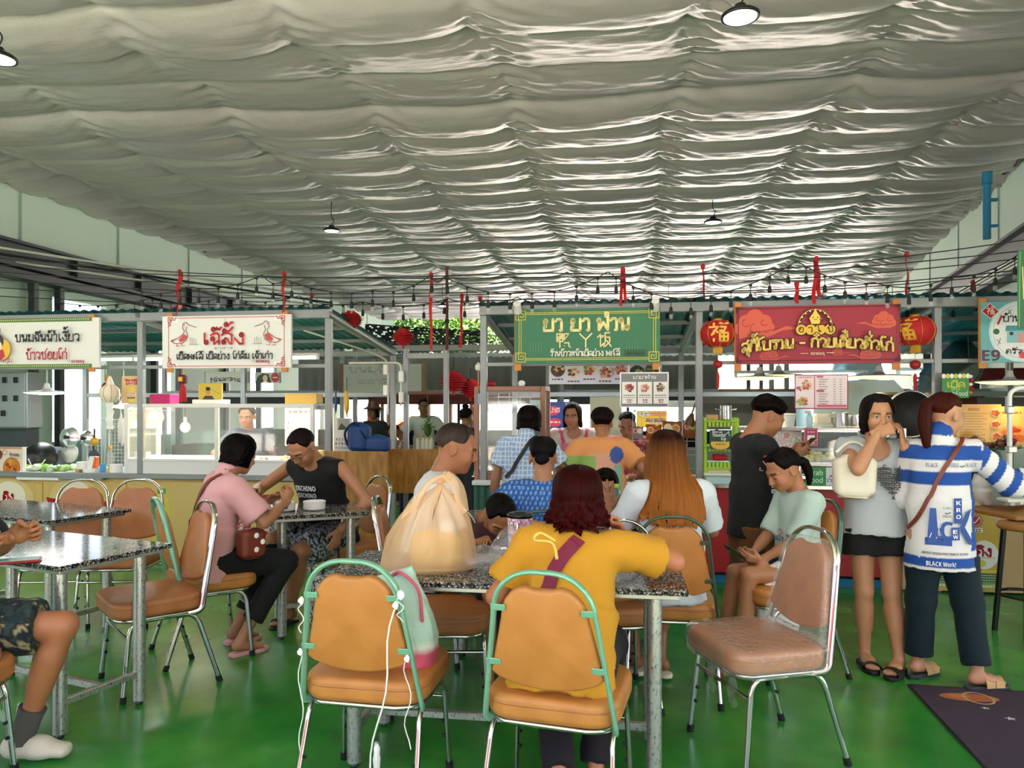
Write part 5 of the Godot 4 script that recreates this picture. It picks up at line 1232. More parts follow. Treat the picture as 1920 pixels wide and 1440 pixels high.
func food_pile(label: String, px: float, py: float, lz: float, w: float, h: float, d: float, cols: Array, sd: int, n := 26, called := "food_pile") -> void:
	var o := standing(called, label, "food", px, py, lz, "food laid out in the cases")
	put(o, "tray", slab(V(w * 1.1, 0.015, d * 1.1), 0.005, V(0, 0.008, 0)), "steel_bright")
	var q := RandomNumberGenerator.new(); q.seed = sd
	var m := MB.new()
	for i in n:
		var x := q.randf_range(-0.5, 0.5); var z := q.randf_range(-0.5, 0.5); var e := maxf(0.0, 1.0 - 2.2 * (x * x + z * z))
		m.col = lin(cols[i % cols.size()])
		var k := lump(V(1, 0.7, 1) * q.randf_range(0.02, 0.034), 0.5, i); for j in k.c.size(): k.c[j] = m.col
		m.add(k, Transform3D(Basis.from_euler(V(q.randf() * 6, q.randf() * 6, 0)), V(x * w, 0.02 + h * e * q.randf_range(0.5, 1.0), z * d)))
	var f := put(o, "food", m, "ink_gloss"); f.set_meta("kind", "stuff")
func pouch(label: String, px: float, py: float, lz: float, w: float, h: float, c0: String, spots: Array, sd: int, lean := 0.0) -> void:   # a hanging snack bag
	var o := rthing("snack_bag", label, "snack bag", rp(px, py, lz), "snack bags on the rack"); o.rotation.z = lean
	var p := PackedVector3Array(); var cols := PackedColorArray()
	for j in 9:
		for i in 20:
			var a := TAU * i / 20; var t := j / 8.0
			var th := 0.028 * pow(sin(PI * clampf(t * 0.9 + 0.02, 0, 1)), 0.7) + 0.001
			p.append(V(cos(a) * w / 2 * (1.0 + 0.03 * sin(t * 20)), -h * t, sin(a) * th))
			cols.append(lin(c0 if absf(t - 0.04) > 0.05 else "8a3a24"))
	var m := MB.new(); m.grid(p, 20, true, true, 0, cols); m.rough(NZ, 0.006, V(25, 25, 25))
	put(o, "bag", m, "ink_gloss")
	var k := Ink.new(0, 0, 0.001)
	for i in spots.size(): k.disc(w * 1000 * (-0.22 + 0.4 * (i % 2)), h * 1000 * (0.35 + 0.3 * int(i / 2.0)), minf(w, h) * 230, spots[i], minf(w, h) * 260)
	for i in spots.size(): k.ring(w * 1000 * (-0.22 + 0.4 * (i % 2)), h * 1000 * (0.35 + 0.3 * int(i / 2.0)), minf(w, h) * 200, 4, "f0e0c8")
	if spots.size(): put(o, "print", k.m, "ink_gloss", V(0, 0, 0.034))
	put(o, "hang_tab", MB.new().bar(V(0, 0, 0), V(0, 0.05, 0), 0.003, 5), "wire_grid")

func goods() -> void:
	var o: Node3D; var m: MB; var r: Array
	# --- noodle counter, left
	board("menu_card", "white menu card with noodle bowl pictures standing at the left edge", "menu", -50, 838, 48, 898, -0.06, 0.012, "foam", func(k: Ink):
		k.rect(-50, 838, 48, 898, "e9d9c4"); k.rect(-50, 838, 46, 842, "c98f62"); k.disc(25, 876, 18, "b5702c", 19); k.dish(25, 876, 16, ["d98a2c", "e0a33a", "9a4f1c", "c9762a"], 2, 17, "d9892f"); k.disc(-2, 852, 8, "7a3020", 10); k.ring(11, 848, 5, 0.8, "7a5a48"); k.thai("ข้าวซอย", 22, 855, 4, "5a3a2a", 0.8, 20); k.fine(24, 860, 42, 1.2, "8a6a58"), "", true)
	o = standing("salad_tray", "long white tray heaped with pale green vegetables on the left counter", "tray", 92, 898, -0.12)
	put(o, "tray", MB.new().pad(rrect(0.5, 0.26, 0.04), 0.075, 0.012), "foam")
	m = MB.new(); var q := RandomNumberGenerator.new(); q.seed = 5
	for i in 60: m.col = lin(["cfe0c0", "a9c98a", "e9eee2", "8fbf5a"][i % 4]); var e := lump(V(0.035, 0.016, 0.03), 0.6, i); e.c.fill(m.col); m.add(e, Transform3D(Basis.from_euler(V(q.randf() * 3, q.randf() * 6, 0)), V(q.randf_range(-0.2, 0.2), 0.085 + q.randf() * 0.03, q.randf_range(-0.09, 0.09))))
	put(o, "vegetables", m, "ink").set_meta("kind", "stuff")
	put(o, "tongs", MB.new().bar(V(-0.16, 0.08, 0), V(-0.2, 0.19, 0.02), 0.006), "steel_bright"); put(o, "ladle", MB.new().bar(V(-0.12, 0.08, 0), V(-0.04, 0.18, 0.0), 0.006), "foam")
	tbox("green_box", "small lime green box at the left end of the salad tray", "box", 41, 870, 54, 882, -0.16, 0.06, "lime")
	o = standing("dark_wok", "dark cooking vat and tilted wok behind the salad tray", "wok", 78, 885, -0.42)
	put(o, "vat", slab(V(0.42, 0.24, 0.3), 0.03, V(-0.06, 0.12, 0)), "dark_steel"); put(o, "wok", MB.new().lathe([[0.0, 0.06], [0.08, 0.05], [0.14, 0.0], [0.15, -0.005], [0.14, -0.01], [0.07, 0.035], [0.0, 0.045]], 24), "black_gloss", V(0.14, 0.16, 0.18), V(PI / 2 - 0.3, 0.5, 0))
	o = rthing("wire_grid", "white wire grid with hooks between the pans and the display case", "rack", rp(208, 830, -0.34))
	m = MB.new()
	for k in 12: m.bar(V(-0.24 + k * 0.035, -0.24, 0), V(-0.24 + k * 0.035, 0.22, 0), 0.0022, 4)
	for k in 14: m.bar(V(-0.25, -0.24 + k * 0.035, 0), V(0.16, -0.24 + k * 0.035, 0), 0.0022, 4)
	put(o, "wires", m, "wire_grid"); put(o, "frame", MB.new().tube(PackedVector3Array([V(-0.25, -0.24, 0), V(0.16, -0.24, 0), V(0.16, 0.22, 0), V(-0.25, 0.22, 0), V(-0.25, -0.24, 0)]), 0.005, 5), "wire_grid")
	for s in [-0.24, 0.15]: put(o, "foot", MB.new().bar(V(s, -0.24, 0), V(s, -0.32, 0), 0.006), "wire_grid")
	for d in [[130, 820, 0.1, "steel_bright", true, "largest shiny pan lid on the left grid"], [162, 822, 0.072, "steel_bright", true, "pot lid with dark knob beside the largest lid"], [177, 828, 0.04, "gold", false, "small golden pan among the hanging lids"], [131, 850, 0.088, "silver", false, "dull grey pan hanging below the largest lid"], [175, 852, 0.05, "dark_steel", false, "small dark pan behind the orange price stand"]]:
		pan_disc("hanging_pan", d[5], d[0], d[1], -0.33, d[2], d[3], d[4])
	o = standing("price_stand", "white and orange tent shaped price stand on the left counter", "stand", 168, 882, -0.1)
	put(o, "face", cut(PackedVector2Array([Vector2(-0.04, 0), Vector2(0.02, 0), Vector2(0.05, 0.13), Vector2(0.0, 0.13)]), 0.008), "foam"); put(o, "back_leg", cut(PackedVector2Array([Vector2(0.02, 0), Vector2(0.06, 0), Vector2(0.07, 0.12), Vector2(0.05, 0.13)]), 0.04), "orange_plastic")
	o = standing("serving_tray", "grey flat tray of sauces and bowls left of the display case", "tray", 170, 897, -0.12)
	put(o, "tray", MB.new().pad(rrect(0.46, 0.3, 0.03), 0.022, 0.008), "grey_steel")
	for d in [[148, 890, 0.03, 0.045, "gold", "small yellow cup on the sauce tray"], [172, 891, 0.07, 0.055, "foam", "white tub with dark print on the sauce tray"], [193, 892, 0.028, 0.09, "sky_blue", "blue tin on the sauce tray"], [218, 890, 0.055, 0.085, "porcelain", "white and blue bowl beside the display case"], [155, 880, 0.05, 0.06, "foam", "white bowl behind the price stand"]]:
		pot("sauce_tub", d[5], d[0], d[1], -0.1, d[2], d[3], d[4], false, "tubs on the sauce tray")
	bottle("sauce_bottle", "short yellow sauce bottle next to the blue tin", 206, 892, -0.08, 0.026, 0.1, "food_yellow", "gold", "bottles on the left counter")
	bottle("sauce_bottle", "tall clear bottle with yellow cap behind the sauce tray", 207, 886, -0.24, 0.032, 0.25, "glass", "gold", "bottles on the left counter")
	# folded paper hanging lantern
	o = rthing("folded_lantern", "cream folded paper lantern with long cut tail, hanging left of the yellow card", "lantern", rp(206, 740, 0.0))
	put(o, "body", MB.new().lathe([[0.0, 0.17], [0.012, 0.165], [0.035, 0.09], [0.08, 0.05], [0.085, -0.01], [0.05, -0.06], [0.035, -0.07], [0.0, -0.07]], 8), "cream")
	for k in 8: put(o, "red_edge", MB.new().tube(PackedVector3Array([V(cos(TAU * k / 8) * 0.036, 0.09, sin(TAU * k / 8) * 0.036), V(cos(TAU * k / 8) * 0.081, 0.05, sin(TAU * k / 8) * 0.081), V(cos(TAU * k / 8) * 0.086, -0.01, sin(TAU * k / 8) * 0.086), V(cos(TAU * k / 8) * 0.051, -0.06, sin(TAU * k / 8) * 0.051)]), 0.0025, 4), "orange_block")
	m = MB.new(); var tp := PackedVector3Array()
	for i in 12:
		for j in 2: tp.append(V((j - 0.5) * (0.07 + 0.012 * sin(i * 2.0)), -0.07 - 0.022 * i, 0.006 * sin(i * 1.1)))
	m.grid(tp, 2, false, false, 1); put(o, "tail", m, "foam"); put(o, "tail_tip", MB.new().bar(V(0, -0.32, 0), V(-0.005, -0.46, 0), 0.006, 5), "foam"); put(o, "cord", MB.new().bar(V(0, 0.16, 0), V(0, 0.29, 0), 0.002, 4), "green_enamel")
	board("yellow_card", "tan card with red ribbon heading hanging beside the folded lantern", "card", 228, 705, 264, 756, -0.04, 0.008, "tan_box", func(k: Ink):
		k.rect(228, 705, 264, 756, "d9b37c"); k.poly([232, 710, 246, 712, 261, 709, 258, 717, 259, 722, 246, 720, 235, 722, 236, 716], "b52430"); k.thai("อร่อย", 238, 719, 4, "e8c7a0", 0.9, 17); k.disc(243, 731, 5, "e0b93a", 6); k.disc(250, 731, 5, "e0c24a", 6); k.thai("สวย", 240, 741, 5, "e9e2c8", 1.2, 16); k.rect(238, 745, 254, 747, "3a3420"); k.disc(247, 751, 6, "e3cf4a", 3))
	o = rthing("bag_bundle", "bundle of clear plastic bags hanging beside the display case", "bags", rp(228, 805, -0.1)); m = lump(V(0.035, 0.13, 0.03), 0.5, 3); put(o, "bags", m, "bag_white"); put(o, "tie", MB.new().bar(V(0, 0.1, 0), V(-0.03, 0.35, 0), 0.004), "foam")
	o = rthing("cleaver_hooks", "dark red tools hanging above the folded lantern", "tools", rp(197, 715, -0.1)); put(o, "blade", slab(V(0.03, 0.12, 0.006), 0.002, V(0.02, 0, 0)), "orange_block"); put(o, "charm", MB.new().ball(V(0, -0.05, 0), V(0.03, 0.04, 0.02)), "dark_red"); put(o, "cord", MB.new().bar(V(0, 0, 0), V(0, 0.16, 0), 0.003), "wire")
	o = rthing("charm_tassel", "black and red square charm with long tassel under the duck sign", "charm", rp(343, 711, -0.05)); put(o, "block", slab(V(0.075, 0.08, 0.05), 0.012), "dark_red"); put(o, "gold_square", slab(V(0.04, 0.04, 0.01), 0.003, V(-0.01, 0, 0.025)), "gold"); put(o, "tassel", MB.new().tube(PackedVector3Array([V(0, -0.04, 0), V(0, -0.08, 0), V(0, -0.2, 0)]), [0.01, 0.028, 0.034], 8), "red_cloth"); put(o, "cord", MB.new().bar(V(0, 0.04, 0), V(0, 0.13, 0), 0.003), "gold")
	# --- white display case
	r = glass_case("white framed glass display case with cooked food on the left counter", 232, 757, 588, 898, -0.03, 0.5, 0.035, "white_paint", 0.16, 405)
	food_pile("yellow and brown cooked pieces in the middle of the display case", 445, 876, -0.28, 0.3, 0.06, 0.2, ["d9a23c", "c07c2c", "e0b650", "9a5a28"], 3)
	food_pile("brown braised pieces right of the yellow ones in the display case", 505, 877, -0.25, 0.3, 0.05, 0.2, ["8a4a24", "a8622c", "6d3418"], 4)
	food_pile("round pale fried pieces at the right end of the display case", 548, 877, -0.27, 0.26, 0.07, 0.2, ["d8a44c", "c98a3a"], 5)
	food_pile("dark red sausage heap on the left tray of the display case", 330, 877, -0.3, 0.34, 0.03, 0.22, ["5e2a1c", "7a3a24", "90503a"], 6)
	pot("scoop_tub", "white tapering tub in the left corner of the display case", 267, 876, -0.22, 0.07, 0.13, "foam", false)
	o = rthing("plate_rack", "row of white plates on a rack inside the display case", "rack", rp(280, 782, -0.3)); put(o, "bar", MB.new().bar(V(-0.2, 0.06, 0), V(0.25, 0.06, 0), 0.006), "steel_bright")
	for k in 4: put(o, "plate", MB.new().lathe([[0.0, 0.0], [0.05, 0.0], [0.07, 0.012], [0.068, 0.014], [0.05, 0.004], [0.0, 0.004]], 20), "porcelain", V(-0.14 + k * 0.07, 0, 0), V(PI / 2, 0.5, 0))
	for d in [[347, 801, 0.045, "lamp_warm", "warm bulb glowing inside the display case, left of its middle bar"], [563, 800, 0.03, "lamp_white", "white bulb glowing before the wall calendar"]]:
		o = rthing("case_bulb", d[4], "lamp", rp(d[0], d[1], -0.35), "bulbs in the display case"); put(o, "bulb", MB.new().ball(Vector3.ZERO, V(d[2], d[2] * 1.1, d[2])), d[3]); put(o, "socket", MB.new().bar(V(0, d[2], 0), V(0, d[2] + 0.05, 0), 0.015, 10), "white_paint"); put(o, "cord", MB.new().bar(V(0, d[2] + 0.04, 0), V(0, 0.2, 0), 0.003), "wire"); var bl := OmniLight3D.new(); bl.name = "bulb_light"; bl.light_color = Color(1, 0.85, 0.6); bl.light_energy = 0.25; bl.light_size = 0.04; bl.shadow_enabled = true; o.add_child(bl)
	board("wall_calendar", "white wall calendar with red and blue dates behind the display case", "calendar", 534, 765, 596, 836, -0.56, 0.008, "foam", func(k: Ink):
		k.rect(534, 765, 596, 836, "e6e6ea"); k.fine(540, 774, 586, 4, "c06070"); k.rect(592, 768, 595, 782, "b02a30")
		for j in 5:
			for i in 7: k.latin(str((j * 7 + i) % 31 + 1), 536 + i * 8, 796 + j * 8.5, 5, "b04a50" if i == 0 else "4a5068", 5))
	tbox("magenta_box", "shiny magenta box on top of the display case", "box", 280, 739, 318, 757, -0.2, 0.15, "magenta")
	tbox("white_carton", "low white carton carrying the yellow portrait", "carton", 360, 749, 415, 757, -0.15, 0.16, "foam")
	board("portrait_card", "yellow card with a portrait of a person on the display case", "picture", 372, 719, 416, 749, -0.17, 0.02, "food_yellow", func(k: Ink):
		k.rect(372, 719, 416, 749, "cdb53c"); k.poly([378, 749, 384, 742, 398, 742, 403, 749], "3d3a34"); k.disc(390, 734, 4.6, "b98a64", 6.5); k.disc(390, 729, 4.8, "1d1a18", 3.6); k.line([398, 730, 416, 740], 0.8, "8a8a50"))
	tbox("yellow_carton", "yellow and red carton at the right end of the display case roof", "carton", 534, 738, 594, 757, -0.16, 0.14, "food_yellow")
	tbox("grey_bracket", "grey bracket box hung on the case post", "box", 588, 760, 612, 768, -0.12, 0.1, "grey_steel")
	tbox("yellow_tin", "yellow tin low beside the display case post", "tin", 588, 845, 602, 866, -0.3, 0.1, "food_yellow")
	# --- aisle goods
	o = rthing("backpack", "blue backpack lying on the plywood board's ledge", "backpack", rp(690, 846, -0.25)); m = MB.new().pad(rrect(0.2, 0.16, 0.06), 0.24, 0.05, 0.02); put(o, "body", m, "blue_bag", V(-0.08, 0, 0)); put(o, "pocket", MB.new().pad(rrect(0.22, 0.14, 0.05), 0.13, 0.04, 0.02), "blue_bag", V(0.1, 0, 0.02)); put(o, "strap", MB.new().tube(curve([V(-0.17, 0.05, 0.05), V(-0.19, 0.17, 0.06), V(-0.1, 0.25, 0.05), V(0.0, 0.12, 0.09)]), 0.012, 6), "navy")
	board("aisle_calendar", "calendar with a dark picture hanging behind the aisle post", "calendar", 625, 784, 660, 848, -0.3, 0.008, "foam", func(k: Ink):
		k.rect(625, 784, 660, 848, "dcdcdc"); k.rect(633, 785, 656, 806, "9aa09a"); k.poly([633, 806, 640, 793, 652, 804, 656, 806], "2f4a3c")
		for j in 3:
			for i in 5: k.latin(str(j * 5 + i + 1), 628 + i * 6, 826 + j * 8, 4.5, "33373c", 4))
	for e in [[630, 755, 0.012, 0.2, "blue_bag", "blue strip hanging by the aisle post"], [650, 755, 0.02, 0.22, "gold", "yellow ribbon garland hanging over the aisle counter"]]:
		o = rthing("hanging_strip", e[5], "strip", rp(e[0], e[1], -0.3)); m = lump(V(e[2], e[3] / 2, e[2]), 0.8, e[0]); put(o, "strip", m, e[4]); put(o, "cord", MB.new().bar(V(0, e[3] / 2 - 0.02, 0), V(0, e[3] / 2 + 0.12, 0), 0.003), "wire")
	for e in [[698, 800, 0.1, "orange glowing bag in the back stall, left of the post"], [752, 808, 0.085, "orange glowing bag in the back stall between two posts"]]:
		o = rthing("orange_bag", e[3], "bag", rp(e[0], e[1], -4.9), "orange bags in the back stall"); put(o, "bag", lump(V(e[2], e[2] * 1.6, e[2]), 0.4, e[0]), "orange_plastic"); put(o, "hook", MB.new().bar(V(0, 0.1, 0), V(0, 0.6, 0), 0.005), "wire")
		var bl := rthing("back_bulb", "small bulb over the " + e[3].replace(" in the back stall", ""), "lamp", rp(e[0] - 2, e[1] - 20, -4.8), "bulbs of the back stall"); put(bl, "bulb", MB.new().ball(Vector3.ZERO, V(0.03, 0.04, 0.03)), "lamp_pink"); put(bl, "cord", MB.new().bar(V(0, 0.03, 0), V(0, 0.3, 0), 0.004), "wire")
	o = rthing("hanging_plant", "green gourd plant hanging before the man in white", "plant", rp(802, 790, -3.9)); put(o, "gourd", MB.new().ball(V(0, -0.12, 0), V(0.055, 0.09, 0.055)), "foliage_dark"); put(o, "cord", MB.new().bar(V(0, -0.05, 0), V(0, 0.85, 0), 0.004), "foliage"); leaves(o, V(0.08, 0.13, 0.08), 40, 0.05, "foliage", 9)
	for e in [[784, 0], [794, 1], [801, 2], [809, 3]]: bottle("back_bottle", ["leftmost", "second", "third", "rightmost"][e[1]] + " of the four cream bottles on the far tan counter", e[0], 845, -4.35, 0.035, 0.22, "cream", "gold", "cream bottles on the far counter")
	o = rthing("blue_apron", "dark blue apron hanging from the aisle frame", "apron", rp(775, 925, -0.6)); m = MB.new(); m.box(V(0.26, 0.62, 0.03), V(0, -0.05, 0), 0.012); m.rough(NZ, 0.02, V(9, 2, 9)); put(o, "cloth", m, "navy"); put(o, "strap", MB.new().tube(curve([V(-0.07, 0.25, 0), V(-0.05, 0.42, 0), V(-0.02, 0.26, 0)]), 0.008, 6), "navy")
	# --- roast case on the green counter
	r = glass_case("copper framed glass cabinet with pale food on the green counter", 889, 724, 1022, 907, -0.05, 0.45, 0.04, "copper_frame", 0.09)
	for k in 5:
		var hk := rp(915 + 20 * k, 748, -0.3); o = rthing("case_hook", ["steel hook by the left post of the copper cabinet", "steel hook between the left post and the middle of the copper cabinet", "steel hook in the very middle of the copper cabinet", "steel hook right of the middle of the copper cabinet", "steel hook by the right post of the copper cabinet"][k], "hook", hk, "hooks in the copper cabinet"); put(o, "hook", MB.new().tube(curve([V(0, 0.05, 0), V(0, -0.08, 0), V(0.02, -0.12, 0), V(0.04, -0.08, 0)]), 0.004, 6), "steel_bright")
	tbox("hook_rail", "steel rail across the top of the copper cabinet", "rail", 900, 743, 1012, 746, -0.3, 0.015, "steel_bright")
	food_pile("pale shredded food at the bottom of the copper cabinet", 912, 893, -0.22, 0.2, 0.05, 0.2, ["efe6d8", "d8c4a8", "c9a884"], 8)
	board("blue_sticker", "small light blue sticker on the copper cabinet's glass", "sticker", 896, 738, 909, 758, -0.04, 0.003, "sky_blue", func(k: Ink): k.rect(896, 738, 909, 758, "7fb0da"); k.disc(903, 750, 3, "e8b090", 3.5))
	board("mint_sticker", "pale mint paper taped inside the copper cabinet", "sticker", 993, 750, 1014, 776, -0.12, 0.003, "mint_cloth", func(k: Ink): k.rect(993, 750, 1014, 776, "bfe0e0"); k.fine(996, 762, 1010, 2, "4a6a70"))
	for e in [[897, 688, "white heart ornament on a stick above the copper cabinet"], [978, 720, "white and gold maneki ornament on the copper cabinet"]]:
		o = rthing("ornament", e[2], "ornament", rp(e[0], e[1], -0.15)); put(o, "figure", lump(V(0.03, 0.035, 0.02), 0.3, e[0]), "porcelain"); put(o, "stick", MB.new().bar(V(0, 0, 0), V(0, (rp(0, e[1], -0.15).y - rp(0, 724, -0.15).y) * -1.0, 0), 0.006), "wood_light")
	tbox("red_garland", "red and gold garland on the roof of the copper cabinet", "garland", 899, 715, 928, 724, -0.1, 0.05, "red_cloth", 0.012)
	board("dish_banner", "long white banner with round dish pictures under the green sign", "banner", 1030, 682, 1240, 720, -0.3, 0.02, "foam", func(k: Ink):
		k.rect(1030, 682, 1240, 720, "e6e4ee")
		for j in 7: k.dish(1047 + j * 29.5, 693 + 6 * (j % 2), 13.5, [["6a3a1c", "d8c090", "3f2a18"], ["caa27a", "e9ddc8", "5a3a24"], ["b03a3a", "6f8f3a", "d8b060"], ["c07a6a", "a04a3a", "d8a890"], ["b85a5a", "d89a8a"], ["3f6a34", "2f4a2a", "c0c8a0"], ["3a3a2c", "7a8a50"]][j], j, -1, "4a4038" if j in [0, 5, 6] else "e9e4dc"); k.fine(1036 + j * 29.5, 712 + 4 * (j % 2), 1058 + j * 29.5, 2.4, "3a3a4c", j))
	o = board("dish_menu", "white framed menu board with three dishes below the green sign's right end", "menu", 1163, 698, 1253, 764, 0.08, 0.02, "grey_steel", func(k: Ink):
		k.rect(1163, 698, 1253, 764, "7d7f80"); k.box(1164, 699, 1252, 763, 2.4, "f4f4f2"); k.thai("ยายาฟ่าน", 1188, 710, 5, "f0f0ee", 1.1, 42)
		for j in 3: k.rect(1167 + j * 29, 716, 1193.5 + j * 29, 757, "f2efe8"); k.dish(1180 + j * 29, 727, 10, [["c98a7a", "a8483a", "5a3a2c"], ["d8a090", "b86a5a", "e0c0b0"], ["8a7a5a", "6a4a34", "c0b090"]][j], j); k.fine(1170 + j * 29, 742, 1191 + j * 29, 1.6, "5a5048", j); k.fine(1169 + j * 29, 746, 1192 + j * 29, 1.2, "7a7068", j + 4); k.fine(1176 + j * 29, 751, 1186 + j * 29, 2, "3a3a3a", j); k.fine(1177 + j * 29, 755, 1185 + j * 29, 2, "b04a4a", j))
	for s in [-0.12, 0.12]: put(o, "hook", MB.new().bar(V(s, 0.14, 0), V(s, 0.2, -0.05), 0.006), "white_paint")
	# snack rack
	o = standing("snack_rack", "wire rack holding snack bags behind the green counter's right end", "rack", 1245, 900, -0.3); m = MB.new()
	for k in 8: m.bar(V(-0.26 + k * 0.075, 0, 0), V(-0.26 + k * 0.075, 0.58, 0), 0.003, 4)
	for k in 5: m.bar(V(-0.27, 0.1 + k * 0.115, 0), V(0.28, 0.1 + k * 0.115, 0), 0.003, 4)
	put(o, "wires", m, "wire_grid"); put(o, "base_shelf", slab(V(0.6, 0.02, 0.2), 0.003, V(0, 0.03, 0)), "wood")
	for e in [[1196, 800, 0.09, 0.1, "8f8a88", ["c04a50", "d8d0c8"], "grey bag with a pink ring print, top left of the snack rack"], [1226, 796, 0.13, 0.13, "a8581c", ["c8782c"], "amber bag with cow shape pieces, top of the snack rack"], [1260, 790, 0.16, 0.17, "9a4f28", ["e8d8b8", "b8803a"], "large brown bag with a round label, top right of the snack rack"], [1293, 788, 0.11, 0.15, "8a4a2c", ["c86a4a", "d8b04a"], "brown bag squeezed against the steel post on the snack rack"], [1200, 832, 0.11, 0.14, "7a2a34", ["b83a44"], "dark red bag, bottom left of the snack rack"], [1221, 830, 0.1, 0.14, "8a2430", ["d0404a"], "brighter red bag, second in the rack's bottom row"], [1240, 828, 0.09, 0.17, "c9b89a", ["b8c08a", "a08868"], "clear bag of grains, third in the rack's bottom row"], [1270, 830, 0.17, 0.15, "8c8078", ["c8a8a0", "a06a70"], "grey and pink bag, right end of the rack's bottom row"]]:
		pouch(e[6], e[0], e[1], -0.27, e[2], e[3], e[4], e[5], int(e[0]))
	o = standing("payment_stand", "white payment stand with a red band beside the snack basket", "stand", 1205, 890, -0.06); put(o, "plate", slab(V(0.075, 0.14, 0.012), 0.006, V(0, 0.07, 0)), "foam"); put(o, "band", slab(V(0.077, 0.02, 0.014), 0.002, V(0, 0.055, 0)), "red_cloth"); put(o, "foot", slab(V(0.08, 0.01, 0.05), 0.003, V(0, 0.005, 0)), "foam")
	o = standing("snack_basket", "brown wooden basket with green snack cups on the counter", "basket", 1247, 896, -0.12); put(o, "basket", MB.new().pad(rrect(0.34, 0.18, 0.03), 0.06, 0.008), "wood")
	for k in 4:
		var sc := standing("snack_cup", ["first green snack cup in the basket from the payment stand", "second green snack cup in the basket from the payment stand", "third green snack cup in the basket from the payment stand", "fourth green snack cup, half behind the copper hair"][k], "cup", 1226 + k * 16, 884, -0.06, "green cups in the basket"); put(sc, "cup", MB.new().lathe([[0.0, 0.0], [0.02, 0.0], [0.03, 0.035], [0.032, 0.04], [0.0, 0.04]], 14), "cream"); put(sc, "lid", MB.new().ball(V(0, 0.04, 0), V(0.031, 0.014, 0.031), 12, 6), "lime")
	o = rthing("brown_broom", "brown brush hung upside down at the steel post", "brush", rp(1296, 775, -0.1)); put(o, "handle", MB.new().bar(V(0.06, 0.16, 0), V(0.0, -0.02, 0), 0.008), "wood_dark"); put(o, "bristles", MB.new().tube(PackedVector3Array([V(0.01, 0.0, 0), V(-0.01, -0.06, 0), V(-0.02, -0.1, 0)]), [0.015, 0.04, 0.045], 10), "wood_dark")
	# lime rack, jug
	o = standing("lime_rack", "lime green plastic rack standing on the counter", "rack", 1350, 898, -0.12)
	for x in [-0.125, 0.125]:
		for z in [-0.1, 0.06]: put(o, "upright", slab(V(0.03, 0.5, 0.03), 0.008, V(x, 0.25, z)), "lime")
	for y in [0.09, 0.27, 0.47]:
		put(o, "shelf", slab(V(0.28, 0.012, 0.2), 0.004, V(0, y, -0.02)), "lime")
		for k in 7: put(o, "slat", slab(V(0.02, 0.045, 0.008), 0.002, V(-0.09 + k * 0.03, y - 0.022 if y > 0.1 else y + 0.03, 0.07)), "lime")
	board("thumbs_card", "dark green card reading Thumbs Up inside the lime rack", "card", 1331, 806, 1371, 842, 0.0, 0.008, "green_paint", func(k: Ink):
		k.rect(1331, 806, 1371, 842, "274a40"); k.disc(1351, 832, 18, "e2b83c", 11); k.rect(1331, 806, 1371, 828, "274a40"); k.latin("Give us", 1336, 812, 4, "e8ece4", 18); k.latin("Thumbs", 1336, 819, 6, "e8ece4", 24); k.latin("Up", 1352, 826, 6, "e8ece4", 9); k.fine(1343, 834, 1360, 2, "7a5a20"); k.line([1360, 815, 1366, 809, 1367, 817], 1.2, "e8ece4"))
	tbox("red_packets", "red packets lying in the lime rack's lower shelf", "packet", 1336, 852, 1364, 864, -0.1, 0.1, "red_cloth", 0.012)
	tbox("green_box", "flat green and tan box on the lime rack's bottom shelf", "box", 1326, 866, 1370, 874, -0.12, 0.12, "green_enamel")
	tbox("pink_carton", "pale pink carton below the lime rack", "carton", 1326, 875, 1368, 890, -0.08, 0.12, "cream")
	tbox("tan_carton", "small tan carton on top of the lime rack", "carton", 1326, 778, 1347, 788, -0.12, 0.1, "tan_box")
	pot("steel_jug", "steel jug with curved handle on the lime rack", 1361, 788, -0.13, 0.045, 0.11, "steel_bright", true)
	tbox("blue_tub", "pale blue lidded tub at the counter edge below the lime rack", "tub", 1322, 893, 1386, 910, 0.02, 0.22, "pale_blue", 0.012)
	tbox("tub_lid", "cream lid on the pale blue tub", "lid", 1320, 888, 1388, 893, 0.025, 0.23, "cream", 0.006)
	tbox("steel_tray", "flat steel tray on the green counter's right end", "tray", 1125, 903, 1200, 907, -0.05, 0.3, "steel_bright")
	tbox("blue_basket", "blue plastic basket behind the woman with pearls", "basket", 1050, 862, 1085, 884, -0.25, 0.2, "blue_bag", 0.01)
	tbox("foam_box", "white foam box beside the vendor in pink apron", "box", 1024, 842, 1050, 862, -0.3, 0.15, "foam", 0.01)
	# --- crimson stall
	board("pink_menu", "pink bordered menu board with two noodle pictures below the crimson sign", "menu", 1492, 702, 1588, 767, 0.02, 0.012, "foam", func(k: Ink):
		k.rect(1492, 702, 1588, 767, "9a3448"); k.rect(1494, 704, 1586, 765, "f4e2e4"); k.rect(1527, 704, 1529, 765, "d87a8c"); k.dish(1514, 722, 12, ["d88a6a", "e8c8a8", "c05a4a"], 3, 12, "efe8e0"); k.dish(1506, 753, 12, ["8fae5a", "d8a05a", "c05a4a"], 5, 11, "efe8e0"); k.thai("หมู", 1496, 730, 5, "c04a6a", 1.0, 7); k.fine(1498, 708, 1524, 1.6, "c04a6a")
		k.rect(1531, 705, 1543, 708, "d05a7a"); k.rect(1531, 731, 1544, 735, "d05a7a")
		for j in 11: k.fine(1535, 712 + j * 4.6, 1552 - (j % 3) * 3, 1.3, "7a5a64", j); k.fine(1561, 712 + j * 4.6, 1565, 1.3, "7a5a64", j); k.fine(1572, 712 + j * 4.6, 1576, 1.3, "7a5a64", j)
		k.rect(1531, 759, 1584, 763, "d8607a"))
	o = rthing("exhaust_hood", "pale blue painted exhaust hood and collar behind the pink menu", "hood", rp(1622, 770, -1.1))
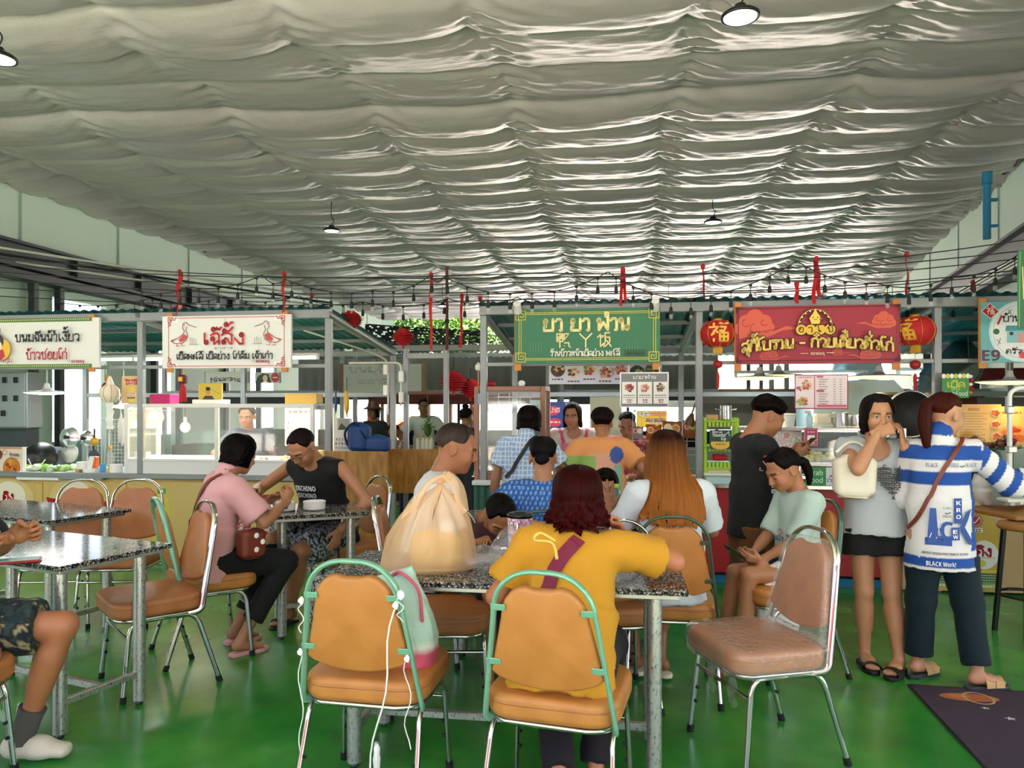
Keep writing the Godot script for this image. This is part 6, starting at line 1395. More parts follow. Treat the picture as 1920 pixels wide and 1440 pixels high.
	put(o, "skirt", cut(PackedVector2Array([Vector2(-0.45, -0.16), Vector2(0.5, -0.16), Vector2(0.48, 0.02), Vector2(0.25, 0.28), Vector2(-0.35, 0.28), Vector2(-0.45, 0.1)]), 0.7), "pale_blue"); put(o, "collar", MB.new().lathe([[0.24, 0.26], [0.22, 0.4], [0.16, 0.56], [0.15, 0.6], [0.0, 0.6], [0.0, 0.26]], 24), "pale_blue", V(0.02, 0, -0.3)); put(o, "collar_band", MB.new().lathe([[0.2, 0.44], [0.215, 0.44], [0.21, 0.47], [0.19, 0.47]], 24), "steel_bright", V(0.02, 0, -0.3))
	var dm := MB.new(); var dp := curve([rp(1745, 790, -1.0), rp(1750, 740, -1.0), rp(1775, 705, -1.1), rp(1800, 690, -1.5), rp(1800, 672, -2.0)], 14); var dr := []; var dq := PackedVector3Array()
	for i in dp.size(): dq.append(dp[i] - dp[0]); dr.append(0.17 if i % 2 else 0.19)
	o = rthing("flex_duct", "ribbed silver exhaust duct bending up right of the pink menu", "duct", dp[0]); put(o, "duct", dm.tube(dq, dr, 20), "steel_bright")
	o = rthing("big_wok_lid", "large black wok standing upright behind the two women", "wok", rp(1702, 776, -0.45)); put(o, "dish", MB.new().lathe([[0.0, 0.0], [0.1, 0.012], [0.17, 0.05], [0.19, 0.07], [0.195, 0.07], [0.175, 0.04], [0.1, 0.0], [0.0, -0.01]], 28), "black", Vector3.ZERO, V(PI / 2, 0, 0)); put(o, "rim", MB.new().lathe([[0.185, 0.066], [0.2, 0.066], [0.2, 0.074], [0.185, 0.074]], 28), "steel_bright", Vector3.ZERO, V(PI / 2, 0, 0)); put(o, "box", slab(V(0.3, 0.4, 0.1), 0.02, V(-0.08, -0.02, -0.1)), "black")
	pot("steel_pot", "shiny steel pot left of the woman on the phone", 1576, 802, -0.5, 0.062, 0.12, "steel_bright", true)
	pot("steel_pot", "second steel pot hidden by the woman's dark hair", 1603, 802, -0.6, 0.06, 0.1, "steel_bright", true)
	o = standing("clear_jar", "clear plastic jar behind the boy's face", "jar", 1478, 802, -0.4); put(o, "jar", MB.new().lathe([[0.0, 0.0], [0.045, 0.0], [0.06, 0.11], [0.0, 0.11]], 18), "bag_white"); put(o, "lid", MB.new().lathe([[0.0, 0.105], [0.063, 0.105], [0.06, 0.12], [0.0, 0.12]], 18), "foam")
	tbox("rag_bundle", "folded flower patterned cloth on the shelf behind the noodle case", "cloth", 1528, 776, 1562, 797, -0.5, 0.12, "cream", 0.02)
	o = standing("spray_bottle", "white spray bottle standing left of the QR free pink card", "bottle", 1517, 802, -0.2); put(o, "body", MB.new().lathe([[0.0, 0.0], [0.028, 0.0], [0.03, 0.08], [0.012, 0.12], [0.0, 0.12]], 14), "pale_blue"); put(o, "trigger", slab(V(0.05, 0.025, 0.02), 0.006, V(-0.01, 0.13, 0)), "foam")
	o.set_meta("label", "pale blue spray bottle above the pink payment card")
	r = glass_case("low glass noodle case on the red counter behind the girl", 1384, 802, 1700, 912, -0.04, 0.4, 0.025, "steel_bright", 0.05)
	food_pile("heap of yellow noodles in the low glass case", 1568, 868, -0.2, 0.62, 0.06, 0.22, ["e6cf6a", "efdd8a", "d8ba50", "c9c85a"], 11, 70)
	tbox("case_shelf", "dark shelf carrying the noodles in the low glass case", "shelf", 1510, 866, 1690, 872, -0.08, 0.28, "dark_steel")
	board("payment_card", "pink payment card with white patch on the noodle case", "card", 1508, 803, 1533, 836, 0.0, 0.006, "foam", func(k: Ink): k.rect(1508, 803, 1533, 836, "b03a5c"); k.box(1509, 804, 1532, 835, 0.6, "e8c8d0"); k.rect(1514, 816, 1527, 832, "ece8ea"); k.fine(1514, 811, 1527, 2, "e8c8d0"))
	board("topping_poster", "pink pictures of soup toppings taped inside the noodle case", "poster", 1440, 806, 1502, 858, -0.1, 0.006, "cream", func(k: Ink):
		k.rect(1440, 806, 1502, 858, "e0bcb4"); k.rect(1462, 806, 1463, 858, "f2e6e0")
		for j in 5: k.dish([1451, 1475, 1478, 1492, 1455][j], [820, 816, 838, 826, 845][j], 8, [["d8705a", "f0d8c0"], ["e8743a", "d8504a"], ["c84a5a", "efe2d8"], ["6f9a4a", "e8e0d0"], ["d89a8a", "f0e0d8"]][j], j); k.fine(1466, 850, 1496, 2, "a04a5a"))
	board("delivery_sign", "green board reading Grab Food in front of the noodle case", "sign", 1511, 876, 1548, 910, 0.02, 0.012, "green_paint", func(k: Ink): k.rect(1511, 876, 1548, 910, "2f8a4a"); k.latin("Grab", 1516, 891, 9, "f0f4ee", 26, "Droid Sans", false); k.latin("Food", 1516, 905, 9, "f0f4ee", 26, "Droid Sans", false))
	board("delivery_sign", "white board with a purple swoosh beside the green delivery board", "sign", 1549, 877, 1580, 911, 0.02, 0.012, "foam", func(k: Ink): k.rect(1549, 877, 1580, 911, "d8d8e2"); k.poly([1554, 895, 1562, 888, 1572, 884, 1568, 889, 1576, 892, 1562, 893], "5a2a5c"); k.thai("โรบิน", 1552, 904, 4.5, "3a2a5c", 1.0, 24))
	board("orange_jar_poster", "orange drink picture in the noodle case beside the boy's arm", "poster", 1480, 862, 1500, 884, -0.06, 0.006, "orange_plastic", func(k: Ink): k.rect(1480, 862, 1500, 884, "e89a3a"); k.disc(1490, 873, 7, "f0b850"))
	board("open_sign", "green sign reading OPEN GrabFood with scalloped awning top", "sign", 1768, 702, 1815, 746, 0.06, 0.012, "green_paint", func(k: Ink):
		k.rect(1768, 702, 1815, 746, "2f8a3c")
		for j in 7: k.disc(1771 + j * 7, 705, 3.6, ["f2e4da", "d8d03a", "f2f2ee", "b8d03a"][j % 4], 4.5)
		k.thai("เปิด", 1778, 726, 9, "d8dc4a", 2.4, 30); k.latin("OPEN", 1784, 732, 4, "a8d06a", 15); k.latin("GrabFood", 1771, 742, 8, "eef4ec", 41, "Droid Sans", false))
	o = rthing("charm_string", "pink and white bead charm hanging at the open sign", "charm", rp(1819, 706, 0.04))
	for k in 5: put(o, "bead", MB.new().ball(V(0.01 * (k % 2), -0.03 * k, 0), V(0.018, 0.014, 0.018), 10, 6), ["foam", "red_cloth", "cream", "red_cloth", "gold"][k])
	put(o, "cord", MB.new().bar(V(0, 0, 0), V(-0.02, 0.36, 0), 0.002), "wire")
	for e in [[1796, 758, 1874, 832, 1], [1876, 762, 1960, 834, 0]]:
		board("orange_menu", "orange menu sheet listing dishes, nearer the ponytail" if e[4] else "orange menu sheet with shrimp pictures at the right edge", "menu", e[0], e[1], e[2], e[3], -0.3, 0.01, "food_yellow", func(k: Ink):
			k.rect(e[0], e[1], e[2], e[3], "e8b868")
			if e[4]:
				k.latin("MENU", 1817, 770, 5, "a05a1c", 19)
				for j in 11: k.fine(1802, 776 + j * 5, 1850 - (j * 7) % 13, 1.5, "b07a3a", j)
				for j in 3: k.dish(1864, 774 + j * 22, 9, ["d8582a", "e88a3a", "c04a24"], j, 8, "f0d8b0")
			else:
				k.fine(1882, 776, 1915, 4, "c06a2c"); k.poly([1884, 790, 1902, 784, 1900, 794], "e8c83a")
				k.dish(1902, 815, 26, ["d8502c", "e0703a", "f09a5a", "c8401f"], 3, 17, "e89a50"), "", true)
	# shallots on a green leaf tray, boxes, near ledge
	o = standing("leaf_tray", "round dark green tray of shallots right of the ponytail", "tray", 1858, 842, 0.02); put(o, "tray", MB.new().lathe([[0.0, 0.0], [0.15, 0.0], [0.22, 0.02], [0.225, 0.024], [0.15, 0.012], [0.0, 0.01]], 28), "green_paint"); put(o, "riser", MB.new().lathe([[0.0, -0.2], [0.1, -0.2], [0.06, -0.02], [0.0, 0.0]], 20), "grey_steel")
	q.seed = 21
	for k in 26:
		var a := k * 2.4; var rad := 0.2 * sqrt((k % 13) / 13.0) ; var cx := -0.1 if k < 13 else 0.11
		var hh := 0.03 + 0.055 * maxf(0.0, 1.0 - (k % 13) / 8.0)
		var c := rp(1858, 842, 0.02) + V(cx * 1.0 + cos(a) * rad * 0.45, hh, sin(a) * rad * 0.45)
		var sh := rthing("shallot", "purple shallot in the left heap on the leaf tray" if k < 13 else "purple shallot in the right heap on the leaf tray", "shallot", c, "shallots, left heap" if k < 13 else "shallots, right heap")
		sh.rotation = V(q.randf() * 2, q.randf() * 6, q.randf() * 2)
		put(sh, "bulb", MB.new().lathe([[0.0, -0.022], [0.016, -0.018], [0.025, 0.0], [0.018, 0.018], [0.005, 0.03], [0.0, 0.034]], 10), "brick_red" if k % 3 else "tan_box"); put(sh, "root", MB.new().ball(V(0, -0.022, 0), V(0.006, 0.004, 0.006), 6, 4), "cream")
	var L := at(1880, 962, 5.0)
	o = thing("wooden_ledge", "wooden ledge board jutting in from the right edge", "ledge", at(1900, 958, 5.0), 0.12); put(o, "board", slab(V(0.55, 0.03, 0.5), 0.006, V(0.08, -0.01, 0)), "wood"); put(o, "bracket", slab(V(0.04, 0.4, 0.04), 0.004, V(0.3, -0.2, -0.2)), "dark_steel"); put(o, "prop", MB.new().bar(V(0.3, -0.02, 0.2), V(0.3, -0.73, 0.2), 0.02), "dark_steel")
	for e in [[1886, 918, 0.12, 0.2, "grey_board", "grey box with faint print on the wooden ledge"], [1903, 915, 0.08, 0.21, "food_yellow", "yellow box behind the grey box on the ledge"], [1918, 915, 0.09, 0.22, "red_cloth", "red box at the right edge on the ledge"]]:
		o = thing("ledge_box", e[5], "box", at(e[0], e[1], 5.02 + 0.06 * (e[0] - 1886) / 16.0), 0.12, "boxes on the wooden ledge"); put(o, "carton", slab(V(e[2], e[3], 0.12), 0.004), e[4]); put(o, "tape", slab(V(e[2] * 0.3, e[3] * 1.01, 0.122), 0.002), "foam" if e[4] != "grey_board" else "silver")
	o = thing("white_stand", "white metal stand rising at the right edge before the menus", "stand", at(1893, 940, 4.9)); put(o, "upright", slab(V(0.025, 0.62, 0.025), 0.004, V(0, 0.31, 0)), "white_paint"); put(o, "hook", MB.new().tube(bent([V(0, 0.6, 0), V(0, 0.72, 0), V(0.08, 0.75, 0), V(0.14, 0.72, 0)], 0.05), 0.014, 8), "white_paint"); put(o, "clamp", slab(V(0.05, 0.05, 0.04), 0.006, V(0, 0.6, 0)), "silver"); put(o, "clamp", slab(V(0.06, 0.045, 0.04), 0.006, V(0.01, 0.34, 0)), "silver"); put(o, "foot", slab(V(0.16, 0.02, 0.12), 0.004, V(0.03, 0.01, 0)), "white_paint")
	o = thing("plastic_bag", "crumpled clear plastic bag under the striped sleeve", "bag", at(1852, 912, 5.2)); m = lump(V(0.11, 0.14, 0.06), 0.35, 4, 20); put(o, "bag", m, "bag_white")
	# bar stool and space mat
	o = thing("bar_stool", "black bar stool with a wooden seat cut by the right edge", "stool", fl(1925, 1190))
	for a in 4: put(o, "leg", MB.new().bar(V(cos(a * PI / 2 + 0.6) * 0.17, 0, sin(a * PI / 2 + 0.6) * 0.17), V(cos(a * PI / 2 + 0.6) * 0.12, 0.66, sin(a * PI / 2 + 0.6) * 0.12), 0.017, 8), "black_gloss")
	put(o, "seat", MB.new().lathe([[0.0, 0.66], [0.15, 0.66], [0.16, 0.67], [0.16, 0.69], [0.15, 0.7], [0.0, 0.7]], 26), "wood"); put(o, "ring", MB.new().tube(curve(range(12).map(func(k): return V(cos(TAU * k / 12) * 0.15, 0.25, sin(TAU * k / 12) * 0.15)), 4, true), 0.01, 6), "black_gloss")
	space_mat()
	# table things
	o = thing("phone", "red cased phone lying on the nearest left table", "phone", at(36, 1049, 3.2) * V(1, 0, 1) + V(0, 0.771, 0), 0.45); put(o, "case", slab(V(0.16, 0.012, 0.078), 0.004, V(0, 0.006, 0)), "red_paint"); put(o, "screen", slab(V(0.15, 0.002, 0.07), 0, V(0, 0.013, 0)), "pale_blue")
	peach_bag()
	o = thing("clear_bag", "crumpled clear plastic bag on the table beside the tumbler", "bag", V(-0.11, 0.81, -3.1)); m = lump(V(0.13, 0.045, 0.1), 0.55, 8, 22); m.rough(NZ, 0.02, V(30, 30, 30)); put(o, "film", m, "wrap")
	m = MB.new(); var b3 := lump(V(0.05, 0.1, 0.05), 0.5, 5, 18); m.add(b3, Transform3D(Basis(V(0, 0, 1), -0.7), V(0.08, 0.05, 0.0))); put(o, "film_top", m, "wrap")
	tumbler()
	o = thing("water_bottle", "clear water bottle with green label and cap on the child's table", "bottle", V(0.6, 0.77, -4.28)); put(o, "body", MB.new().lathe([[0.0, 0.0], [0.03, 0.0], [0.033, 0.02], [0.031, 0.05], [0.033, 0.08], [0.033, 0.14], [0.028, 0.165], [0.013, 0.19], [0.012, 0.2], [0.0, 0.2]], 20), "glass"); put(o, "label", MB.new().lathe([[0.0335, 0.06], [0.0345, 0.06], [0.0345, 0.11], [0.0335, 0.11]], 20), "lime"); put(o, "cap", MB.new().lathe([[0.0, 0.198], [0.015, 0.198], [0.015, 0.22], [0.0, 0.22]], 16), "lime")
	tote_on_chair()
	# cloth bag on the floor, bowls on the far table
	o = thing("palm_bag", "white cloth bag with black palm leaf print standing under the small table", "bag", V(-1.2, 0, -4.95)); m = MB.new().pad(rrect(0.26, 0.14, 0.05), 0.32, 0.03, 0.0); m.rough(NZ, 0.02, V(10, 6, 10)); put(o, "body", m, "white_cloth")
	var k2 := Ink.new(0, 0, 0.001)
	for i in 16:
		var x := -95.0 + (i % 4) * 62; var y := -290.0 + int(i / 4.0) * 75
		for j in 5: var an := j * 1.2 + i; k2.line([x, y, x + cos(an) * 26, y + sin(an) * 34], 7, "17171a")
	put(o, "print", k2.m, "ink", V(0, 0, 0.085)); put(o, "handle", MB.new().tube(curve([V(-0.06, 0.3, 0), V(-0.02, 0.46, 0), V(0.04, 0.5, 0), V(0.06, 0.3, 0)]), 0.008, 6), "dark_cloth")
	for e in [[-1.45, -4.75, "porcelain", "white bowl by the woman in pink"], [-1.27, -4.8, "porcelain", "white plate of greens before the man in black"]]:
		pot("bowl", e[3], 0, 0, 0, 0.07, 0.045, e[2], false, "bowls on the small table").position = V(e[0], 0.771, e[1])
	o = thing("chopsticks", "pale wooden chopsticks held over the small table", "chopsticks", V(-1.6, 0.93, -4.86)); put(o, "stick", MB.new().bar(V(0, 0, 0), V(0.12, 0.1, 0.05), 0.0035, 5), "wood_light"); put(o, "stick", MB.new().bar(V(0.01, 0, 0.01), V(0.13, 0.09, 0.06), 0.0035, 5), "wood_light")
	o = thing("napkin_box", "clear napkin box on the child's table", "box", V(0.52, 0.77, -4.35)); put(o, "tray", slab(V(0.14, 0.05, 0.1), 0.01, V(0, 0.025, 0)), "bag_white"); put(o, "napkin", slab(V(0.1, 0.03, 0.08), 0.008, V(0, 0.05, 0)), "foam")

func space_mat() -> void:
	var a := fl(1700, 1285); var b := fl(1925, 1299); var c := fl(1845, 1440)
	var u := (b - a).normalized(); var w := (c - a).normalized(); w = (w - u * w.dot(u)).normalized()
	var o := thing("floor_mat", "dark purple floor mat printed with planet, stars and rocket at lower right", "mat", a)
	o.transform.basis = Basis(u, V(0, 1, 0), u.cross(V(0, 1, 0)))
	var z := 1.0 if (u.cross(V(0, 1, 0))).dot(w) > 0 else -1.0
	var m := MB.new(); m.box(V(1.7, 0.008, 1.1), V(0.85, 0.004, z * 0.55), 0.003); put(o, "mat", m, "mat_purple")
	# print drawn in centimetres from the far left corner
	var k := Ink.new(0, 0, 0.01)
	k.rect(0, 0, 170, 1, "0c0a10"); k.rect(0, 0, 1, 110, "0c0a10")
	k.disc(24, 14, 13.5, "b5623a", 5.2); k.disc(20, 13, 5, "c8854a", 1.6); k.ring(28, 14.5, 7, 1.2, "c8a488", 8)
	for s in [[26, 27, 2.4], [32, 38, 2.8], [50, 24, 1.6], [66, 50, 3.4], [72, 9, 4.5], [82, 24, 1.6], [90, 16, 1.0], [60, 10, 1.0]]:
		var p := []
		for i in 10: p.append(s[0] + cos(TAU * i / 10 - PI / 2) * s[2] * (1.0 if i % 2 == 0 else 0.42)); p.append(s[1] + sin(TAU * i / 10 - PI / 2) * s[2] * (1.0 if i % 2 == 0 else 0.42) * 0.8)
		k.poly(p, "d8c0b0" if s[2] > 3 else "c9c4cc")
	k.poly([60, 30, 66, 26, 76, 30, 82, 36, 74, 38, 64, 36], "7fa0a8"); k.poly([76, 30, 90, 34, 96, 40, 82, 36], "b8505a"); k.poly([82, 33, 94, 38, 88, 38], "c88a4a")
	k.ring(92, 74, 26, 1.2, "a8a4b0", 18); k.poly([74, 62, 84, 63, 96, 60, 112, 64, 116, 80, 100, 84, 86, 82, 88, 76], "d0c8c4"); k.poly([76, 64, 82, 66, 80, 70], "c8a8a0"); k.disc(96, 71, 1.6, "3a3438"); k.poly([70, 66, 74, 65, 73, 70], "c9c4cc"); k.disc(70, 68, 1.4, "d8d4d8")
	for i in k.m.v.size(): var e := k.m.v[i]; k.m.v[i] = V(e.x, 0.0082 + e.z, -e.y * z)
	for i in k.m.n.size(): k.m.n[i] = Vector3.UP
	put(o, "print", k.m, "ink")

func peach_bag() -> void:
	var c := V(-0.325, 0.771, -3.06)
	var o := thing("plastic_bag", "big peach plastic carrier bag standing on the middle table", "bag", c, 0.1); o.scale = Vector3.ONE * 0.86
	var rows := [[0.0, 0.2, 0.12], [0.012, 0.232, 0.135], [0.08, 0.22, 0.14], [0.16, 0.205, 0.13], [0.24, 0.17, 0.115], [0.3, 0.135, 0.09], [0.35, 0.085, 0.06], [0.385, 0.045, 0.035], [0.41, 0.022, 0.02], [0.425, 0.012, 0.012]]
	var p := PackedVector3Array(); var w := 72
	for e in rows:
		for k in w:
			var a := TAU * k / w; var t: float = e[0] / 0.425
			var ple := 1.0 + (0.02 + 0.12 * t) * sin(k * 1.05 + 2.0 * sin(t * 4.0)) * (0.3 + t) + 0.05 * NZ.get_noise_2d(k * 0.25, t * 4.0)
			p.append(V(cos(a) * e[1] * ple + 0.05 * t * t - 0.02 + (0.03 if cos(a) < 0 else 0.0) * t, e[0], sin(a) * e[2] * ple))
	var m := MB.new(); m.grid(p, w, true, false)
	put(o, "film", m, "bag_peach")
	for s in [[-0.12, 0.27, 0.03, 0.43], [0.14, 0.27, 0.06, 0.45]]:
		var q := PackedVector3Array()
		for k in 12:
			var t := k / 11.0
			for j in 5: q.append(V(lerpf(s[0], s[2], t) + 0.02 * sin(t * PI) * signf(s[0]) + 0.012 * (j - 2) * (1.2 - t * 0.6), lerpf(s[1], s[3], t) + 0.03 * sin(t * PI) + 0.01 * (j - 2), 0.06 - 0.05 * t + 0.006 * (j % 2)))
		var hm := MB.new(); hm.grid(q, 5, false, false, 1); put(o, "handle", hm, "bag_peach")
	put(o, "handle", MB.new().tube(curve([V(-0.08, 0.3, 0.05), V(-0.03, 0.4, 0.05), V(0.04, 0.445, 0.03), V(0.075, 0.42, 0.02)]), 0.013, 8), "bag_peach")
	put(o, "handle", MB.new().tube(curve([V(0.05, 0.42, 0.02), V(0.06, 0.46, 0.0), V(0.085, 0.42, 0.0), V(0.1, 0.36, 0.02)]), 0.011, 8), "bag_peach")
	put(o, "knot", MB.new().ball(V(0.035, 0.42, 0.01), V(0.022, 0.018, 0.02)), "bag_peach")
	o = thing("parcel", "yellowish parcel inside the peach plastic bag", "parcel", c + V(0.015, 0.006, 0), 0.1); o.scale = Vector3.ONE * 0.8
	m = MB.new().pad(rrect(0.27, 0.15, 0.06, 6), 0.19, 0.07, 0.015); m.rough(NZ, 0.012, V(9, 9, 9)); put(o, "wrapping", m, "parcel_paper")
	put(o, "inner_wrap", lump(V(0.05, 0.06, 0.05), 0.4, 3), "foam", V(0.06, 0.2, 0.0))

func tumbler() -> void:
	var o := thing("tumbler", "tall tumbler with pink floral print on the middle table", "tumbler", V(0.035, 0.771, -3.2))
	put(o, "body", MB.new().lathe([[0.0, 0.0], [0.045, 0.0], [0.048, 0.005], [0.0545, 0.19], [0.053, 0.195], [0.0, 0.195]], 32), "floral")
	put(o, "lid", MB.new().lathe([[0.0, 0.193], [0.056, 0.193], [0.057, 0.205], [0.05, 0.212], [0.0, 0.212]], 28), "black_gloss"); put(o, "lid_tab", slab(V(0.05, 0.008, 0.02), 0.003, V(0, 0.215, 0)), "dark_steel")

func tote_on_chair() -> void:
	var o := thing("tote_bag", "pink and mint quilted tote bag on the chair with torn threads", "bag", V(-0.49, 0.478, -2.83), face(0.18, -1))
	var m := MB.new(); var p := PackedVector3Array(); var cols := PackedColorArray(); var w := 60
	for j in 15:
		var t := j / 14.0
		for k in w:
			var a := TAU * k / w; var ca := cos(a); var sa := sin(a)
			var e := 0.55
			var x := signf(ca) * pow(absf(ca), e) * (0.2 + 0.02 * sin(t * 5.0)) * (1.0 - 0.25 * t * t)
			var z := signf(sa) * pow(absf(sa), e) * lerpf(0.1, 0.03, t) + 0.05 * t
			var y := 0.33 * t + (0.05 * t * clampf(x * 6.0, -1, 1)) 
			var n := 0.012 * NZ.get_noise_3d(x * 22, y * 22, z * 22)
			p.append(V(x + n, y, z + n))
			var pink := t < 0.2 or (absf(absf(x) - 0.09) < 0.018 and t < 0.26) or (absf(x - 0.12) < 0.03 and z < 0.03)
			cols.append(lin("d65a78" if pink else ("b9dccb" if t > 0.24 else "e4ece4")))
	m.grid(p, w, true, true, 0, cols); put(o, "body", m, "cloth")
	put(o, "handle", MB.new().tube(curve([V(0.05, 0.32, 0.06), V(0.1, 0.36, 0.1), V(0.17, 0.3, 0.1), V(0.18, 0.18, 0.08)]), 0.012, 6, 0.5), "pink_bag")
	# torn threads of the chair's old wrapping
	var th := thing("torn_threads", "white torn plastic threads dangling from the tabs of the tan chair", "threads", V(-0.50, 0, -2.82), face(0.18, -1))
	for e in [[-0.18, 0.76, 0.1], [0.16, 0.76, 0.62], [0.19, 0.57, 0.3], [-0.2, 0.57, 0.34], [0.18, 0.8, 0.08]]:
		var q := PackedVector3Array(); var b := back_at(Vector2(e[0], e[1]), 0.03)
		for k in 12: q.append(b + V(0.012 * sin(k * 0.9 + e[0] * 20) - (0.1 if e[2] > 0.5 else 0.0) * k / 11.0, -e[2] * k / 11.0, 0.006 * cos(k) - 0.02 * k / 11.0 * e[2]))
		put(th, "thread", MB.new().tube(q, 0.0035 if e[2] > 0.5 else 0.0022, 4), "foam")
		put(th, "tuft", lump(V(0.01, 0.016, 0.006), 0.9, e[1] * 9), "foam", b + V(0, 0.01, 0))
	put(th, "tuft", lump(V(0.012, 0.05, 0.012), 0.9, 3), "foam", back_at(Vector2(0.05, 0.2), 0.02))

# ---- people: a distance field per body, meshed as surface nets
class Fld:
	var o: Vector3
	var c: float
	var nx: int
	var ny: int
	var nz: int
	var d := PackedFloat32Array()
	func _init(lo: Vector3, hi: Vector3, cell: float) -> void:
		o = lo; c = cell
		nx = int((hi.x - lo.x) / c) + 2; ny = int((hi.y - lo.y) / c) + 2; nz = int((hi.z - lo.z) / c) + 2
		d.resize(nx * ny * nz); d.fill(1.0)
	# a limb from a to b: half widths along `side` (x) and across it (y) at both ends; flat = cut off square at the ends
	func limb(a: Vector3, b: Vector3, ra: Vector2, rb: Vector2, side: Vector3, k: float, flat := false) -> void:
		var ax := b - a; var len := maxf(ax.length(), 0.0001)
		ax = ax / len if len > 0.001 else Vector3.UP
		var u := (side - ax * side.dot(ax))
		if u.length() < 0.05: u = ax.cross(Vector3.UP if absf(ax.y) < 0.8 else Vector3.FORWARD)
		u = u.normalized(); var w := ax.cross(u)
		var m := maxf(maxf(ra.x, ra.y), maxf(rb.x, rb.y)) + maxf(k, c * 3.0)
		var lo := a.min(b) - Vector3.ONE * m - o; var hi := a.max(b) + Vector3.ONE * m - o
		var i0 := maxi(0, int(lo.x / c)); var i1 := mini(nx - 1, int(hi.x / c) + 1)
		var j0 := maxi(0, int(lo.y / c)); var j1 := mini(ny - 1, int(hi.y / c) + 1)
		var k0 := maxi(0, int(lo.z / c)); var k1 := mini(nz - 1, int(hi.z / c) + 1)
		for kk in range(k0, k1 + 1):
			for j in range(j0, j1 + 1):
				var at := (kk * ny + j) * nx
				for i in range(i0, i1 + 1):
					var p := Vector3(i, j, kk) * c + o - a
					var t := p.dot(ax); var h := clampf(t / len, 0.0, 1.0)
					var rx := lerpf(ra.x, rb.x, h); var ry := lerpf(ra.y, rb.y, h)
					var pu := p.dot(u); var pw := p.dot(w)
					var v: float
					if flat:
						var e := sqrt(pu * pu / (rx * rx) + pw * pw / (ry * ry))
						v = maxf((e - 1.0) * minf(rx, ry), maxf(-t, t - len))
					else:
						var ex := t - h * len
						var rm := minf(rx, ry)
						var e := sqrt(pu * pu / (rx * rx) + pw * pw / (ry * ry) + ex * ex / (rm * rm))
						v = (e - 1.0) * rm
					var q := d[at + i]
					var s := k - absf(q - v)
					d[at + i] = (minf(q, v) - s * s / (4.0 * k)) if s > 0.0 else minf(q, v)
	func cap(a: Vector3, b: Vector3, ra: float, rb: float, k: float) -> void: limb(a, b, Vector2(ra, ra), Vector2(rb, rb), Vector3(1, 0, 0.01), k)
	func ell(e: Vector3, r: Vector3, k: float, dig := false) -> void:
		var m := maxf(r.x, maxf(r.y, r.z)) + maxf(k, c * 3.0)
		var rm := minf(r.x, minf(r.y, r.z))
		var i0 := maxi(0, int((e.x - m - o.x) / c)); var i1 := mini(nx - 1, int((e.x + m - o.x) / c) + 1)
		var j0 := maxi(0, int((e.y - m - o.y) / c)); var j1 := mini(ny - 1, int((e.y + m - o.y) / c) + 1)
		var k0 := maxi(0, int((e.z - m - o.z) / c)); var k1 := mini(nz - 1, int((e.z + m - o.z) / c) + 1)
		for kk in range(k0, k1 + 1):
			for j in range(j0, j1 + 1):
				var at := (kk * ny + j) * nx
				for i in range(i0, i1 + 1):
					var p := (Vector3(i, j, kk) * c + o - e)
					var n1 := (p / r).length()
					var v := n1 * (n1 - 1.0) / maxf((p / (r * r)).length(), 0.001) if n1 > 0.05 else -rm
					var q := d[at + i]
					if dig:
						var s := k - absf(-q - v) if k > 0.0 else 0.0
						d[at + i] = maxf(q, -v) + (s * s / (4.0 * k) if s > 0.0 else 0.0)
					else:
						var s := k - absf(q - v)
						d[at + i] = (minf(q, v) - s * s / (4.0 * k)) if s > 0.0 else minf(q, v)
	func value(p: Vector3) -> float:
		var q := (p - o) / c
		var i := clampi(int(q.x), 0, nx - 2); var j := clampi(int(q.y), 0, ny - 2); var k := clampi(int(q.z), 0, nz - 2)
		var f := q - Vector3(i, j, k); var a := (k * ny + j) * nx + i
		var s := nx * ny
		var x0 := lerpf(lerpf(d[a], d[a + 1], f.x), lerpf(d[a + nx], d[a + nx + 1], f.x), f.y)
		var x1 := lerpf(lerpf(d[a + s], d[a + s + 1], f.x), lerpf(d[a + s + nx], d[a + s + nx + 1], f.x), f.y)
		return lerpf(x0, x1, f.z)
	func nets(m: MB, colour = null, fold: FastNoiseLite = null, amp := 0.0, fs := Vector3.ONE) -> void:
		var idx := PackedInt32Array(); idx.resize(d.size()); idx.fill(-1)
		var p := PackedVector3Array(); var s := nx * ny
		var off := PackedInt32Array([0, 1, nx, nx + 1, s, s + 1, s + nx, s + nx + 1])
		var ea := PackedInt32Array([0, 2, 4, 6, 0, 1, 4, 5, 0, 1, 2, 3]); var eb := PackedInt32Array([1, 3, 5, 7, 2, 3, 6, 7, 4, 5, 6, 7])
		var lim := c * 2.0
		var v := PackedFloat32Array(); v.resize(8)
		for k in nz - 1:
			for j in ny - 1:
				var row := (k * ny + j) * nx
				for i in nx - 1:
					var a := row + i
					if absf(d[a]) > lim: continue
					var neg := 0
					for e in 8:
						v[e] = d[a + off[e]]
						if v[e] < 0.0: neg += 1
					if neg == 0 or neg == 8: continue
					var sum := Vector3.ZERO; var n := 0
					for e in 12:
						var x := v[ea[e]]; var y := v[eb[e]]
						if (x < 0.0) != (y < 0.0):
							var t := x / (x - y); var ia := ea[e]; var ib := eb[e]
							sum += Vector3(ia & 1, (ia >> 1) & 1, ia >> 2).lerp(Vector3(ib & 1, (ib >> 1) & 1, ib >> 2), t); n += 1
					idx[a] = p.size()
					p.append(o + (Vector3(i, j, k) + sum / n) * c)
		var t := PackedInt32Array()
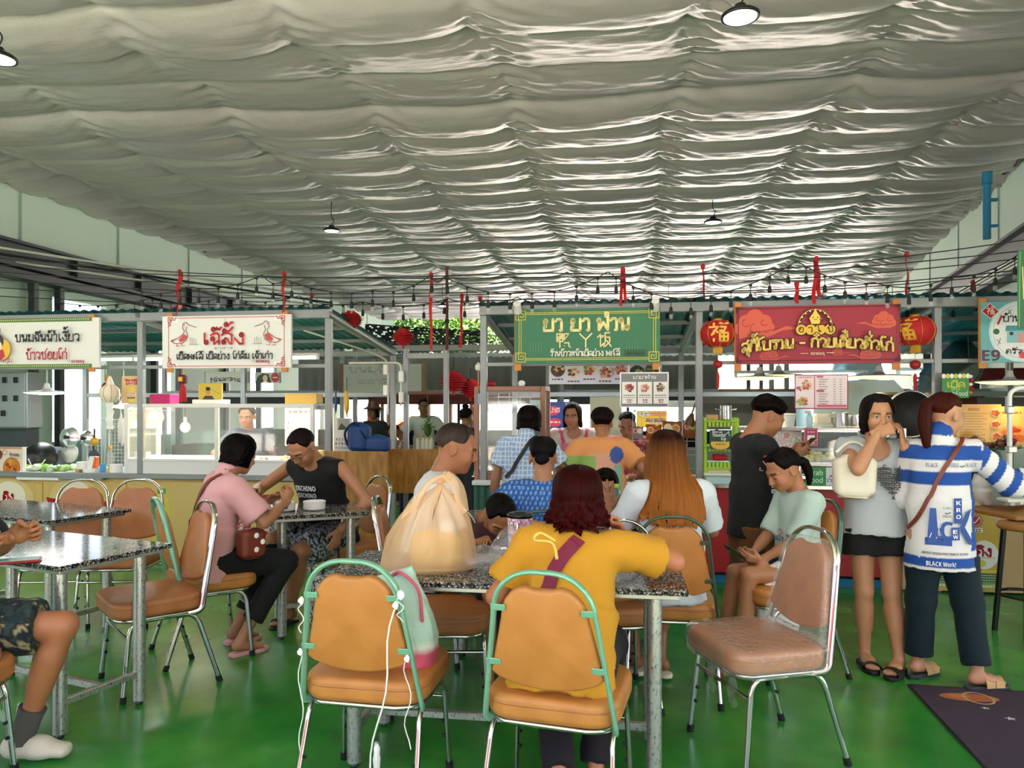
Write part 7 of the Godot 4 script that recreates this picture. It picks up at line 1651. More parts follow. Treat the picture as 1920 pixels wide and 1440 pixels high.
		for k in range(1, nz - 1):
			for j in range(1, ny - 1):
				var row := (k * ny + j) * nx
				for i in range(1, nx - 1):
					var a := row + i
					if idx[a] < 0: continue
					var neg := d[a] < 0.0
					for ax in 3:
						var st := 1 if ax == 0 else (nx if ax == 1 else s)
						if (d[a + st] < 0.0) == neg: continue
						var b1 := nx if ax == 0 else (s if ax == 1 else 1); var b2 := s if ax == 0 else (1 if ax == 1 else nx)
						var q0 := idx[a]; var q1 := idx[a - b1]; var q2 := idx[a - b1 - b2]; var q3 := idx[a - b2]
						if q0 < 0 or q1 < 0 or q2 < 0 or q3 < 0: continue
						if neg: t.append_array([q0, q3, q2, q0, q2, q1])
						else: t.append_array([q0, q1, q2, q0, q2, q3])
		var cols := PackedColorArray()
		if colour is Color:
			cols.resize(p.size()); cols.fill(colour)
		elif colour != null:
			for e in p: cols.append(colour.call(e))
		var first := m.v.size()
		m.smooth(p, t, 1, cols)
		if fold: m.rough(fold, amp, fs, first)

var heads := {}
var hands := {}
func head_mesh(kind: String, skin: Color, eyes_open: bool, brow: Color) -> MB:   # head centre at the origin, face to -z
	var key := kind + str(skin) + str(eyes_open)
	if heads.has(key): return heads[key]
	var f := Fld.new(V(-0.095, -0.19, -0.135), V(0.095, 0.13, 0.125), 0.0045)
	var man := kind == "man"; var kid := kind == "child"
	f.ell(V(0, 0.03, 0.012), V(0.074, 0.083, 0.092), 0.02)
	f.ell(V(0, -0.035, -0.028), V(0.06 if man else 0.057, 0.07 if not kid else 0.062, 0.06), 0.035)
	f.ell(V(0, -0.088 if not kid else -0.078, -0.06), V(0.024 if man else 0.019, 0.018, 0.02), 0.03)
	for s in [-1.0, 1.0]:
		f.ell(V(s * 0.036, -0.028, -0.062), V(0.022, 0.022, 0.02), 0.025)
		f.cap(V(s * 0.014, 0.024, -0.084), V(s * 0.046, 0.022, -0.07), 0.0095 if man else 0.007, 0.007, 0.016)
	f.cap(V(0, 0.012, -0.084), V(0, -0.026, -0.1), 0.007, 0.0125, 0.012)
	for s in [-1.0, 1.0]:
		f.ell(V(s * 0.011, -0.03, -0.094), V(0.008, 0.007, 0.009), 0.008)
		f.ell(V(s * 0.031, 0.006, -0.094), V(0.019, 0.012, 0.014), 0.012, true)
		f.ell(V(s * 0.031, 0.005, -0.076), V(0.016, 0.0105, 0.0095), 0.006)
		f.ell(V(s * 0.075, -0.006, 0.012), V(0.009, 0.031, 0.019), 0.008)
		f.ell(V(s * 0.083, -0.004, 0.006), V(0.005, 0.02, 0.011), 0.006, true)
	f.cap(V(-0.017, -0.0575, -0.08), V(0.017, -0.0575, -0.08), 0.0065, 0.0065, 0.006)
	f.cap(V(-0.013, -0.067, -0.078), V(0.013, -0.067, -0.078), 0.0075, 0.0075, 0.006)
	f.cap(V(0, -0.05, 0.022), V(0, -0.18, 0.035), 0.054 if man else 0.045, 0.058 if man else 0.048, 0.03)
	var m := MB.new()
	var lip := skin.lerp(Color(0.42, 0.09, 0.08), 0.15 if man else 0.3)
	f.nets(m, func(p: Vector3) -> Color:
		var c := skin
		if p.z < -0.07 and absf(p.x) < 0.021 and p.y < -0.053 and p.y > -0.073: c = lip
		if p.z < -0.06 and absf(p.x) > 0.012 and absf(p.x) < 0.05 and p.y > 0.02 + absf(absf(p.x) - 0.034) * -0.15 and p.y < 0.03: c = skin.lerp(brow, 0.85)
		if absf(p.y + 0.0625) < 0.0018 and p.z < -0.07 and absf(p.x) < 0.02: c = lip * 0.65
		if p.z < -0.06 and p.y < 0.0 and p.y > -0.045 and absf(p.x) > 0.02: c = c.lerp(Color(0.6, 0.25, 0.18), 0.12)
		return c)
	for s in [-1.0, 1.0]:
		if eyes_open:
			m.col = Color(0.75, 0.73, 0.7); m.ball(V(s * 0.031, 0.0045, -0.0815), V(0.0125, 0.0058, 0.006), 12, 8)
			m.col = Color(0.02, 0.012, 0.01); m.ball(V(s * 0.031, 0.0045, -0.0862), V(0.0056, 0.0054, 0.0026), 10, 6)
		m.col = Color(0.02, 0.015, 0.013)
		var y := 0.0095 if eyes_open else 0.0
		m.tube(curve([V(s * 0.017, y - 0.006, -0.0845), V(s * 0.026, y + (0.001 if eyes_open else -0.003), -0.0885), V(s * 0.036, y + (0.001 if eyes_open else -0.003), -0.087), V(s * 0.046, y - 0.003, -0.0795)], 4), 0.0013, 5)
	heads[key] = m
	return m
func hand_mesh(pose: String, skin: Color) -> MB:      # wrist at the origin; x to the thumb, y to the fingertips, z out of the palm
	var key := pose + str(skin)
	if hands.has(key): return hands[key]
	var curl: Array = {"relaxed": [0.3, 0.35, 0.4, 0.45], "fist": [1.15, 1.2, 1.25, 1.25], "hold": [0.75, 0.8, 0.85, 0.85], "phone": [0.55, 0.6, 0.65, 0.7], "spread": [0.1, 0.12, 0.15, 0.2], "flat": [0.12, 0.12, 0.12, 0.12]}[pose]
	var f := Fld.new(V(-0.075, -0.045, -0.035), V(0.095, 0.195, 0.095), 0.004)
	f.limb(V(0, -0.03, 0), V(0, 0.015, 0), Vector2(0.027, 0.02), Vector2(0.03, 0.018), V(1, 0, 0), 0.015)
	f.limb(V(0, 0.015, 0), V(0, 0.085, 0), Vector2(0.03, 0.015), Vector2(0.038, 0.013), V(1, 0, 0), 0.015)
	for i in 4:
		var len: float = [0.072, 0.08, 0.074, 0.058][i]
		var p := V([0.029, 0.01, -0.01, -0.029][i], [0.085, 0.09, 0.086, 0.078][i], 0)
		var sp: float = [0.1, 0.02, -0.06, -0.16][i] * (2.4 if pose == "spread" else 0.8)
		var a := 0.0
		for s in 3:
			a += curl[i] * [0.8, 1.15, 0.9][s]
			var d := V(sin(sp) * cos(a), cos(sp) * cos(a), sin(a))
			var q: Vector3 = p + d * len * [0.45, 0.31, 0.24][s]
			f.cap(p, q, [0.0092, 0.0085, 0.0077][s], [0.0086, 0.0078, 0.0066][s], 0.004)
			p = q
	var tb := V(0.024, 0.02, 0.006); var tj := V(0.05, 0.05, 0.02)
	var tt := V(0.056, 0.082, 0.026) if pose in ["relaxed", "flat"] else (V(0.085, 0.075, 0.012) if pose == "spread" else (V(0.04, 0.085, 0.045) if pose != "fist" else V(0.026, 0.08, 0.04)))
	f.cap(tb, tj, 0.015, 0.0115, 0.012); f.cap(tj, tt, 0.0108, 0.008, 0.005)
	var m := MB.new(); f.nets(m, skin)
	hands[key] = m
	return m
static func ik(a: Vector3, t: Vector3, l1: float, l2: float, hint: Vector3) -> Array:     # [joint, end]
	var d := t - a; var n := clampf(d.length(), 0.02, (l1 + l2) * 0.995); d = d.normalized()
	var x := (l1 * l1 - l2 * l2 + n * n) / (2 * n); var h := sqrt(maxf(0.0, l1 * l1 - x * x))
	var u := hint - d * hint.dot(d)
	return [a + d * x + u.normalized() * h, a + d * n]

# one person; s holds the pose and clothes (see people())
func person(s: Dictionary) -> Node3D:
	var o := thing("person", s.label, "person", s.pos, face(s.face.x, s.face.y), s.get("group", ""))
	var H: float = s.get("h", 1.55); var W: float = s.get("w", 1.0); var sit: bool = s.has("seat"); var cell: float = s.get("cell", 0.013)
	var kid: bool = s.get("kind", "woman") == "child"; var man: bool = s.get("kind", "woman") == "man"
	var skin: Color = lin(s.get("skin", "b5805c"))
	# joints, facing -z; the right hand is at +x
	var pel := V(0, s.get("seat", 0.0) + 0.1 * H / 1.6, 0.04) if sit else V(0, 0.53 * H, 0)
	var lean: float = s.get("lean", 0.0); var tb := Basis(V(1, 0, 0), -lean) * Basis(V(0, 0, 1), s.get("tilt", 0.0)) * Basis(V(0, 1, 0), s.get("twist", 0.0))
	var up := func(x: float, y: float, z: float) -> Vector3: return pel + tb * V(x * H, y * H, z * H)
	var sw: float = (0.112 if man else 0.1) * W
	var neck: Vector3 = up.call(0.0, 0.305, -0.005)
	var hb := Basis(V(0, 1, 0), s.get("yaw", 0.0)) * Basis(V(1, 0, 0), -s.get("nod", 0.0)) * Basis(V(0, 0, 1), s.get("roll", 0.0))
	var hs := (1.05 if man else 0.98) if not kid else 0.93
	hs *= s.get("head", 1.0)
	var hc: Vector3 = neck + hb * V(0, 0.125 * hs, -0.025) + tb * V(0, 0.02, -0.01)
	var hip := []; var knee := []; var ank := []; var sho := []; var elb := []; var wri := []
	for i in 2:
		var sg := 1.0 if i == 0 else -1.0
		hip.append(pel + V(sg * 0.052 * H * W, -0.02 * H, 0))
		sho.append(up.call(sg * sw, 0.275, 0.0) + (s.get("shrug", [V(0, 0, 0), V(0, 0, 0)])[i] as Vector3))
		var kd := V(sg * 0.075 * H, pel.y + 0.0, pel.z - 0.26 * H) if sit else V(sg * 0.05 * H, 0.28 * H, -0.015)
		var ad := V(sg * 0.07 * H, 0.05 * H, pel.z - 0.25 * H) if sit else V(sg * 0.05 * H, 0.045 * H, 0.02)
		var kk: Vector3 = s.get("knees", [kd, kd])[i] if s.has("knees") else kd
		knee.append(kk); ank.append(s.ankles[i] if s.has("ankles") else ad)
		var wd: Dictionary = (s.get("arms", [{}, {}]) as Array)[i]
		var tgt: Vector3 = wd.get("p", sho[i] + V(sg * 0.06, -0.29 * H, -0.04))
		var r := ik(sho[i], tgt, 0.178 * H, 0.152 * H, wd.get("hint", V(sg * 0.6, -0.4, 0.7)))
		elb.append(r[0]); wri.append(r[1])
	var lo := V(1e3, 1e3, 1e3); var hi := -lo
	for a in [hip, knee, ank, sho, elb, wri, [hc, pel, neck]]:
		for p in a: lo = lo.min(p); hi = hi.max(p)
	lo -= V(0.24, 0.12, 0.26); hi += V(0.24, 0.16, 0.24); lo.y = maxf(lo.y, -0.02)
	var fat: float = s.get("fat", 1.0)
	var X: Vector3 = tb * V(1, 0, 0)
	var R := H / 1.6
	# --- the body
	var f := Fld.new(lo, hi, cell)
	f.limb(up.call(0, -0.02, 0), up.call(0, 0.1, 0.0), Vector2(0.145 * W, 0.1) * R * fat, Vector2(0.122 * W, 0.088) * R * fat, X, 0.04)
	f.limb(up.call(0, 0.1, 0), up.call(0, 0.235, 0.0), Vector2(0.122 * W, 0.09) * R * fat, Vector2(0.14 * W, 0.09) * R, X, 0.04)
	f.limb(sho[0].lerp(sho[1], 0.12), sho[0].lerp(sho[1], 0.88), Vector2(0.05, 0.05) * R, Vector2(0.05, 0.05) * R, V(0, 1, 0), 0.05)
	f.cap(neck - tb * V(0, 0.03, -0.01), hc + hb * V(0, -0.05, 0.03), 0.056 * hs if not man else 0.062 * hs, 0.05 * hs, 0.03)
	for i in 2:
		f.cap(sho[i], elb[i], 0.044 * R * fat, 0.036 * R * fat, 0.03); f.cap(elb[i], wri[i], 0.037 * R * fat, 0.025 * R, 0.015)
		f.cap(elb[i].lerp(wri[i], 0.12), elb[i].lerp(wri[i], 0.45), 0.037 * R * fat, 0.034 * R * fat, 0.02)
		f.cap(hip[i], knee[i], 0.08 * R * fat, 0.052 * R * fat, 0.035); f.cap(knee[i], ank[i], 0.05 * R * fat, 0.032 * R, 0.02)
		var cf: Vector3 = knee[i].lerp(ank[i], 0.28) + (V(0, 0, 0.016) if not sit else V(0, 0, 0.014))
		f.cap(cf, knee[i].lerp(ank[i], 0.55) + V(0, 0, 0.01), 0.051 * R * fat, 0.042 * R * fat, 0.03)
		var fy: float = (s.get("feet", [0.0, 0.0]) as Array)[i]; var fd := Basis(V(0, 1, 0), fy)
		var fp: float = s.get("toe_drop", [0.0, 0.0])[i]
		var g0: Vector3 = ank[i]; var drop := V(0, -0.045 * R, 0)
		f.cap(g0 + fd * V(0, -0.03, 0.025) * R, g0 + fd * V(0, -0.04 - fp * 0.5, -0.07) * R, 0.032 * R, 0.03 * R, 0.02)
		f.limb(g0 + fd * V(0, -0.04 - fp * 0.5, -0.06) * R, g0 + fd * V(0.0, -0.052 - fp, -0.125) * R, Vector2(0.04, 0.024) * R, Vector2(0.038, 0.016) * R, fd * V(1, 0, 0), 0.02)
		for t in 5:
			var tx := (-0.03 + 0.015 * t) * R
			f.cap(g0 + fd * V(tx, -0.055 - fp, -0.12) * V(1, R, R), g0 + fd * V(tx, -0.058 - fp, -0.15 + 0.006 * absf(t - (1 if i == 0 else 3))) * V(1, R, R), 0.0105, 0.0095, 0.005)
	var m := MB.new(); f.nets(m, skin)
	m.add(head_mesh(s.get("kind", "woman"), skin, s.get("eyes", true), lin(s.get("hair_col", "17110f"))), Transform3D(hb.scaled(Vector3.ONE * hs), hc))
	for i in 2:
		var wd: Dictionary = (s.get("arms", [{}, {}]) as Array)[i]
		var fd: Vector3 = (wd.get("f", wri[i] - elb[i]) as Vector3).normalized(); var pn: Vector3 = wd.get("n", V(-1 if i == 0 else 1, 0, 0))
		pn = (pn - fd * pn.dot(fd)).normalized()
		var th := fd.cross(pn) * (1 if i == 0 else -1)
		m.add(hand_mesh(wd.get("pose", "relaxed"), skin), Transform3D(Basis(th, fd, pn).scaled(Vector3.ONE) * Basis.from_scale(Vector3.ONE * R * (1.0 if man else 0.95)), wri[i]))
	put(o, "body", m, "skin")
	# --- trousers, shorts or skirt
	var pc: Dictionary = s.get("pants", {})
	if pc.size():
		var len: float = pc.get("len", 2.0); var ease: float = pc.get("ease", 0.014)
		var g := Fld.new(lo, hi, cell)
		g.limb(up.call(0, 0.06, 0), pel + V(0, -0.03 * H, 0), (Vector2(0.118 * W, 0.088) * R * fat), (Vector2(0.145 * W, 0.108) * R * fat + Vector2(ease, ease) * 0.6), X, 0.04, not sit)
		for i in 2:
			var e: Vector3 = hip[i].lerp(knee[i], minf(len, 1.0)); var r0 := 0.086 * R * fat + ease; var r1 := lerpf(r0, 0.056 * R * fat + ease * (1.6 if len <= 1.0 else 1.0), minf(len, 1.0))
			g.limb(hip[i], e, Vector2(r0, r0), Vector2(r1, r1), X, 0.035, len < 1.0)
			if len > 1.0:
				g.cap(e - (knee[i] - hip[i]).normalized() * 0.02, e, r1, r1, 0.02)
				var e2: Vector3 = knee[i].lerp(ank[i], len - 1.0); var r2: float = pc.get("cuff", 0.05) * R + ease
				g.limb(knee[i], e2, Vector2(r1, r1), Vector2(r2, r2), X, 0.025, true)
		if not sit and s.has("shirt"):
			var top: float = up.call(0, s.shirt.get("hem", -0.06) + 0.05, 0).y
			for kk in g.nz:
				for j in g.ny:
					var over := g.o.y + j * g.c - top
					if over > -0.06:
						for i in g.nx: g.d[(kk * g.ny + j) * g.nx + i] = maxf(g.d[(kk * g.ny + j) * g.nx + i], over)
		m = MB.new(); g.nets(m, pc.get("paint", lin(pc.get("col", "1a1c22"))), NZ, 0.009, V(13, 6, 13))
		put(o, pc.get("name", "trousers"), m, "cloth")
	# --- shirt
	var sc: Dictionary = s.get("shirt", {})
	var sf: Fld = null
	if sc.size():
		var ease: float = sc.get("ease", 0.016); var sl: float = sc.get("sleeve", 0.7); var hem: float = sc.get("hem", -0.06)
		sf = Fld.new(lo, hi, sc.get("cell", cell))
		var bx := Vector2(ease, ease)
		sf.limb(up.call(0, hem, 0), up.call(0, 0.1, 0.0), (Vector2(0.15 * W, 0.112) * R * fat + bx * sc.get("flare", 1.3)), (Vector2(0.128 * W, 0.096) * R * fat + bx), X, 0.04, true)
		sf.limb(up.call(0, 0.09, 0), up.call(0, 0.24, 0.0), Vector2(0.128 * W, 0.096) * R * fat + bx, Vector2(0.14 * W, 0.094) * R + bx, X, 0.05)
		sf.limb(sho[0].lerp(sho[1], 0.1), sho[0].lerp(sho[1], 0.9), Vector2(0.05, 0.054) * R + bx * 0.7, Vector2(0.05, 0.054) * R + bx * 0.7, V(0, 1, 0), 0.05)
		if sc.get("collar", false): sf.cap(neck - tb * V(0, 0.02, -0.01), neck + tb * V(0, 0.045, 0.004), 0.066, 0.062, 0.02)
		for i in 2:
			if sl > 0.0:
				var e: Vector3 = sho[i].lerp(elb[i], minf(sl, 1.0)); var r0 := 0.046 * R * fat + ease * 0.75; var r1: float = 0.043 * R * fat + ease * sc.get("sleeve_ease", 1.5)
				sf.limb(sho[i], e, Vector2(r0, r0), Vector2(r1, r1), X, 0.035, true)
				sf.cap(sho[i], sho[i].lerp(e, 0.3), r0, r0, 0.03)
				if sl > 1.15:
					sf.cap(e, e, r1, r1, 0.02); sf.limb(e, elb[i].lerp(wri[i], sl - 1.0), Vector2(r1, r1), Vector2(r1 * 0.9, r1 * 0.9), X, 0.02, true)
		if sc.get("neck", 0.0) > 0.0:      # neckline cut out at the front
			sf.ell(neck + tb * V(0, -0.005, -0.08), V(0.075, sc.neck, 0.07), 0.01, true)
			sf.ell(neck + tb * V(0, 0.03, 0), V(0.07, 0.035, 0.07), 0.01, true)
		else: sf.ell(neck + tb * V(0, 0.035, -0.012), V(0.062, 0.03, 0.06), 0.008, true)
		m = MB.new(); sf.nets(m, sc.get("paint", lin(sc.get("col", "e8e8e8"))), NZ, sc.get("fold", 0.011), V(11, 5, 11))
		put(o, sc.get("name", "shirt"), m, "cloth")
	var hx_ := Transform3D(hb.scaled(Vector3.ONE * hs), hc)
	if s.has("hair"): put(o, "hair", hair(s.hair, lin(s.get("hair_col", "17110f")), lin(s.get("hair_tip", s.get("hair_col", "17110f"))), sf, hx_), "hair").transform = hx_
	s.made = {"o": o, "f": sf, "body": f, "hc": hc, "hb": hb, "hs": hs, "sho": sho, "elb": elb, "wri": wri, "ank": ank, "knee": knee, "pel": pel, "up": up, "neck": neck, "tb": tb}
	return o
# hair as a sheet of locks round the head; st = {front, side, back: where the roots end (degrees up from the ear line), len_front, len_side, len_back: how far it hangs, thick, flare, rag}
func hair(st: Dictionary, c0: Color, c1: Color, f: Fld = null, xf := Transform3D()) -> MB:
	var inv := xf.affine_inverse()
	var m := MB.new(); var n := 88; var rows := 30; var p := PackedVector3Array(); var cols := PackedColorArray()
	var ctr := V(0, 0.03, 0.012); var th: float = st.get("thick", 0.012)
	var part: float = st.get("part", 0.0)
	for pass_no in 2:
		for rr_ in rows + 1:
			var r := rr_ if pass_no == 0 else rows - rr_
			for k in n:
				var a := TAU * k / n - PI; var fa := absf(a)          # 0 is the face
				var lock := NZ.get_noise_2d(k * 2.1 + st.get("seed", 0.0), 3.0) * 0.7 + NZ.get_noise_2d(k * 7.3, 9.0) * 0.5
				var w_f := clampf((1.15 - fa) / 0.5, 0.0, 1.0); var w_b := clampf((fa - 1.75) / 0.5, 0.0, 1.0)
				var mix := func(q: String, d: float) -> float:
					var vf: float = st.get(q + "front", d); var vs: float = st.get(q + "side", d); var vb: float = st.get(q + "back", d)
					return lerpf(lerpf(vs, vf, w_f), vb, w_b)
				var el_end: float = deg_to_rad(mix.call("", 0.0) + lock * 5.0)
				var hang: float = maxf(0.0, mix.call("len_", 0.0) * (1.0 + lock * st.get("rag", 0.12)))
				var t := float(r) / rows; var q: Vector3
				var split := 0.55 if hang > 0.015 else 1.0
				var grow := th * (0.55 + 0.45 * clampf(t * 4.0, 0, 1)) + lock * 0.004 + 0.0028 * NZ.get_noise_2d(k * 9.0, t * 3.0)
				if hang < 0.01: grow *= clampf((1.0 - t) * 5.0, 0.2, 1.0)
				if pass_no == 1: grow = -0.004
				var el := lerpf(PI / 2, el_end, minf(1.0, t / split))
				q = ctr + V((0.074 + grow) * cos(el) * sin(a), (0.083 + grow) * sin(el), -(0.092 + grow) * cos(el) * cos(a))
				if part > 0.0 and pass_no == 0: q.y -= 0.006 * exp(-pow((q.x - part + 1.0 - 1.0) / 0.006, 2.0)) * clampf(-q.z * 20.0, 0, 1)
				if t > split:
					var e := (t - split) / (1.0 - split)
					var fl_: float = st.get("flare", 0.0)
					var out := V(sin(a), 0, -cos(a))
					q += V(0, -hang * e, 0) + out * (fl_ * sin(e * PI * 0.5) - st.get("tuck", 0.0) * e * e + (0.004 * sin(e * 18.0 + k) if st.get("wave", false) else 0.0)) - out * (0.014 if pass_no == 1 else 0.0) * (1.0 - e)
					q += V(NZ.get_noise_2d(k * 1.3, e * 3.0), 0, NZ.get_noise_2d(k * 1.3 + 50.0, e * 3.0)) * 0.012 * e * st.get("loose", 1.0)
					if st.get("wave", false): q += out * 0.012 * sin(e * 9.0 + k * 0.7) * e
					if f and (pass_no == 0 or t > 0.95):
						var e3 := xf * q
						for it in 5:
							var dd := f.value(e3)
							if dd > 0.012: break
							e3 += V(f.value(e3 + V(0.015, 0, 0)) - dd, f.value(e3 + V(0, 0.015, 0)) - dd, f.value(e3 + V(0, 0, 0.015)) - dd).normalized() * (0.014 - dd)
						q = inv * e3
				p.append(q)
				var cc := c0.lerp(c1, clampf((t - st.get("root", 0.35)) * 1.5, 0, 1)) * (1.0 + 0.5 * lock + 0.25 * NZ.get_noise_2d(k * 5.0, t * 2.0))
				cc.a = 1.0; cols.append(cc)
	m.grid(p, n, true, false, 0, cols)
	for b in st.get("balls", []):          # buns, tails: [points, radii]
		var q := curve(b[0], 7); var rad := []
		for i in q.size():
			var t: float = float(i) / (q.size() - 1) * (b[1].size() - 1); var j: int = mini(int(t), b[1].size() - 2)
			rad.append(lerpf(b[1][j], b[1][j + 1], t - j))
		var first := m.v.size(); m.col = c0 if b.size() < 3 else c1
		m.tube(q, rad, 26)
		for i in range(first, m.v.size()):
			var kk := (i - first) % 26; m.v[i] += m.n[i] * (0.004 * NZ.get_noise_2d(kk * 3.7, 1.0) + 0.004 * NZ.get_noise_2d(kk * 9.0, i * 0.02)) ; m.c[i] = m.c[i] * (1.0 + 0.5 * NZ.get_noise_2d(kk * 4.1, 5.0)); m.c[i].a = 1.0
	return m
# print laid on a garment: ink drawn in metres about (cx, cy) in the person's own axes, pressed onto the cloth from the front (-1) or the back (1)
func press(o: Node3D, f: Fld, k: Ink, origin: Vector3, sgn: float, called := "print") -> void:
	var m := MB.new()
	for i in k.m.v.size():
		var e := k.m.v[i]; var p := origin + V(e.x * sgn, e.y, 0)
		var z := sgn * 0.32
		for t in 60:
			var dd := f.value(V(p.x, p.y, origin.z + z))
			if dd < 0.004: break
			z -= sgn * clampf(dd * 0.8, 0.003, 0.03)
		m.v.append(V(p.x, p.y, origin.z + z + sgn * (0.009 + e.z)))
		m.n.append(V(0, 0, sgn)); m.c.append(k.m.c[i])
	keep(m, k.m.ix, o, called)
func keep(m: MB, ix: PackedInt32Array, o: Node3D, called: String) -> void:      # only what landed on the cloth
	for t in range(0, ix.size(), 3):
		var a := m.v[ix[t]]; var b := m.v[ix[t + 1]]; var c := m.v[ix[t + 2]]
		if maxf(a.distance_to(b), maxf(b.distance_to(c), c.distance_to(a))) < 0.3 and absf((a - b).dot(m.n[0])) < 0.05 and absf((a - c).dot(m.n[0])) < 0.05 and a.dot(m.n[0]) > -0.05:
			m.ix.append(ix[t]); m.ix.append(ix[t + 1]); m.ix.append(ix[t + 2])
	put(o, called, m, "ink")
func strap(o: Node3D, f: Fld, pts: Array, w: float, m: String, called := "strap") -> void:     # a flat band over the body through points, pushed out to the cloth
	var q := PackedVector3Array()
	for p in curve(pts, 6):
		var e: Vector3 = p
		for t in 30:
			var d := f.value(e)
			var gx := V(f.value(e + V(0.02, 0, 0)) - d, f.value(e + V(0, 0.02, 0)) - d, f.value(e + V(0, 0, 0.02)) - d).normalized()
			if absf(d - 0.009) < 0.003: break
			e += gx * (0.009 - clampf(d, -0.03, 0.03)) * 0.8
		q.append(e)
	var mb := MB.new(); var v := PackedVector3Array(); var n := q.size()
	for i in n:
		var d := (q[mini(i + 1, n - 1)] - q[maxi(i - 1, 0)]).normalized(); var b := q[i]; var e := f.value(b)
		var gr := V(f.value(b + V(0.02, 0, 0)) - e, f.value(b + V(0, 0.02, 0)) - e, f.value(b + V(0, 0, 0.02)) - e).normalized()
		var s := d.cross(gr).normalized()
		for c in [[-1, -1], [1, -1], [1, 1], [-1, 1]]: v.append(b + s * w / 2 * c[0] + gr * 0.0025 * c[1])
	mb.grid(v, 4, true, true)
	put(o, called, mb, m)
func sandal(s: Dictionary, i: int, sole: String, band: String, kind := "slide") -> void:
	var d: Dictionary = s.made; var R: float = s.get("h", 1.55) / 1.6; var fy: float = (s.get("feet", [0.0, 0.0]) as Array)[i]
	var h := Node3D.new(); h.name = "shoe"; d.o.add_child(h, true)
	h.position = d.ank[i] - V(0, 0.072 * R + 0.018, 0); h.rotation.y = fy
	var q := PackedVector2Array()
	for e in curve([V(0.0, 0, 0.075), V(0.033, 0, 0.05), V(0.03, 0, -0.02), V(0.048, 0, -0.1), V(0.03, 0, -0.16), V(0, 0, -0.178), V(-0.03, 0, -0.165), V(-0.048, 0, -0.1), V(-0.03, 0, -0.02), V(-0.033, 0, 0.05)], 4, true): q.append(Vector2(e.x, e.z) * R)
	put(h, "sole", MB.new().pad(q, 0.022, 0.006), sole)
	var m := MB.new()
	if kind == "slide":
		for z in ([-0.1] if s.get("one_band", false) else [-0.115, -0.06]):
			var v := PackedVector3Array()
			for k in 9:
				var a := PI * k / 8.0
				for j in 2: v.append(V(cos(a) * 0.05, 0.02 + sin(a) * (0.045 - 0.2 * (z + 0.06) * -1.0 * 0.3), z + (j - 0.5) * 0.05 + cos(a) * 0.02) * R)
			m.grid(v, 2, false, false, 1)
			var v2 := PackedVector3Array()
			for e in v: v2.append(e * V(1.05, 1.06, 1.0))
			m.grid(v2, 2, false, false, -1)
	else:
		m.tube(curve([V(-0.045, 0.02, -0.03) * R, V(-0.02, 0.045, -0.07) * R, V(0.008, 0.02, -0.13) * R, V(0.03, 0.042, -0.07) * R, V(0.045, 0.02, -0.03) * R], 4), 0.0055, 6)
	put(h, "band", m, band)

func chk(a: String, b: String, pitch: float, w: float) -> Callable:
	var ca := lin(a); var cb := lin(b)
	return func(p: Vector3) -> Color: return cb if fposmod(p.y, pitch) < w or fposmod(atan2(p.x, p.z + 0.3) * 0.2 + p.x * 0.6, pitch) < w else ca
func mottled(cols: Array, f: float, sd := 0.0) -> Callable:
	var cc := []
	for c in cols: cc.append(lin(c))
	return func(p: Vector3) -> Color: return cc[clampi(int((NZ.get_noise_3d(p.x * f + sd, p.y * f, p.z * f) * 0.5 + 0.5) * cc.size() * 1.3 - 0.15 * cc.size()), 0, cc.size() - 1)]
const BOB := {"front": 38.0, "side": -8.0, "back": -30.0, "len_front": 0.0, "len_side": 0.09, "len_back": 0.055, "thick": 0.02, "flare": 0.004, "tuck": 0.012}
const SHORT := {"front": 42.0, "side": -4.0, "back": -28.0, "thick": 0.012, "rag": 0.3}
func V2(x, y) -> Vector2: return Vector2(x, y)
func phone(label: String, pos: Vector3, rot: Vector3, m := "black_gloss") -> void:
	var o := thing("phone", label, "phone", pos); o.rotation = rot
	put(o, "case", slab(V(0.072, 0.148, 0.009), 0.004), m); put(o, "screen", slab(V(0.066, 0.138, 0.002), 0, V(0, 0, 0.005)), "black_gloss"); put(o, "camera_bump", slab(V(0.025, 0.025, 0.003), 0.001, V(0.018, 0.05, -0.006)), "dark_steel")
func W(s: Dictionary, p: Vector3) -> Vector3: return (s.made.o as Node3D).transform * p      # a person's own point in the world

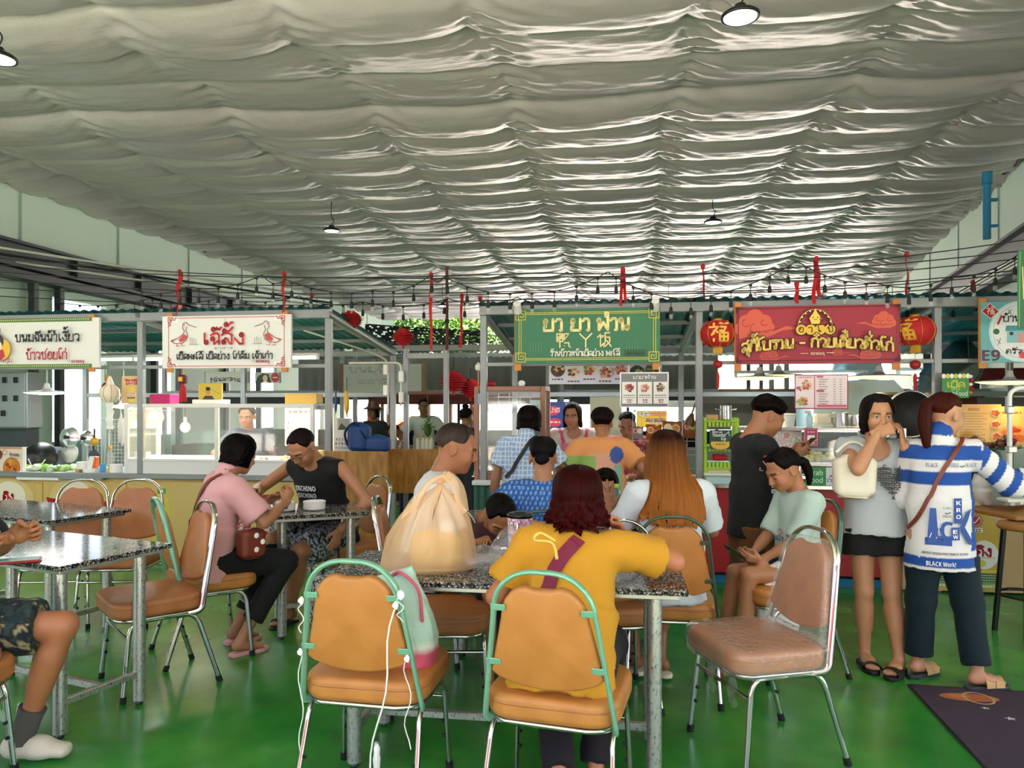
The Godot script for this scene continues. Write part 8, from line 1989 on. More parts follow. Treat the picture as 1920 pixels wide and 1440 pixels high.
func people() -> void:
	var s: Dictionary; var k: Ink; var o: Node3D
	# the woman on the phone
	s = {"label": "woman in grey heart print top talking on a phone, cream tote on her arm", "pos": at(1640, 757, 4.14) * V(1, 0, 1), "face": V2(-0.28, 1), "h": 1.49, "skin": "c08a66", "w": 0.98, "yaw": 0.12, "nod": 0.12, "cell": 0.011,
		"arms": [{"p": V(0.02, 1.295, -0.185), "f": V(-0.8, 0.3, 0.1), "n": V(-0.2, -0.2, 1), "pose": "fist", "hint": V(0.5, -1, -0.5)}, {"p": V(-0.115, 1.235, -0.14), "f": V(0.1, 1, 0.15), "n": V(0.9, 0.0, 0.4), "pose": "phone", "hint": V(-0.8, -1, -0.3)}],
		"ankles": [V(0.055, 0.085, -0.02), V(-0.1, 0.085, -0.1)], "knees": [V(0.06, 0.42, -0.035), V(-0.075, 0.42, -0.06)], "feet": [0.15, -0.5],
		"shirt": {"col": "bcc2c4", "sleeve": 0.26, "hem": -0.035, "ease": 0.022, "flare": 2.2, "neck": 0.1, "sleeve_ease": 1.3, "fold": 0.016, "name": "blouse"}, "pants": {"len": 0.42, "col": "15120f", "ease": 0.03, "name": "shorts"},
		"hair": {"front": 40.0, "side": -12.0, "back": -30.0, "len_front": 0.0, "len_side": 0.1, "len_back": 0.1, "thick": 0.017, "flare": 0.004, "tuck": 0.015, "rag": 0.2}, "hair_col": "1c1412"}
	o = person(s)
	k = Ink.new(0, 0, 0.001)
	var hp := []
	for i in 40:
		var t := TAU * i / 40.0
		hp.append(pow(sin(t), 3.0) * 78.0); hp.append(-(13 * cos(t) - 5 * cos(2 * t) - 2 * cos(3 * t) - cos(4 * t)) * 6.2)
	for i in 13:
		for j in 24:
			var x := -78.0 + i * 13.0; var y := -80.0 + j * 8.0
			var inside := Geometry2D.is_point_in_polygon(Vector2(x, y), pk(hp))
			if inside: k.line([x - 7, y + 4 * sin(i * 3.0 + j), x, y - 5 * sin(j * 2.0), x + 7, y + 5 * cos(i + j * 1.7)], 4.4, "1b1b1d")
	press(o, s.made.f, k, V(-0.065, 1.045, 0), -1.0, "heart_print")
	for i in 2: sandal(s, i, "black", "black")
	phone("dark phone held to the ear of the woman in the heart top", W(s, V(-0.088, 1.335, -0.075)), V(0.2, face(-0.28, 1) + 1.4, 0.15))
	o = thing("tote_bag", "cream canvas tote hanging at the elbow of the woman in the heart top", "bag", W(s, V(0.125, 0.945, -0.13)), face(-0.28, 1))
	var tm := MB.new().pad(rrect(0.215, 0.1, 0.045, 6), 0.22, 0.04, 0.01); tm.rough(NZ, 0.022, V(9, 9, 9)); put(o, "body", tm, "cream"); put(o, "strap", MB.new().tube(curve([V(-0.08, 0.24, 0.0), V(-0.03, 0.29, 0.03), V(0.03, 0.29, 0.03), V(0.09, 0.24, 0)]), 0.014, 6, 0.4), "cream")
	o = thing("wood_comb", "brown stick poking out of the cream tote", "stick", W(s, V(0.09, 1.13, -0.16)), 0.3); put(o, "stick", MB.new().bar(V(-0.015, -0.06, 0), V(0.02, 0.045, 0), 0.01), "wood_dark")
	# the woman in blue and white stripes
	var blue := lin("1d4fa0"); var white := lin("e6e2e2")
	s = {"label": "woman with dark red ponytail in blue and white striped lettered shirt, seen from behind", "pos": at(1762, 757, 3.9) * V(1, 0, 1), "face": V2(0.2, -1), "h": 1.5, "skin": "c48e6c", "w": 0.98, "fat": 1.06, "yaw": -1.0, "nod": 0.2, "cell": 0.012,
		"arms": [{"p": V(0.5, 1.1, -0.16), "f": V(1, 0.0, -0.3), "n": V(0, -1, 0), "hint": V(0.3, -1, 0.5), "pose": "hold"}, {"p": V(0.0, 0.98, -0.3), "f": V(0.3, 0, -1), "n": V(0, -1, 0), "hint": V(-0.3, -1, 0.0)}], "shrug": [V(0, 0, 0), V(0.045, -0.01, -0.06)],
		"ankles": [V(0.15, 0.085, 0.08), V(-0.09, 0.085, -0.05)], "knees": [V(0.13, 0.42, 0.0), V(-0.08, 0.42, -0.03)], "feet": [-1.25, -0.9],
		"pants": {"len": 1.9, "col": "0b1f28", "ease": 0.016, "cuff": 0.055}, "hair_col": "3a1512", "hair_tip": "451a14",
		"hair": {"front": 48.0, "side": 14.0, "back": -22.0, "thick": 0.014, "balls": [[[V(0, 0.04, 0.09), V(-0.01, 0.03, 0.135), V(0.0, -0.08, 0.14), V(0.02, -0.2, 0.12)], [0.028, 0.034, 0.036, 0.012]]]}}
	s.shirt = {"cell": 0.0085, "sleeve": 1.45, "hem": -0.13, "ease": 0.018, "flare": 1.6, "collar": true, "sleeve_ease": 1.3, "name": "shirt", "fold": 0.012, "paint": func(p: Vector3) -> Color:
		if p.x > 0.175 and p.y > 0.95:
			return blue if fposmod((p.x - 0.175) * 1.0 + (1.2 - p.y) * 0.5, 0.105) < 0.05 or p.x > 0.43 else white
		if p.y > 1.285: return blue
		if p.y > 1.165 and p.y < 1.235: return blue
		if p.y > 1.035 and p.y < 1.1: return blue
		if p.y > 0.618 and p.y < 0.665: return blue
		if p.x > 0.12 and p.x < 0.155 and p.y < 1.03 and p.y > 0.7: return blue
		return white}
	o = person(s)
	k = Ink.new(0, 0, 0.001)
	k.latin("WORK", -10, 5, 22, "2a4a8a", 62, "Droid Serif", false); k.latin("BLACK", 90, 5, 20, "2a4a8a", 60, "Droid Serif", false); k.latin("BLACK", -98, 5, 20, "2a4a8a", 52, "Droid Serif", false); k.line([58, 0, 68, 3, 82, -4], 4, "1a1a20")
	press(o, s.made.f, k, V(0, 1.132, 0), 1.0)
	k = Ink.new(0, 0, 0.001)
	k.poly([-98, 118, -86, -60, -60, -60, -50, 118], "1d4fa0"); k.latin("A", -74, 104, 62, "1d4fa0", 60); k.latin("C", -40, 96, 88, "1d4fa0", 56); k.rect(-106, 92, 10, 128, "1d4fa0"); k.poly([52, 30, 84, -44, 112, -58, 92, 0, 76, 34, 130, 122, 98, 122, 56, 58], "1d4fa0"); k.rect(22, -112, 62, 14, "1d4fa0"); k.rect(8, 34, 48, 98, "1d4fa0")
	k.latin("K", 30, -80, 20, "f0f0f4", 24); k.latin("R", 30, -44, 20, "f0f0f4", 24); k.latin("O", 30, -10, 20, "f0f0f4", 24); k.latin("E", 14, 66, 20, "f0f0f4", 24); k.latin("W", 14, 90, 18, "f0f0f4", 26)
	k.line([-88, 90, -70, 40, -74, 4], 4, "e6e2e2"); k.line([-60, 92, -48, 50, -52, -2], 4, "e6e2e2"); k.latin("S.I.M.E.", -32, -58, 10, "303a50", 40, "Droid Serif"); k.latin("CHIATE", -32, -16, 11, "303a50", 40, "Droid Serif"); k.line([-22, -38, -12, -34, 2, -42], 4, "24283a")
	press(o, s.made.f, k, V(0.0, 0.86, 0), 1.0)
	k = Ink.new(0, 0, 0.001); k.latin("ARTIST DESIGN PAYS TRIBUTE TO PRED", -120, 4, 11, "26262c", 210); press(o, s.made.f, k, V(0, 0.69, 0), 1.0)
	k = Ink.new(0, 0, 0.001); k.latin("BLACK Work!", -104, 10, 22, "eef0f6", 130); press(o, s.made.f, k, V(0, 0.638, 0), 1.0)
	strap(o, s.made.f, [V(0.1, 1.28, 0.02), V(0.06, 1.24, 0.11), V(-0.02, 1.12, 0.15), V(-0.09, 1.0, 0.15), V(-0.14, 0.88, 0.11), V(-0.16, 0.8, 0.02)], 0.02, "brown_leather", "bag_strap")
	for i in 2: sandal(s, i, "dark_steel", "tan_box")
	# the boy
	s = {"label": "boy in black printed shirt and brown shorts looking at a phone, standing behind the girl", "pos": at(1410, 757, 4.6) * V(1, 0, 1), "face": V2(1, -0.12), "h": 1.49, "kind": "man", "skin": "a97250", "w": 0.98, "fat": 1.08, "nod": 0.5, "eyes": false,
		"arms": [{"p": V(0.02, 1.135, -0.27), "f": V(-0.1, 0.35, -1), "n": V(-0.9, 0.4, 0), "pose": "hold", "hint": V(0.4, -1, 0.3)}, {"p": V(-0.04, 1.14, -0.28), "f": V(0.2, 0.3, -1), "n": V(0.9, 0.4, 0), "pose": "hold", "hint": V(-0.4, -1, 0.3)}],
		"shirt": {"paint": mottled(["141416", "161618", "151517"], 5.0), "sleeve": 0.95, "hem": -0.1, "ease": 0.026, "sleeve_ease": 1.3, "name": "t_shirt", "fold": 0.006}, "pants": {"len": 0.95, "paint": mottled(["6b4320", "74481f", "6b4320"], 6.0), "ease": 0.035, "name": "shorts"}, "hair": {"front": 24.0, "side": 0.0, "back": -24.0, "thick": 0.022, "rag": 0.5}, "hair_col": "100c0b"}
	o = person(s)
	k = Ink.new(0, 0, 0.001); k.rect(-30, -58, 24, -46, "c03a40"); k.line([-26, 36, 26, -24], 5, "e08a90"); k.line([-26, -22, 26, 38], 5, "e08a90"); k.line([26, 20, 27, 38, 10, 36], 5, "e08a90"); k.line([-26, 20, -27, 36, -12, 37], 5, "e08a90")
	side_print(o, s, k, V(0, 1.09, 0.0))
	k = Ink.new(0, 0, 0.001); tiles(k, -38, -28, 38, 30, "c8202c"); k.latin("Supreme", -33, 14, 24, "f2f0ee", 66); side_print(o, s, k, V(0, 1.16, -0.085)); k = Ink.new(0, 0, 0.001); k.rect(-30, -12, 26, 12, "e6e4e0"); k.latin("RAW", -26, -20, 14, "e6e4e0", 36); k.latin("Super", -24, 6, 14, "20202a", 44); k.poly([-20, 60, 16, 56, 14, 78, -22, 80], "d8d4cc"); side_print(o, s, k, V(0, 0.93, -0.07))
	for i in 2: sandal(s, i, "black", "black")
	phone("tan cased phone in the hands of the boy in black", W(s, V(-0.01, 1.19, -0.36)), V(-0.9, face(1, -0.12), 0), "tan_box")
	# the girl
	s = {"label": "girl in pale mint shirt and denim shorts seated sideways, looking down at a phone", "pos": at(1484, 757, 4.1) * V(1, 0, 1), "face": V2(-1, 0.22), "h": 1.34, "kind": "child", "seat": 0.475, "skin": "ad7450", "w": 0.98, "nod": 0.5, "lean": -0.02, "eyes": false, "head": 1.07,
		"arms": [{"p": V(0.05, 0.61, -0.22), "f": V(-0.2, 0.2, -1), "n": V(-0.8, 0.5, 0), "pose": "phone", "hint": V(0.6, -1, 0.4)}, {"p": V(-0.05, 0.61, -0.22), "f": V(0.2, 0.2, -1), "n": V(0.8, 0.5, 0), "pose": "phone", "hint": V(-0.6, -1, 0.4)}],
		"knees": [V(0.09, 0.52, -0.29), V(-0.07, 0.54, -0.3)], "ankles": [V(0.1, 0.13, -0.36), V(-0.06, 0.1, -0.34)], "toe_drop": [0.03, 0.03],
		"shirt": {"col": "b9cdc2", "sleeve": 0.95, "hem": -0.04, "ease": 0.018, "name": "t_shirt"}, "pants": {"len": 0.5, "col": "1e2a40", "ease": 0.02, "name": "shorts"}, "hair_col": "15100f",
		"hair": {"front": 40.0, "side": -4.0, "back": -26.0, "thick": 0.012, "part": 0.01, "balls": [[[V(0, 0.0, 0.09), V(0, -0.02, 0.13), V(0, -0.09, 0.13), V(0, -0.15, 0.1)], [0.022, 0.026, 0.024, 0.008]]]}}
	o = person(s)
	k = Ink.new(0, 0, 0.001); k.latin("NAVY", -52, 20, 26, "2a4a7a", 92); k.ring(-10, -26, 20, 6, "c04a50"); press(o, s.made.f, k, V(0.0, 0.72, 0), -1.0)
	phone("small phone in the lap of the girl in mint", W(s, V(0.0, 0.64, -0.33)), V(-0.9, face(-1, 0.22), 0))
	o = thing("white_jacket", "white cloth hanging from the girl's seat beside the wrapped chair", "cloth", at(1462, 1140, 3.98)); var wm := MB.new().ball(Vector3.ZERO, V(0.11, 0.24, 0.05), 20, 14); wm.rough(NZ, 0.03, V(14, 6, 14)); put(o, "cloth", wm, "white_cloth")
	# copper hair
	s = {"label": "woman with long straight copper hair and white t-shirt, seen from behind", "pos": V(0.79, 0, -3.76), "face": V2(-0.12, -1), "h": 1.57, "seat": 0.48, "skin": "9c6644", "w": 1.05, "nod": 0.1, "lean": 0.05, "cell": 0.012,
		"arms": [{"p": V(0.12, 0.79, -0.3), "f": V(-0.5, 0.1, -1), "n": V(0, -1, 0), "hint": V(1, -0.9, 0.2)}, {"p": V(-0.23, 0.88, -0.3), "f": V(-0.15, 1, -0.1), "n": V(0.3, 0.1, -1), "pose": "spread", "hint": V(-0.4, -1, 0.2)}],
		"knees": [V(0.08, 0.5, -0.36), V(-0.12, 0.5, -0.36)], "ankles": [V(0.02, 0.1, -0.2), V(-0.1, 0.1, -0.26)], "feet": [0.6, 0.3],
		"shirt": {"col": "d5dce0", "sleeve": 0.85, "hem": -0.07, "ease": 0.018, "sleeve_ease": 1.4, "name": "t_shirt", "fold": 0.013}, "pants": {"len": 0.6, "col": "0f0e10", "ease": 0.02, "name": "shorts"}, "hair_col": "2a140c", "hair_tip": "a0602a",
		"hair": {"front": 40.0, "side": -6.0, "back": -20.0, "len_front": 0.0, "len_side": 0.32, "len_back": 0.36, "thick": 0.02, "flare": 0.035, "rag": 0.16, "root": 0.3, "loose": 1.6}}
	o = person(s)
	for i in 2: sandal(s, i, "cream", "cream")
	# yellow blouse
	s = {"label": "woman with dark red hair in a yellow blouse with a maroon strap, back turned", "pos": V(0.19, 0, -2.66), "face": V2(0.16, -1), "h": 1.44, "seat": 0.475, "skin": "c07a55", "w": 1.06, "fat": 1.1, "lean": 0.43, "tilt": -0.06, "nod": 0.25, "cell": 0.011,
		"arms": [{"p": V(0.2, 0.93, -0.3), "f": V(-0.5, 0.8, -0.1), "n": V(-0.6, -0.2, 0.7), "pose": "fist", "hint": V(1, -0.45, 0.6)}, {"p": V(-0.2, 0.82, -0.3), "f": V(0.5, 0.1, -1), "n": V(0, -1, 0), "pose": "hold", "hint": V(-0.7, -1, 0.3)}],
		"shirt": {"col": "cc9020", "sleeve": 0.72, "hem": -0.09, "ease": 0.022, "flare": 1.6, "sleeve_ease": 1.7, "name": "blouse", "fold": 0.018, "cell": 0.01}, "pants": {"len": 1.92, "col": "16151a", "ease": 0.016}, "hair_col": "2a0608", "hair_tip": "38080c",
		"hair": {"front": 40.0, "side": -14.0, "back": -34.0, "len_front": 0.0, "len_side": 0.11, "len_back": 0.125, "thick": 0.026, "flare": 0.02, "rag": 0.35, "wave": true, "loose": 2.2}, "ankles": [V(0.1, 0.085, -0.1), V(-0.02, 0.11, 0.02)], "knees": [V(0.14, 0.5, -0.36), V(-0.1, 0.5, -0.35)], "toe_drop": [0.0, 0.03]}
	o = person(s)
	var sh: Array = s.made.sho
	strap(o, s.made.f, [V(0.04, sh[0].y + 0.02, -0.06), V(0.02, sh[0].y + 0.045, 0.03), V(-0.06, sh[0].y - 0.03, 0.1), V(-0.13, sh[0].y - 0.14, 0.12), V(-0.17, sh[0].y - 0.26, 0.1)], 0.05, "maroon", "bag_strap")
	put(o, "tie_bow", MB.new().tube(curve([V(-0.03, sh[0].y + 0.055, 0.06), V(-0.08, sh[0].y + 0.085, 0.08), V(-0.1, sh[0].y + 0.06, 0.08), V(-0.04, sh[0].y + 0.05, 0.07), V(-0.02, sh[0].y + 0.0, 0.1)]), 0.006, 6), "food_yellow")
	put(o, "bracelet", MB.new().lathe([[0.032, -0.004], [0.036, -0.004], [0.036, 0.004], [0.032, 0.004]], 18), "cream", (s.made.wri[0] as Vector3).lerp(s.made.elb[0], 0.25), V(0.6, 0, 0.7))
	for i in 2: sandal(s, i, "black", "black")
	# grey haired man
	s = {"label": "man with cropped greying hair and white shirt, in profile behind the peach bag", "pos": V(-0.44, 0, -4.0), "face": V2(1, -0.15), "h": 1.62, "kind": "man", "seat": 0.48, "skin": "a86c4a", "w": 1.08, "lean": 0.2, "nod": 0.3, "yaw": -0.15, "eyes": false, "head": 1.06,
		"arms": [{"p": V(0.12, 0.8, -0.32), "f": V(-0.2, 0, -1), "n": V(0, -1, 0)}, {"p": V(-0.14, 0.8, -0.32), "f": V(0.2, 0, -1), "n": V(0, -1, 0)}], "shirt": {"col": "dcdad8", "sleeve": 0.8, "hem": -0.06, "ease": 0.024, "name": "t_shirt"}, "pants": {"len": 1.9, "col": "3a3c40"}, "hair": {"front": 44.0, "side": 4.0, "back": -28.0, "thick": 0.012, "rag": 0.4}, "hair_col": "2b2320", "hair_tip": "4a3e38"}
	person(s)
	# blue lace
	s = {"label": "woman in blue lace top with her hair in a bun, seated, back turned", "pos": V(0.17, 0, -4.12), "face": V2(0.1, -1), "h": 1.46, "seat": 0.475, "skin": "b07a58", "w": 1.12, "lean": 0.06, "nod": 0.15, "arms": [{}, {"p": V(-0.28, 0.68, 0.02), "f": V(-0.1, -1, -0.2)}],
		"shirt": {"cell": 0.009, "paint": func(p: Vector3) -> Color: return lin("8fb0d8") if (fposmod(p.x + 0.5 * int(p.y / 0.026) * 0.026, 0.026) < 0.009 and fposmod(p.y, 0.026) < 0.016) and p.y > 0.82 else lin("2a5fa8"), "sleeve": 0.45, "hem": -0.06, "ease": 0.022, "name": "lace_top"}, "pants": {"len": 1.6, "col": "25303f"},
		"hair": {"front": 46.0, "side": 12.0, "back": -22.0, "thick": 0.014, "balls": [[[V(0, 0.0, 0.1), V(0, -0.015, 0.135), V(0, -0.03, 0.12)], [0.03, 0.042, 0.02]]]}, "hair_col": "15100f"}
	person(s)
	# children at the tables
	s = {"label": "child with black hair resting an arm on the table right of the peach bag", "pos": V(-0.1, 0, -3.86), "face": V2(0.3, 1), "h": 0.98, "kind": "child", "seat": 0.46, "skin": "9c6846", "lean": 0.15, "nod": 0.9, "eyes": false, "arms": [{"p": V(0.1, 0.8, -0.24), "f": V(0.5, 0, -1), "n": V(0, -1, 0)}, {"p": V(-0.16, 0.8, -0.26), "f": V(-0.5, 0, -1), "n": V(0, -1, 0)}], "shirt": {"col": "4a2a2c", "sleeve": 0.4}, "pants": {"len": 0.8, "col": "2a2c34", "name": "shorts"}, "hair": SHORT, "hair_col": "120d0c"}
	person(s)
	s = {"label": "child holding a black phone before the face, beside the water bottle", "pos": V(0.6, 0, -4.8), "face": V2(-0.05, 1), "h": 0.92, "kind": "child", "seat": 0.46, "skin": "b98262", "nod": 0.25, "arms": [{"p": V(0.1, 0.79, -0.2), "f": V(-0.5, 0.6, -0.2), "n": V(-0.8, 0.2, 0.6), "pose": "hold", "hint": V(1, -1, -0.2)}, {"p": V(-0.14, 0.8, -0.2), "f": V(0.4, 0.8, -0.1), "n": V(0.8, 0.2, 0.6), "pose": "hold", "hint": V(-1, -1, -0.2)}], "shirt": {"col": "c8a8a4", "sleeve": 0.6}, "pants": {"len": 0.8, "col": "3a3440", "name": "shorts"}, "hair": {"front": 22.0, "side": -10.0, "back": -30.0, "len_side": 0.1, "len_back": 0.1, "thick": 0.014}, "hair_col": "120d0c"}
	person(s)
	phone("black phone covering the face of the child beside the water bottle", V(0.6, 0.8, -4.56), V(0.1, 0.0, 1.5))
	# standing customers at the green counter
	s = {"label": "woman in blue checked shirt with black crossbody strap, standing at the copper cabinet", "pos": at(984, 757, 5.62) * V(1, 0, 1), "face": V2(0.22, -1), "h": 1.42, "skin": "9c6a4c", "w": 1.12, "lean": 0.12, "yaw": -0.3, "nod": 0.2, "arms": [{"p": V(0.2, 0.98, -0.25), "f": V(0, 0, -1), "n": V(0, -1, 0)}, {"p": V(-0.25, 0.68, 0.02), "pose": "fist", "f": V(0, -1, -0.1)}],
		"shirt": {"cell": 0.009, "paint": chk("8fb0d6", "d8e2ee", 0.034, 0.009), "sleeve": 0.7, "hem": -0.12, "ease": 0.026, "flare": 1.4, "collar": true}, "pants": {"len": 1.95, "col": "4a6a8a", "name": "jeans"}, "hair": BOB, "hair_col": "0e0b0b"}
	o = person(s)
	strap(o, s.made.f, [V(0.09, 1.19, -0.02), V(0.07, 1.2, 0.04), V(0.0, 1.09, 0.1), V(-0.08, 0.98, 0.12), V(-0.14, 0.9, 0.09)], 0.028, "black", "bag_strap")
	o = thing("plastic_bag", "white plastic bag hanging from the hand of the woman in checks", "bag", W(s, V(-0.25, 0.46, 0.03))); var bm := MB.new().ball(Vector3.ZERO, V(0.075, 0.13, 0.05), 18, 12); bm.rough(NZ, 0.02, V(20, 8, 20)); put(o, "bag", bm, "bag_white"); put(o, "handle", MB.new().tube(curve([V(-0.02, 0.11, 0), V(0, 0.19, 0), V(0.02, 0.11, 0)]), 0.006, 6), "bag_white")
	var pat := [lin("e59a5c"), lin("c9a24a"), lin("8fae5a"), lin("d8a08a"), lin("7fb0a0"), lin("c8886a")]
	s = {"label": "woman in orange, green and pink patchwork blouse with pearls, back turned", "pos": at(1128, 757, 5.55) * V(1, 0, 1), "face": V2(0.15, -1), "h": 1.42, "skin": "a8704e", "w": 1.15, "fat": 1.08, "lean": 0.3, "nod": 0.2, "arms": [{"p": V(0.26, 0.86, -0.18), "f": V(0, -0.2, -1), "n": V(0, -1, 0)}, {"p": V(-0.22, 0.9, -0.25), "f": V(0, 0, -1), "n": V(0, -1, 0)}],
		"shirt": {"cell": 0.009, "sleeve": 0.75, "hem": -0.1, "ease": 0.028, "flare": 1.4, "name": "blouse", "paint": func(p: Vector3) -> Color:
			if Vector2((p.x - 0.11) / 0.05, (p.y - 1.07) / 0.062).length() < 1.0: return lin("3f5a9a")
			if p.x < -0.04 and p.y < 1.06: return pat[2] if p.y > 0.9 else pat[1]
			if p.x > 0.09 and p.x < 0.15 and p.y < 1.0: return pat[4]
			if absf(p.x) < 0.09 and p.y < 1.08: return pat[3]
			return pat[0]}, "pants": {"len": 1.95, "col": "3a3238"}, "hair": {"front": 44.0, "side": 0.0, "back": -34.0, "thick": 0.024, "rag": 0.4}, "hair_col": "180d0d"}
	o = person(s)
	var nk: Vector3 = s.made.neck
	var bd_ := MB.new()
	for i in 26: bd_.ball(nk + V(sin(i * 0.24 - 3.0) * 0.088, -0.012 - 0.05 * (0.5 + 0.5 * cos(i * 0.24 - 3.0 + PI)), -cos(i * 0.24 - 3.0) * 0.085 + 0.01), V(0.008, 0.008, 0.008), 6, 5)
	put(o, "necklace", bd_, "porcelain")
	# vendors
	s = {"label": "vendor in pink apron with brown hair, facing out behind the green counter", "pos": at(1074, 757, 6.75) * V(1, 0, 1), "face": V2(0.02, 1), "h": 1.45, "skin": "b47a5a", "w": 1.18, "fat": 1.08, "lean": 0.08, "yaw": -0.3, "nod": 0.2, "arms": [{"p": V(0.2, 0.93, -0.2), "f": V(0, -0.2, -1), "n": V(0, -1, 0)}, {"p": V(-0.2, 0.93, -0.2), "f": V(0, -0.2, -1), "n": V(0, -1, 0)}],
		"shirt": {"sleeve": 0.85, "hem": -0.08, "ease": 0.022, "neck": 0.06, "name": "blouse", "paint": func(p: Vector3) -> Color:
			if p.z < -0.03 and absf(p.x) < 0.12 and p.y < 1.1: return lin("dd7a92")
			if p.z < 0.0 and absf(absf(p.x) - (0.115 - (1.2 - p.y) * 0.2)) < 0.016 and p.y >= 1.1: return lin("c8506c")
			return lin("d8bcae")}, "pants": {"len": 1.9, "col": "2a2a30"}, "hair": {"front": 46.0, "side": -10.0, "back": -30.0, "len_front": 0.02, "len_side": 0.12, "len_back": 0.1, "thick": 0.013}, "hair_col": "2a1814"}
	person(s)
	s = {"label": "vendor in red top with white star hair clip, looking down by snack bags", "pos": at(1172, 757, 6.85) * V(1, 0, 1), "face": V2(0.1, 1), "h": 1.38, "skin": "a06a4c", "w": 1.1, "lean": 0.2, "nod": 0.45, "yaw": -0.35, "eyes": false, "shirt": {"col": "a84a58", "sleeve": 0.7, "neck": 0.05, "hem": -0.06}, "pants": {"len": 1.9, "col": "2a2a30"}, "hair": {"front": 46.0, "side": 10.0, "back": -24.0, "thick": 0.012, "balls": [[[V(0, 0.0, 0.1), V(0, -0.02, 0.13), V(0, -0.04, 0.11)], [0.025, 0.034, 0.018]]]}, "hair_col": "17100f"}
	o = person(s)
	k = Ink.new(0, 0, 0.001); var sp := []
	for i in 10: sp.append(cos(TAU * i / 10 - PI / 2) * (22.0 if i % 2 == 0 else 11.0)); sp.append(sin(TAU * i / 10 - PI / 2) * (22.0 if i % 2 == 0 else 11.0))
	k.line(sp + [sp[0], sp[1]], 6, "f0eeea"); put(o, "hair_clip", k.m, "ink", s.made.hc + s.made.hb * V(0.06, 0.07, -0.085), V(0, PI + 0.5, 0))
	s = {"label": "vendor with cap like dark hair seen through the glass of the white display case", "pos": at(466, 757, 7.5) * V(1, 0, 1), "face": V2(0.35, 1), "h": 1.42, "skin": "9c6848", "nod": 0.2, "yaw": -0.3, "arms": [{"p": V(0.26, 0.95, -0.2), "f": V(0, 0, -1), "n": V(0, -1, 0)}, {}], "shirt": {"col": "3a3348", "sleeve": 0.6, "name": "top"}, "pants": {"len": 1.9, "col": "2a2a30"}, "hair": SHORT, "hair_col": "2a2622"}
	person(s)
	# the couple at the small table
	s = {"label": "woman in pink shirt with black bob and brown strap, seated with her back turned", "pos": V(-1.73, 0, -4.36), "face": V2(0.8, -0.6), "h": 1.5, "seat": 0.48, "skin": "b27c5a", "w": 1.12, "fat": 1.05, "lean": 0.22, "nod": 0.3, "cell": 0.012, "yaw": 0.2, "arms": [{"p": V(0.13, 0.86, -0.37), "f": V(-0.3, 0.7, -0.4), "n": V(-0.8, -0.2, 0.3), "pose": "hold", "hint": V(0.7, -1, 0.1)}, {"p": V(-0.14, 0.84, -0.36), "f": V(0.3, 0.4, -0.6), "n": V(0.7, -0.4, 0), "pose": "hold", "hint": V(-0.7, -1, 0.1)}],
		"knees": [V(0.1, 0.5, -0.38), V(-0.1, 0.5, -0.38)], "ankles": [V(0.14, 0.085, -0.1), V(-0.1, 0.085, -0.14)], "feet": [0.1, 0.1],
		"shirt": {"col": "dba3a4", "sleeve": 0.85, "hem": -0.09, "ease": 0.026, "flare": 1.4, "collar": true, "sleeve_ease": 1.8}, "pants": {"len": 1.75, "col": "131315"}, "hair": BOB, "hair_col": "0c0a0a"}
	o = person(s)
	sh = s.made.sho
	strap(o, s.made.f, [V(0.08, sh[0].y + 0.03, -0.03), V(0.06, sh[0].y + 0.04, 0.05), V(-0.02, sh[0].y - 0.07, 0.1), V(-0.1, sh[0].y - 0.2, 0.12), V(-0.15, sh[0].y - 0.3, 0.08)], 0.03, "brown_leather", "bag_strap")
	for i in 2: sandal(s, i, "pink_sole", "pink_sole", "flip")
	o = thing("handbag", "reddish brown handbag with pale buttons in the lap of the woman in pink", "bag", W(s, V(0.2, 0.57, -0.14)), 0.9); var hm := MB.new().pad(rrect(0.16, 0.1, 0.04), 0.16, 0.03, 0.01); hm.rough(NZ, 0.012, V(12, 12, 12)); put(o, "body", hm, "brown_leather")
	for i in 3: put(o, "button", MB.new().ball(V(0.04 * (i % 2), 0.05 + 0.04 * i, 0.058), V(0.016, 0.016, 0.006)), "porcelain")
	s = {"label": "man in black sleeveless shirt lettered JOSCHINO, head bowed over the small table", "pos": V(-1.3, 0, -5.2), "face": V2(-0.42, 1), "h": 1.66, "kind": "man", "seat": 0.48, "skin": "b27a58", "w": 1.14, "fat": 1.04, "lean": 0.32, "nod": 0.75, "eyes": false, "cell": 0.012, "arms": [{"p": V(0.3, 0.86, -0.36), "f": V(-0.3, 0.1, -0.8), "n": V(-0.6, -0.6, 0), "pose": "hold", "hint": V(1, -0.5, 0.3)}, {"p": V(-0.27, 0.62, -0.2), "f": V(0.2, -0.8, -0.3), "n": V(0.8, 0, 0.2), "pose": "relaxed", "hint": V(-1, -0.2, 0.4)}],
		"knees": [V(0.13, 0.56, -0.36), V(-0.1, 0.5, -0.4)], "ankles": [V(0.16, 0.22, -0.2), V(0.06, 0.085, -0.3)], "toe_drop": [0.04, 0.0], "feet": [-0.4, 0.0],
		"shirt": {"col": "121214", "sleeve": 0.0, "hem": -0.07, "ease": 0.022, "neck": 0.04, "sleeve_ease": 1.2, "name": "tank_top"}, "pants": {"len": 0.9, "paint": mottled(["16181c", "1c2026", "a8acb0", "14161a", "8a9096"], 26.0), "ease": 0.035, "name": "shorts"}, "hair": {"front": 44.0, "side": 2.0, "back": -28.0, "thick": 0.01, "rag": 0.3}, "hair_col": "1c1311"}
	o = person(s)
	k = Ink.new(0, 0, 0.001); k.latin("JOSCHINO", -95, 0, 34, "e8e8ea", 190); k.latin("JOSCHINO", -80, 46, 30, "c9c9cd", 170); press(o, s.made.f, k, (s.made.up.call(0.02, 0.17, 0) as Vector3), -1.0)
	k = Ink.new(0, 0, 0.001)
	var gl := MB.new()
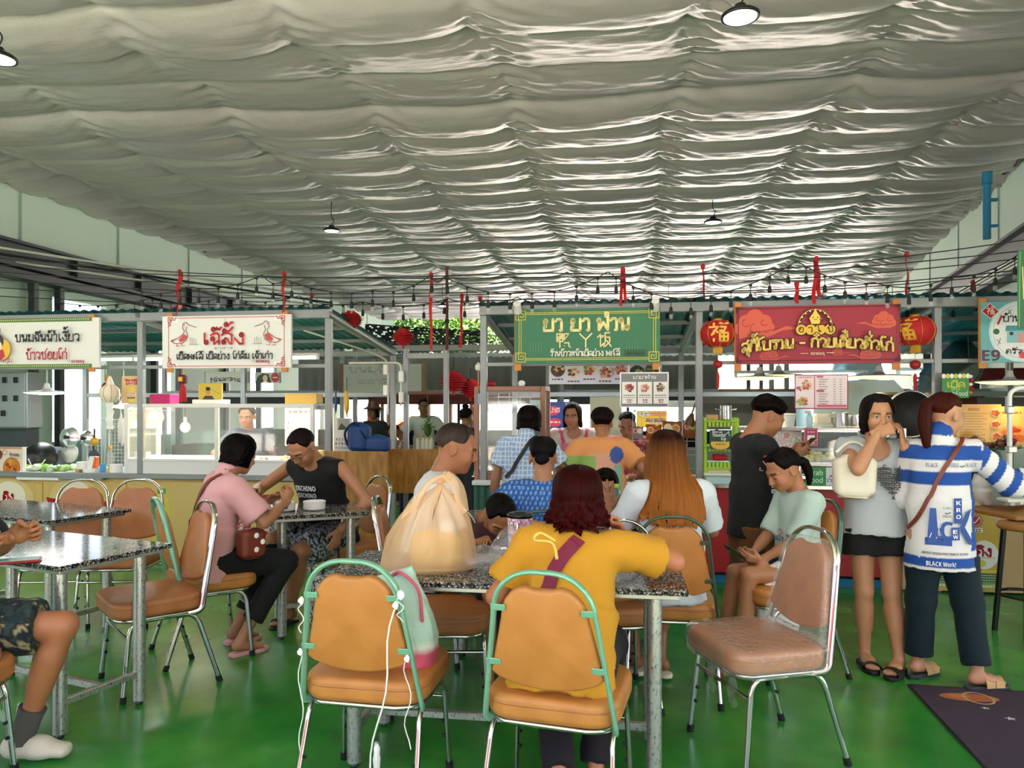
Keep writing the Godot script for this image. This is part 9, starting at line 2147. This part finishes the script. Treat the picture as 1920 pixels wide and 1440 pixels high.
	for sg in [-1.0, 1.0]: gl.tube(curve(range(10).map(func(i): return V(sg * 0.033 + cos(TAU * i / 10) * 0.021, 0.003 + sin(TAU * i / 10) * 0.015, -0.1)), 3, true), 0.0014, 5); gl.bar(V(sg * 0.054, 0.006, -0.098), V(sg * 0.078, 0.008, 0.0), 0.0014, 5)
	gl.bar(V(-0.012, 0.005, -0.102), V(0.012, 0.005, -0.102), 0.0014, 5)
	put(o, "glasses", gl, "dark_steel").transform = Transform3D((s.made.hb as Basis).scaled(Vector3.ONE * s.made.hs), s.made.hc)
	for i in 2: sandal(s, i, "black", "black")
	# seated man cut by the left edge
	s = {"label": "man in camouflage shorts, grey sock and white shoe, cut off by the left edge", "pos": V(-2.27, 0, -2.86), "face": V2(1, -0.08), "h": 1.7, "kind": "man", "seat": 0.48, "skin": "b0704c", "w": 1.1, "lean": 0.12, "cell": 0.012, "arms": [{"p": V(0.06, 0.9, -0.2), "f": V(-0.1, 0.3, -1), "n": V(-0.9, -0.2, 0), "pose": "fist", "hint": V(0.6, -0.7, 0.3)}, {"p": V(-0.22, 0.9, -0.22), "f": V(-0.1, 0.3, -1), "n": V(0.9, -0.2, 0), "pose": "fist", "hint": V(-0.7, -0.5, 0.3)}],
		"knees": [V(0.08, 0.5, -0.28), V(-0.16, 0.545, -0.45)], "ankles": [V(0.1, 0.1, -0.06), V(-0.16, 0.1, -0.29)], "shirt": {"col": "1c1e20", "sleeve": 0.8, "name": "t_shirt"}, "pants": {"len": 0.82, "paint": mottled(["10181c", "1c2a2e", "2c3c3c", "141c20", "9a8a68", "182428"], 15.0), "ease": 0.03, "name": "shorts"}, "hair": SHORT, "hair_col": "15100f"}
	o = person(s)
	put(o, "watch", MB.new().lathe([[0.028, -0.02], [0.036, -0.02], [0.036, 0.02], [0.028, 0.02]], 16), "black", (s.made.wri[0] as Vector3).lerp(s.made.elb[0], 0.3), V(1.2, 0, 0.2))
	for i in 2:
		var a: Vector3 = s.made.ank[i]; var kn: Vector3 = s.made.knee[i]
		put(o, "sock", MB.new().tube(PackedVector3Array([a + V(0, -0.03, 0), a, a.lerp(kn, 0.15), a.lerp(kn, 0.25)]), [0.05, 0.047, 0.047, 0.053], 16), "sock_grey")
		var sm := Fld.new(a + V(-0.1, -0.12, -0.24), a + V(0.1, 0.04, 0.14), 0.008)
		sm.cap(a + V(0, -0.045, 0.035), a + V(0, -0.05, -0.07), 0.048, 0.044, 0.02); sm.limb(a + V(0, -0.055, -0.06), a + V(0, -0.065, -0.16), V2(0.05, 0.036), V2(0.045, 0.028), V(1, 0, 0), 0.03)
		var mm := MB.new(); sm.nets(mm, lin("d8d0bc")); put(o, "shoe", mm, "cloth")
	# people in the back stalls
	s = {"label": "man in white shirt behind the far tan counter, leaning forward", "pos": at(795, 757, 11.2) * V(1, 0, 1), "face": V2(0.1, 1), "h": 1.5, "kind": "man", "cell": 0.018, "lean": 0.2, "skin": "8a5a40", "arms": [{"p": V(0.32, 0.9, -0.25), "f": V(0, -0.3, -1), "n": V(0, -1, 0)}, {"p": V(-0.3, 0.9, -0.25), "f": V(0, -0.3, -1), "n": V(0, -1, 0)}], "shirt": {"col": "c9cfc6", "sleeve": 0.8, "ease": 0.03}, "pants": {"len": 1.9, "col": "22242a"}, "hair": SHORT}
	person(s)
	s = {"label": "child with black hair in a pale patterned top, far back between two posts", "pos": at(738, 757, 10.6) * V(1, 0, 1), "face": V2(0.1, 1), "h": 1.1, "kind": "child", "cell": 0.018, "skin": "9c6848", "shirt": {"paint": mottled(["c8b0a4", "8a5a5a", "d8c8b8"], 18.0), "sleeve": 0.6}, "pants": {"len": 1.9, "col": "22242a"}, "hair": SHORT}
	person(s)
	s = {"label": "woman in dark clothes and big dark hat, far back left of the post", "pos": at(703, 757, 10.9) * V(1, 0, 1), "face": V2(-0.4, 1), "h": 1.42, "cell": 0.018, "skin": "8a5a40", "shirt": {"col": "2a2c30", "sleeve": 1.5}, "pants": {"len": 1.9, "col": "22242a"}, "hair": BOB}
	o = person(s); put(o, "hat", MB.new().lathe([[0.0, 0.17], [0.07, 0.16], [0.09, 0.08], [0.17, 0.04], [0.0, 0.05]], 22), "wood_dark", s.made.hc)
	s = {"label": "person with dark topknot standing far back beside the copper cabinet", "pos": at(872, 757, 9.2) * V(1, 0, 1), "face": V2(0.4, -1), "h": 1.36, "cell": 0.018, "skin": "9c6848", "shirt": {"col": "16181c", "sleeve": 0.8}, "pants": {"len": 1.9, "col": "22242a"}, "hair": {"front": 46.0, "side": 5.0, "back": -24.0, "thick": 0.016, "balls": [[[V(0, 0.1, 0.02), V(0, 0.15, 0.03), V(0, 0.17, 0.03)], [0.03, 0.045, 0.02]]]}}
	person(s)

static func pk(a: Array) -> PackedVector2Array:
	var q := PackedVector2Array()
	for i in range(0, a.size(), 2): q.append(Vector2(a[i], a[i + 1]))
	return q
func tiles(k: Ink, x0: float, y0: float, x1: float, y1: float, c: String) -> void:
	k.next(c)
	for i in 5:
		for j in 5:
			var a := k.p(lerpf(x0, x1, i / 5.0), lerpf(y0, y1, j / 5.0)); var b := k.p(lerpf(x0, x1, (i + 1) / 5.0), lerpf(y0, y1, (j + 1) / 5.0))
			k.tri(a, V(b.x, a.y, a.z), b); k.tri(a, b, V(a.x, b.y, a.z))
# print on the right flank or sleeve: pressed along -x
func side_print(o: Node3D, s: Dictionary, k: Ink, origin: Vector3) -> void:
	var f: Fld = s.made.f; var m := MB.new()
	for i in k.m.v.size():
		var e := k.m.v[i]; var p := origin + V(0, e.y, -e.x)
		var x := 0.34
		for t in 60:
			var dd := f.value(V(x, p.y, p.z))
			if dd < 0.004: break
			x -= clampf(dd * 0.8, 0.003, 0.03)
		m.v.append(V(x + 0.01 + e.z, p.y, p.z)); m.n.append(V(1, 0, 0)); m.c.append(k.m.c[i])
	keep(m, k.m.ix, o, "print")
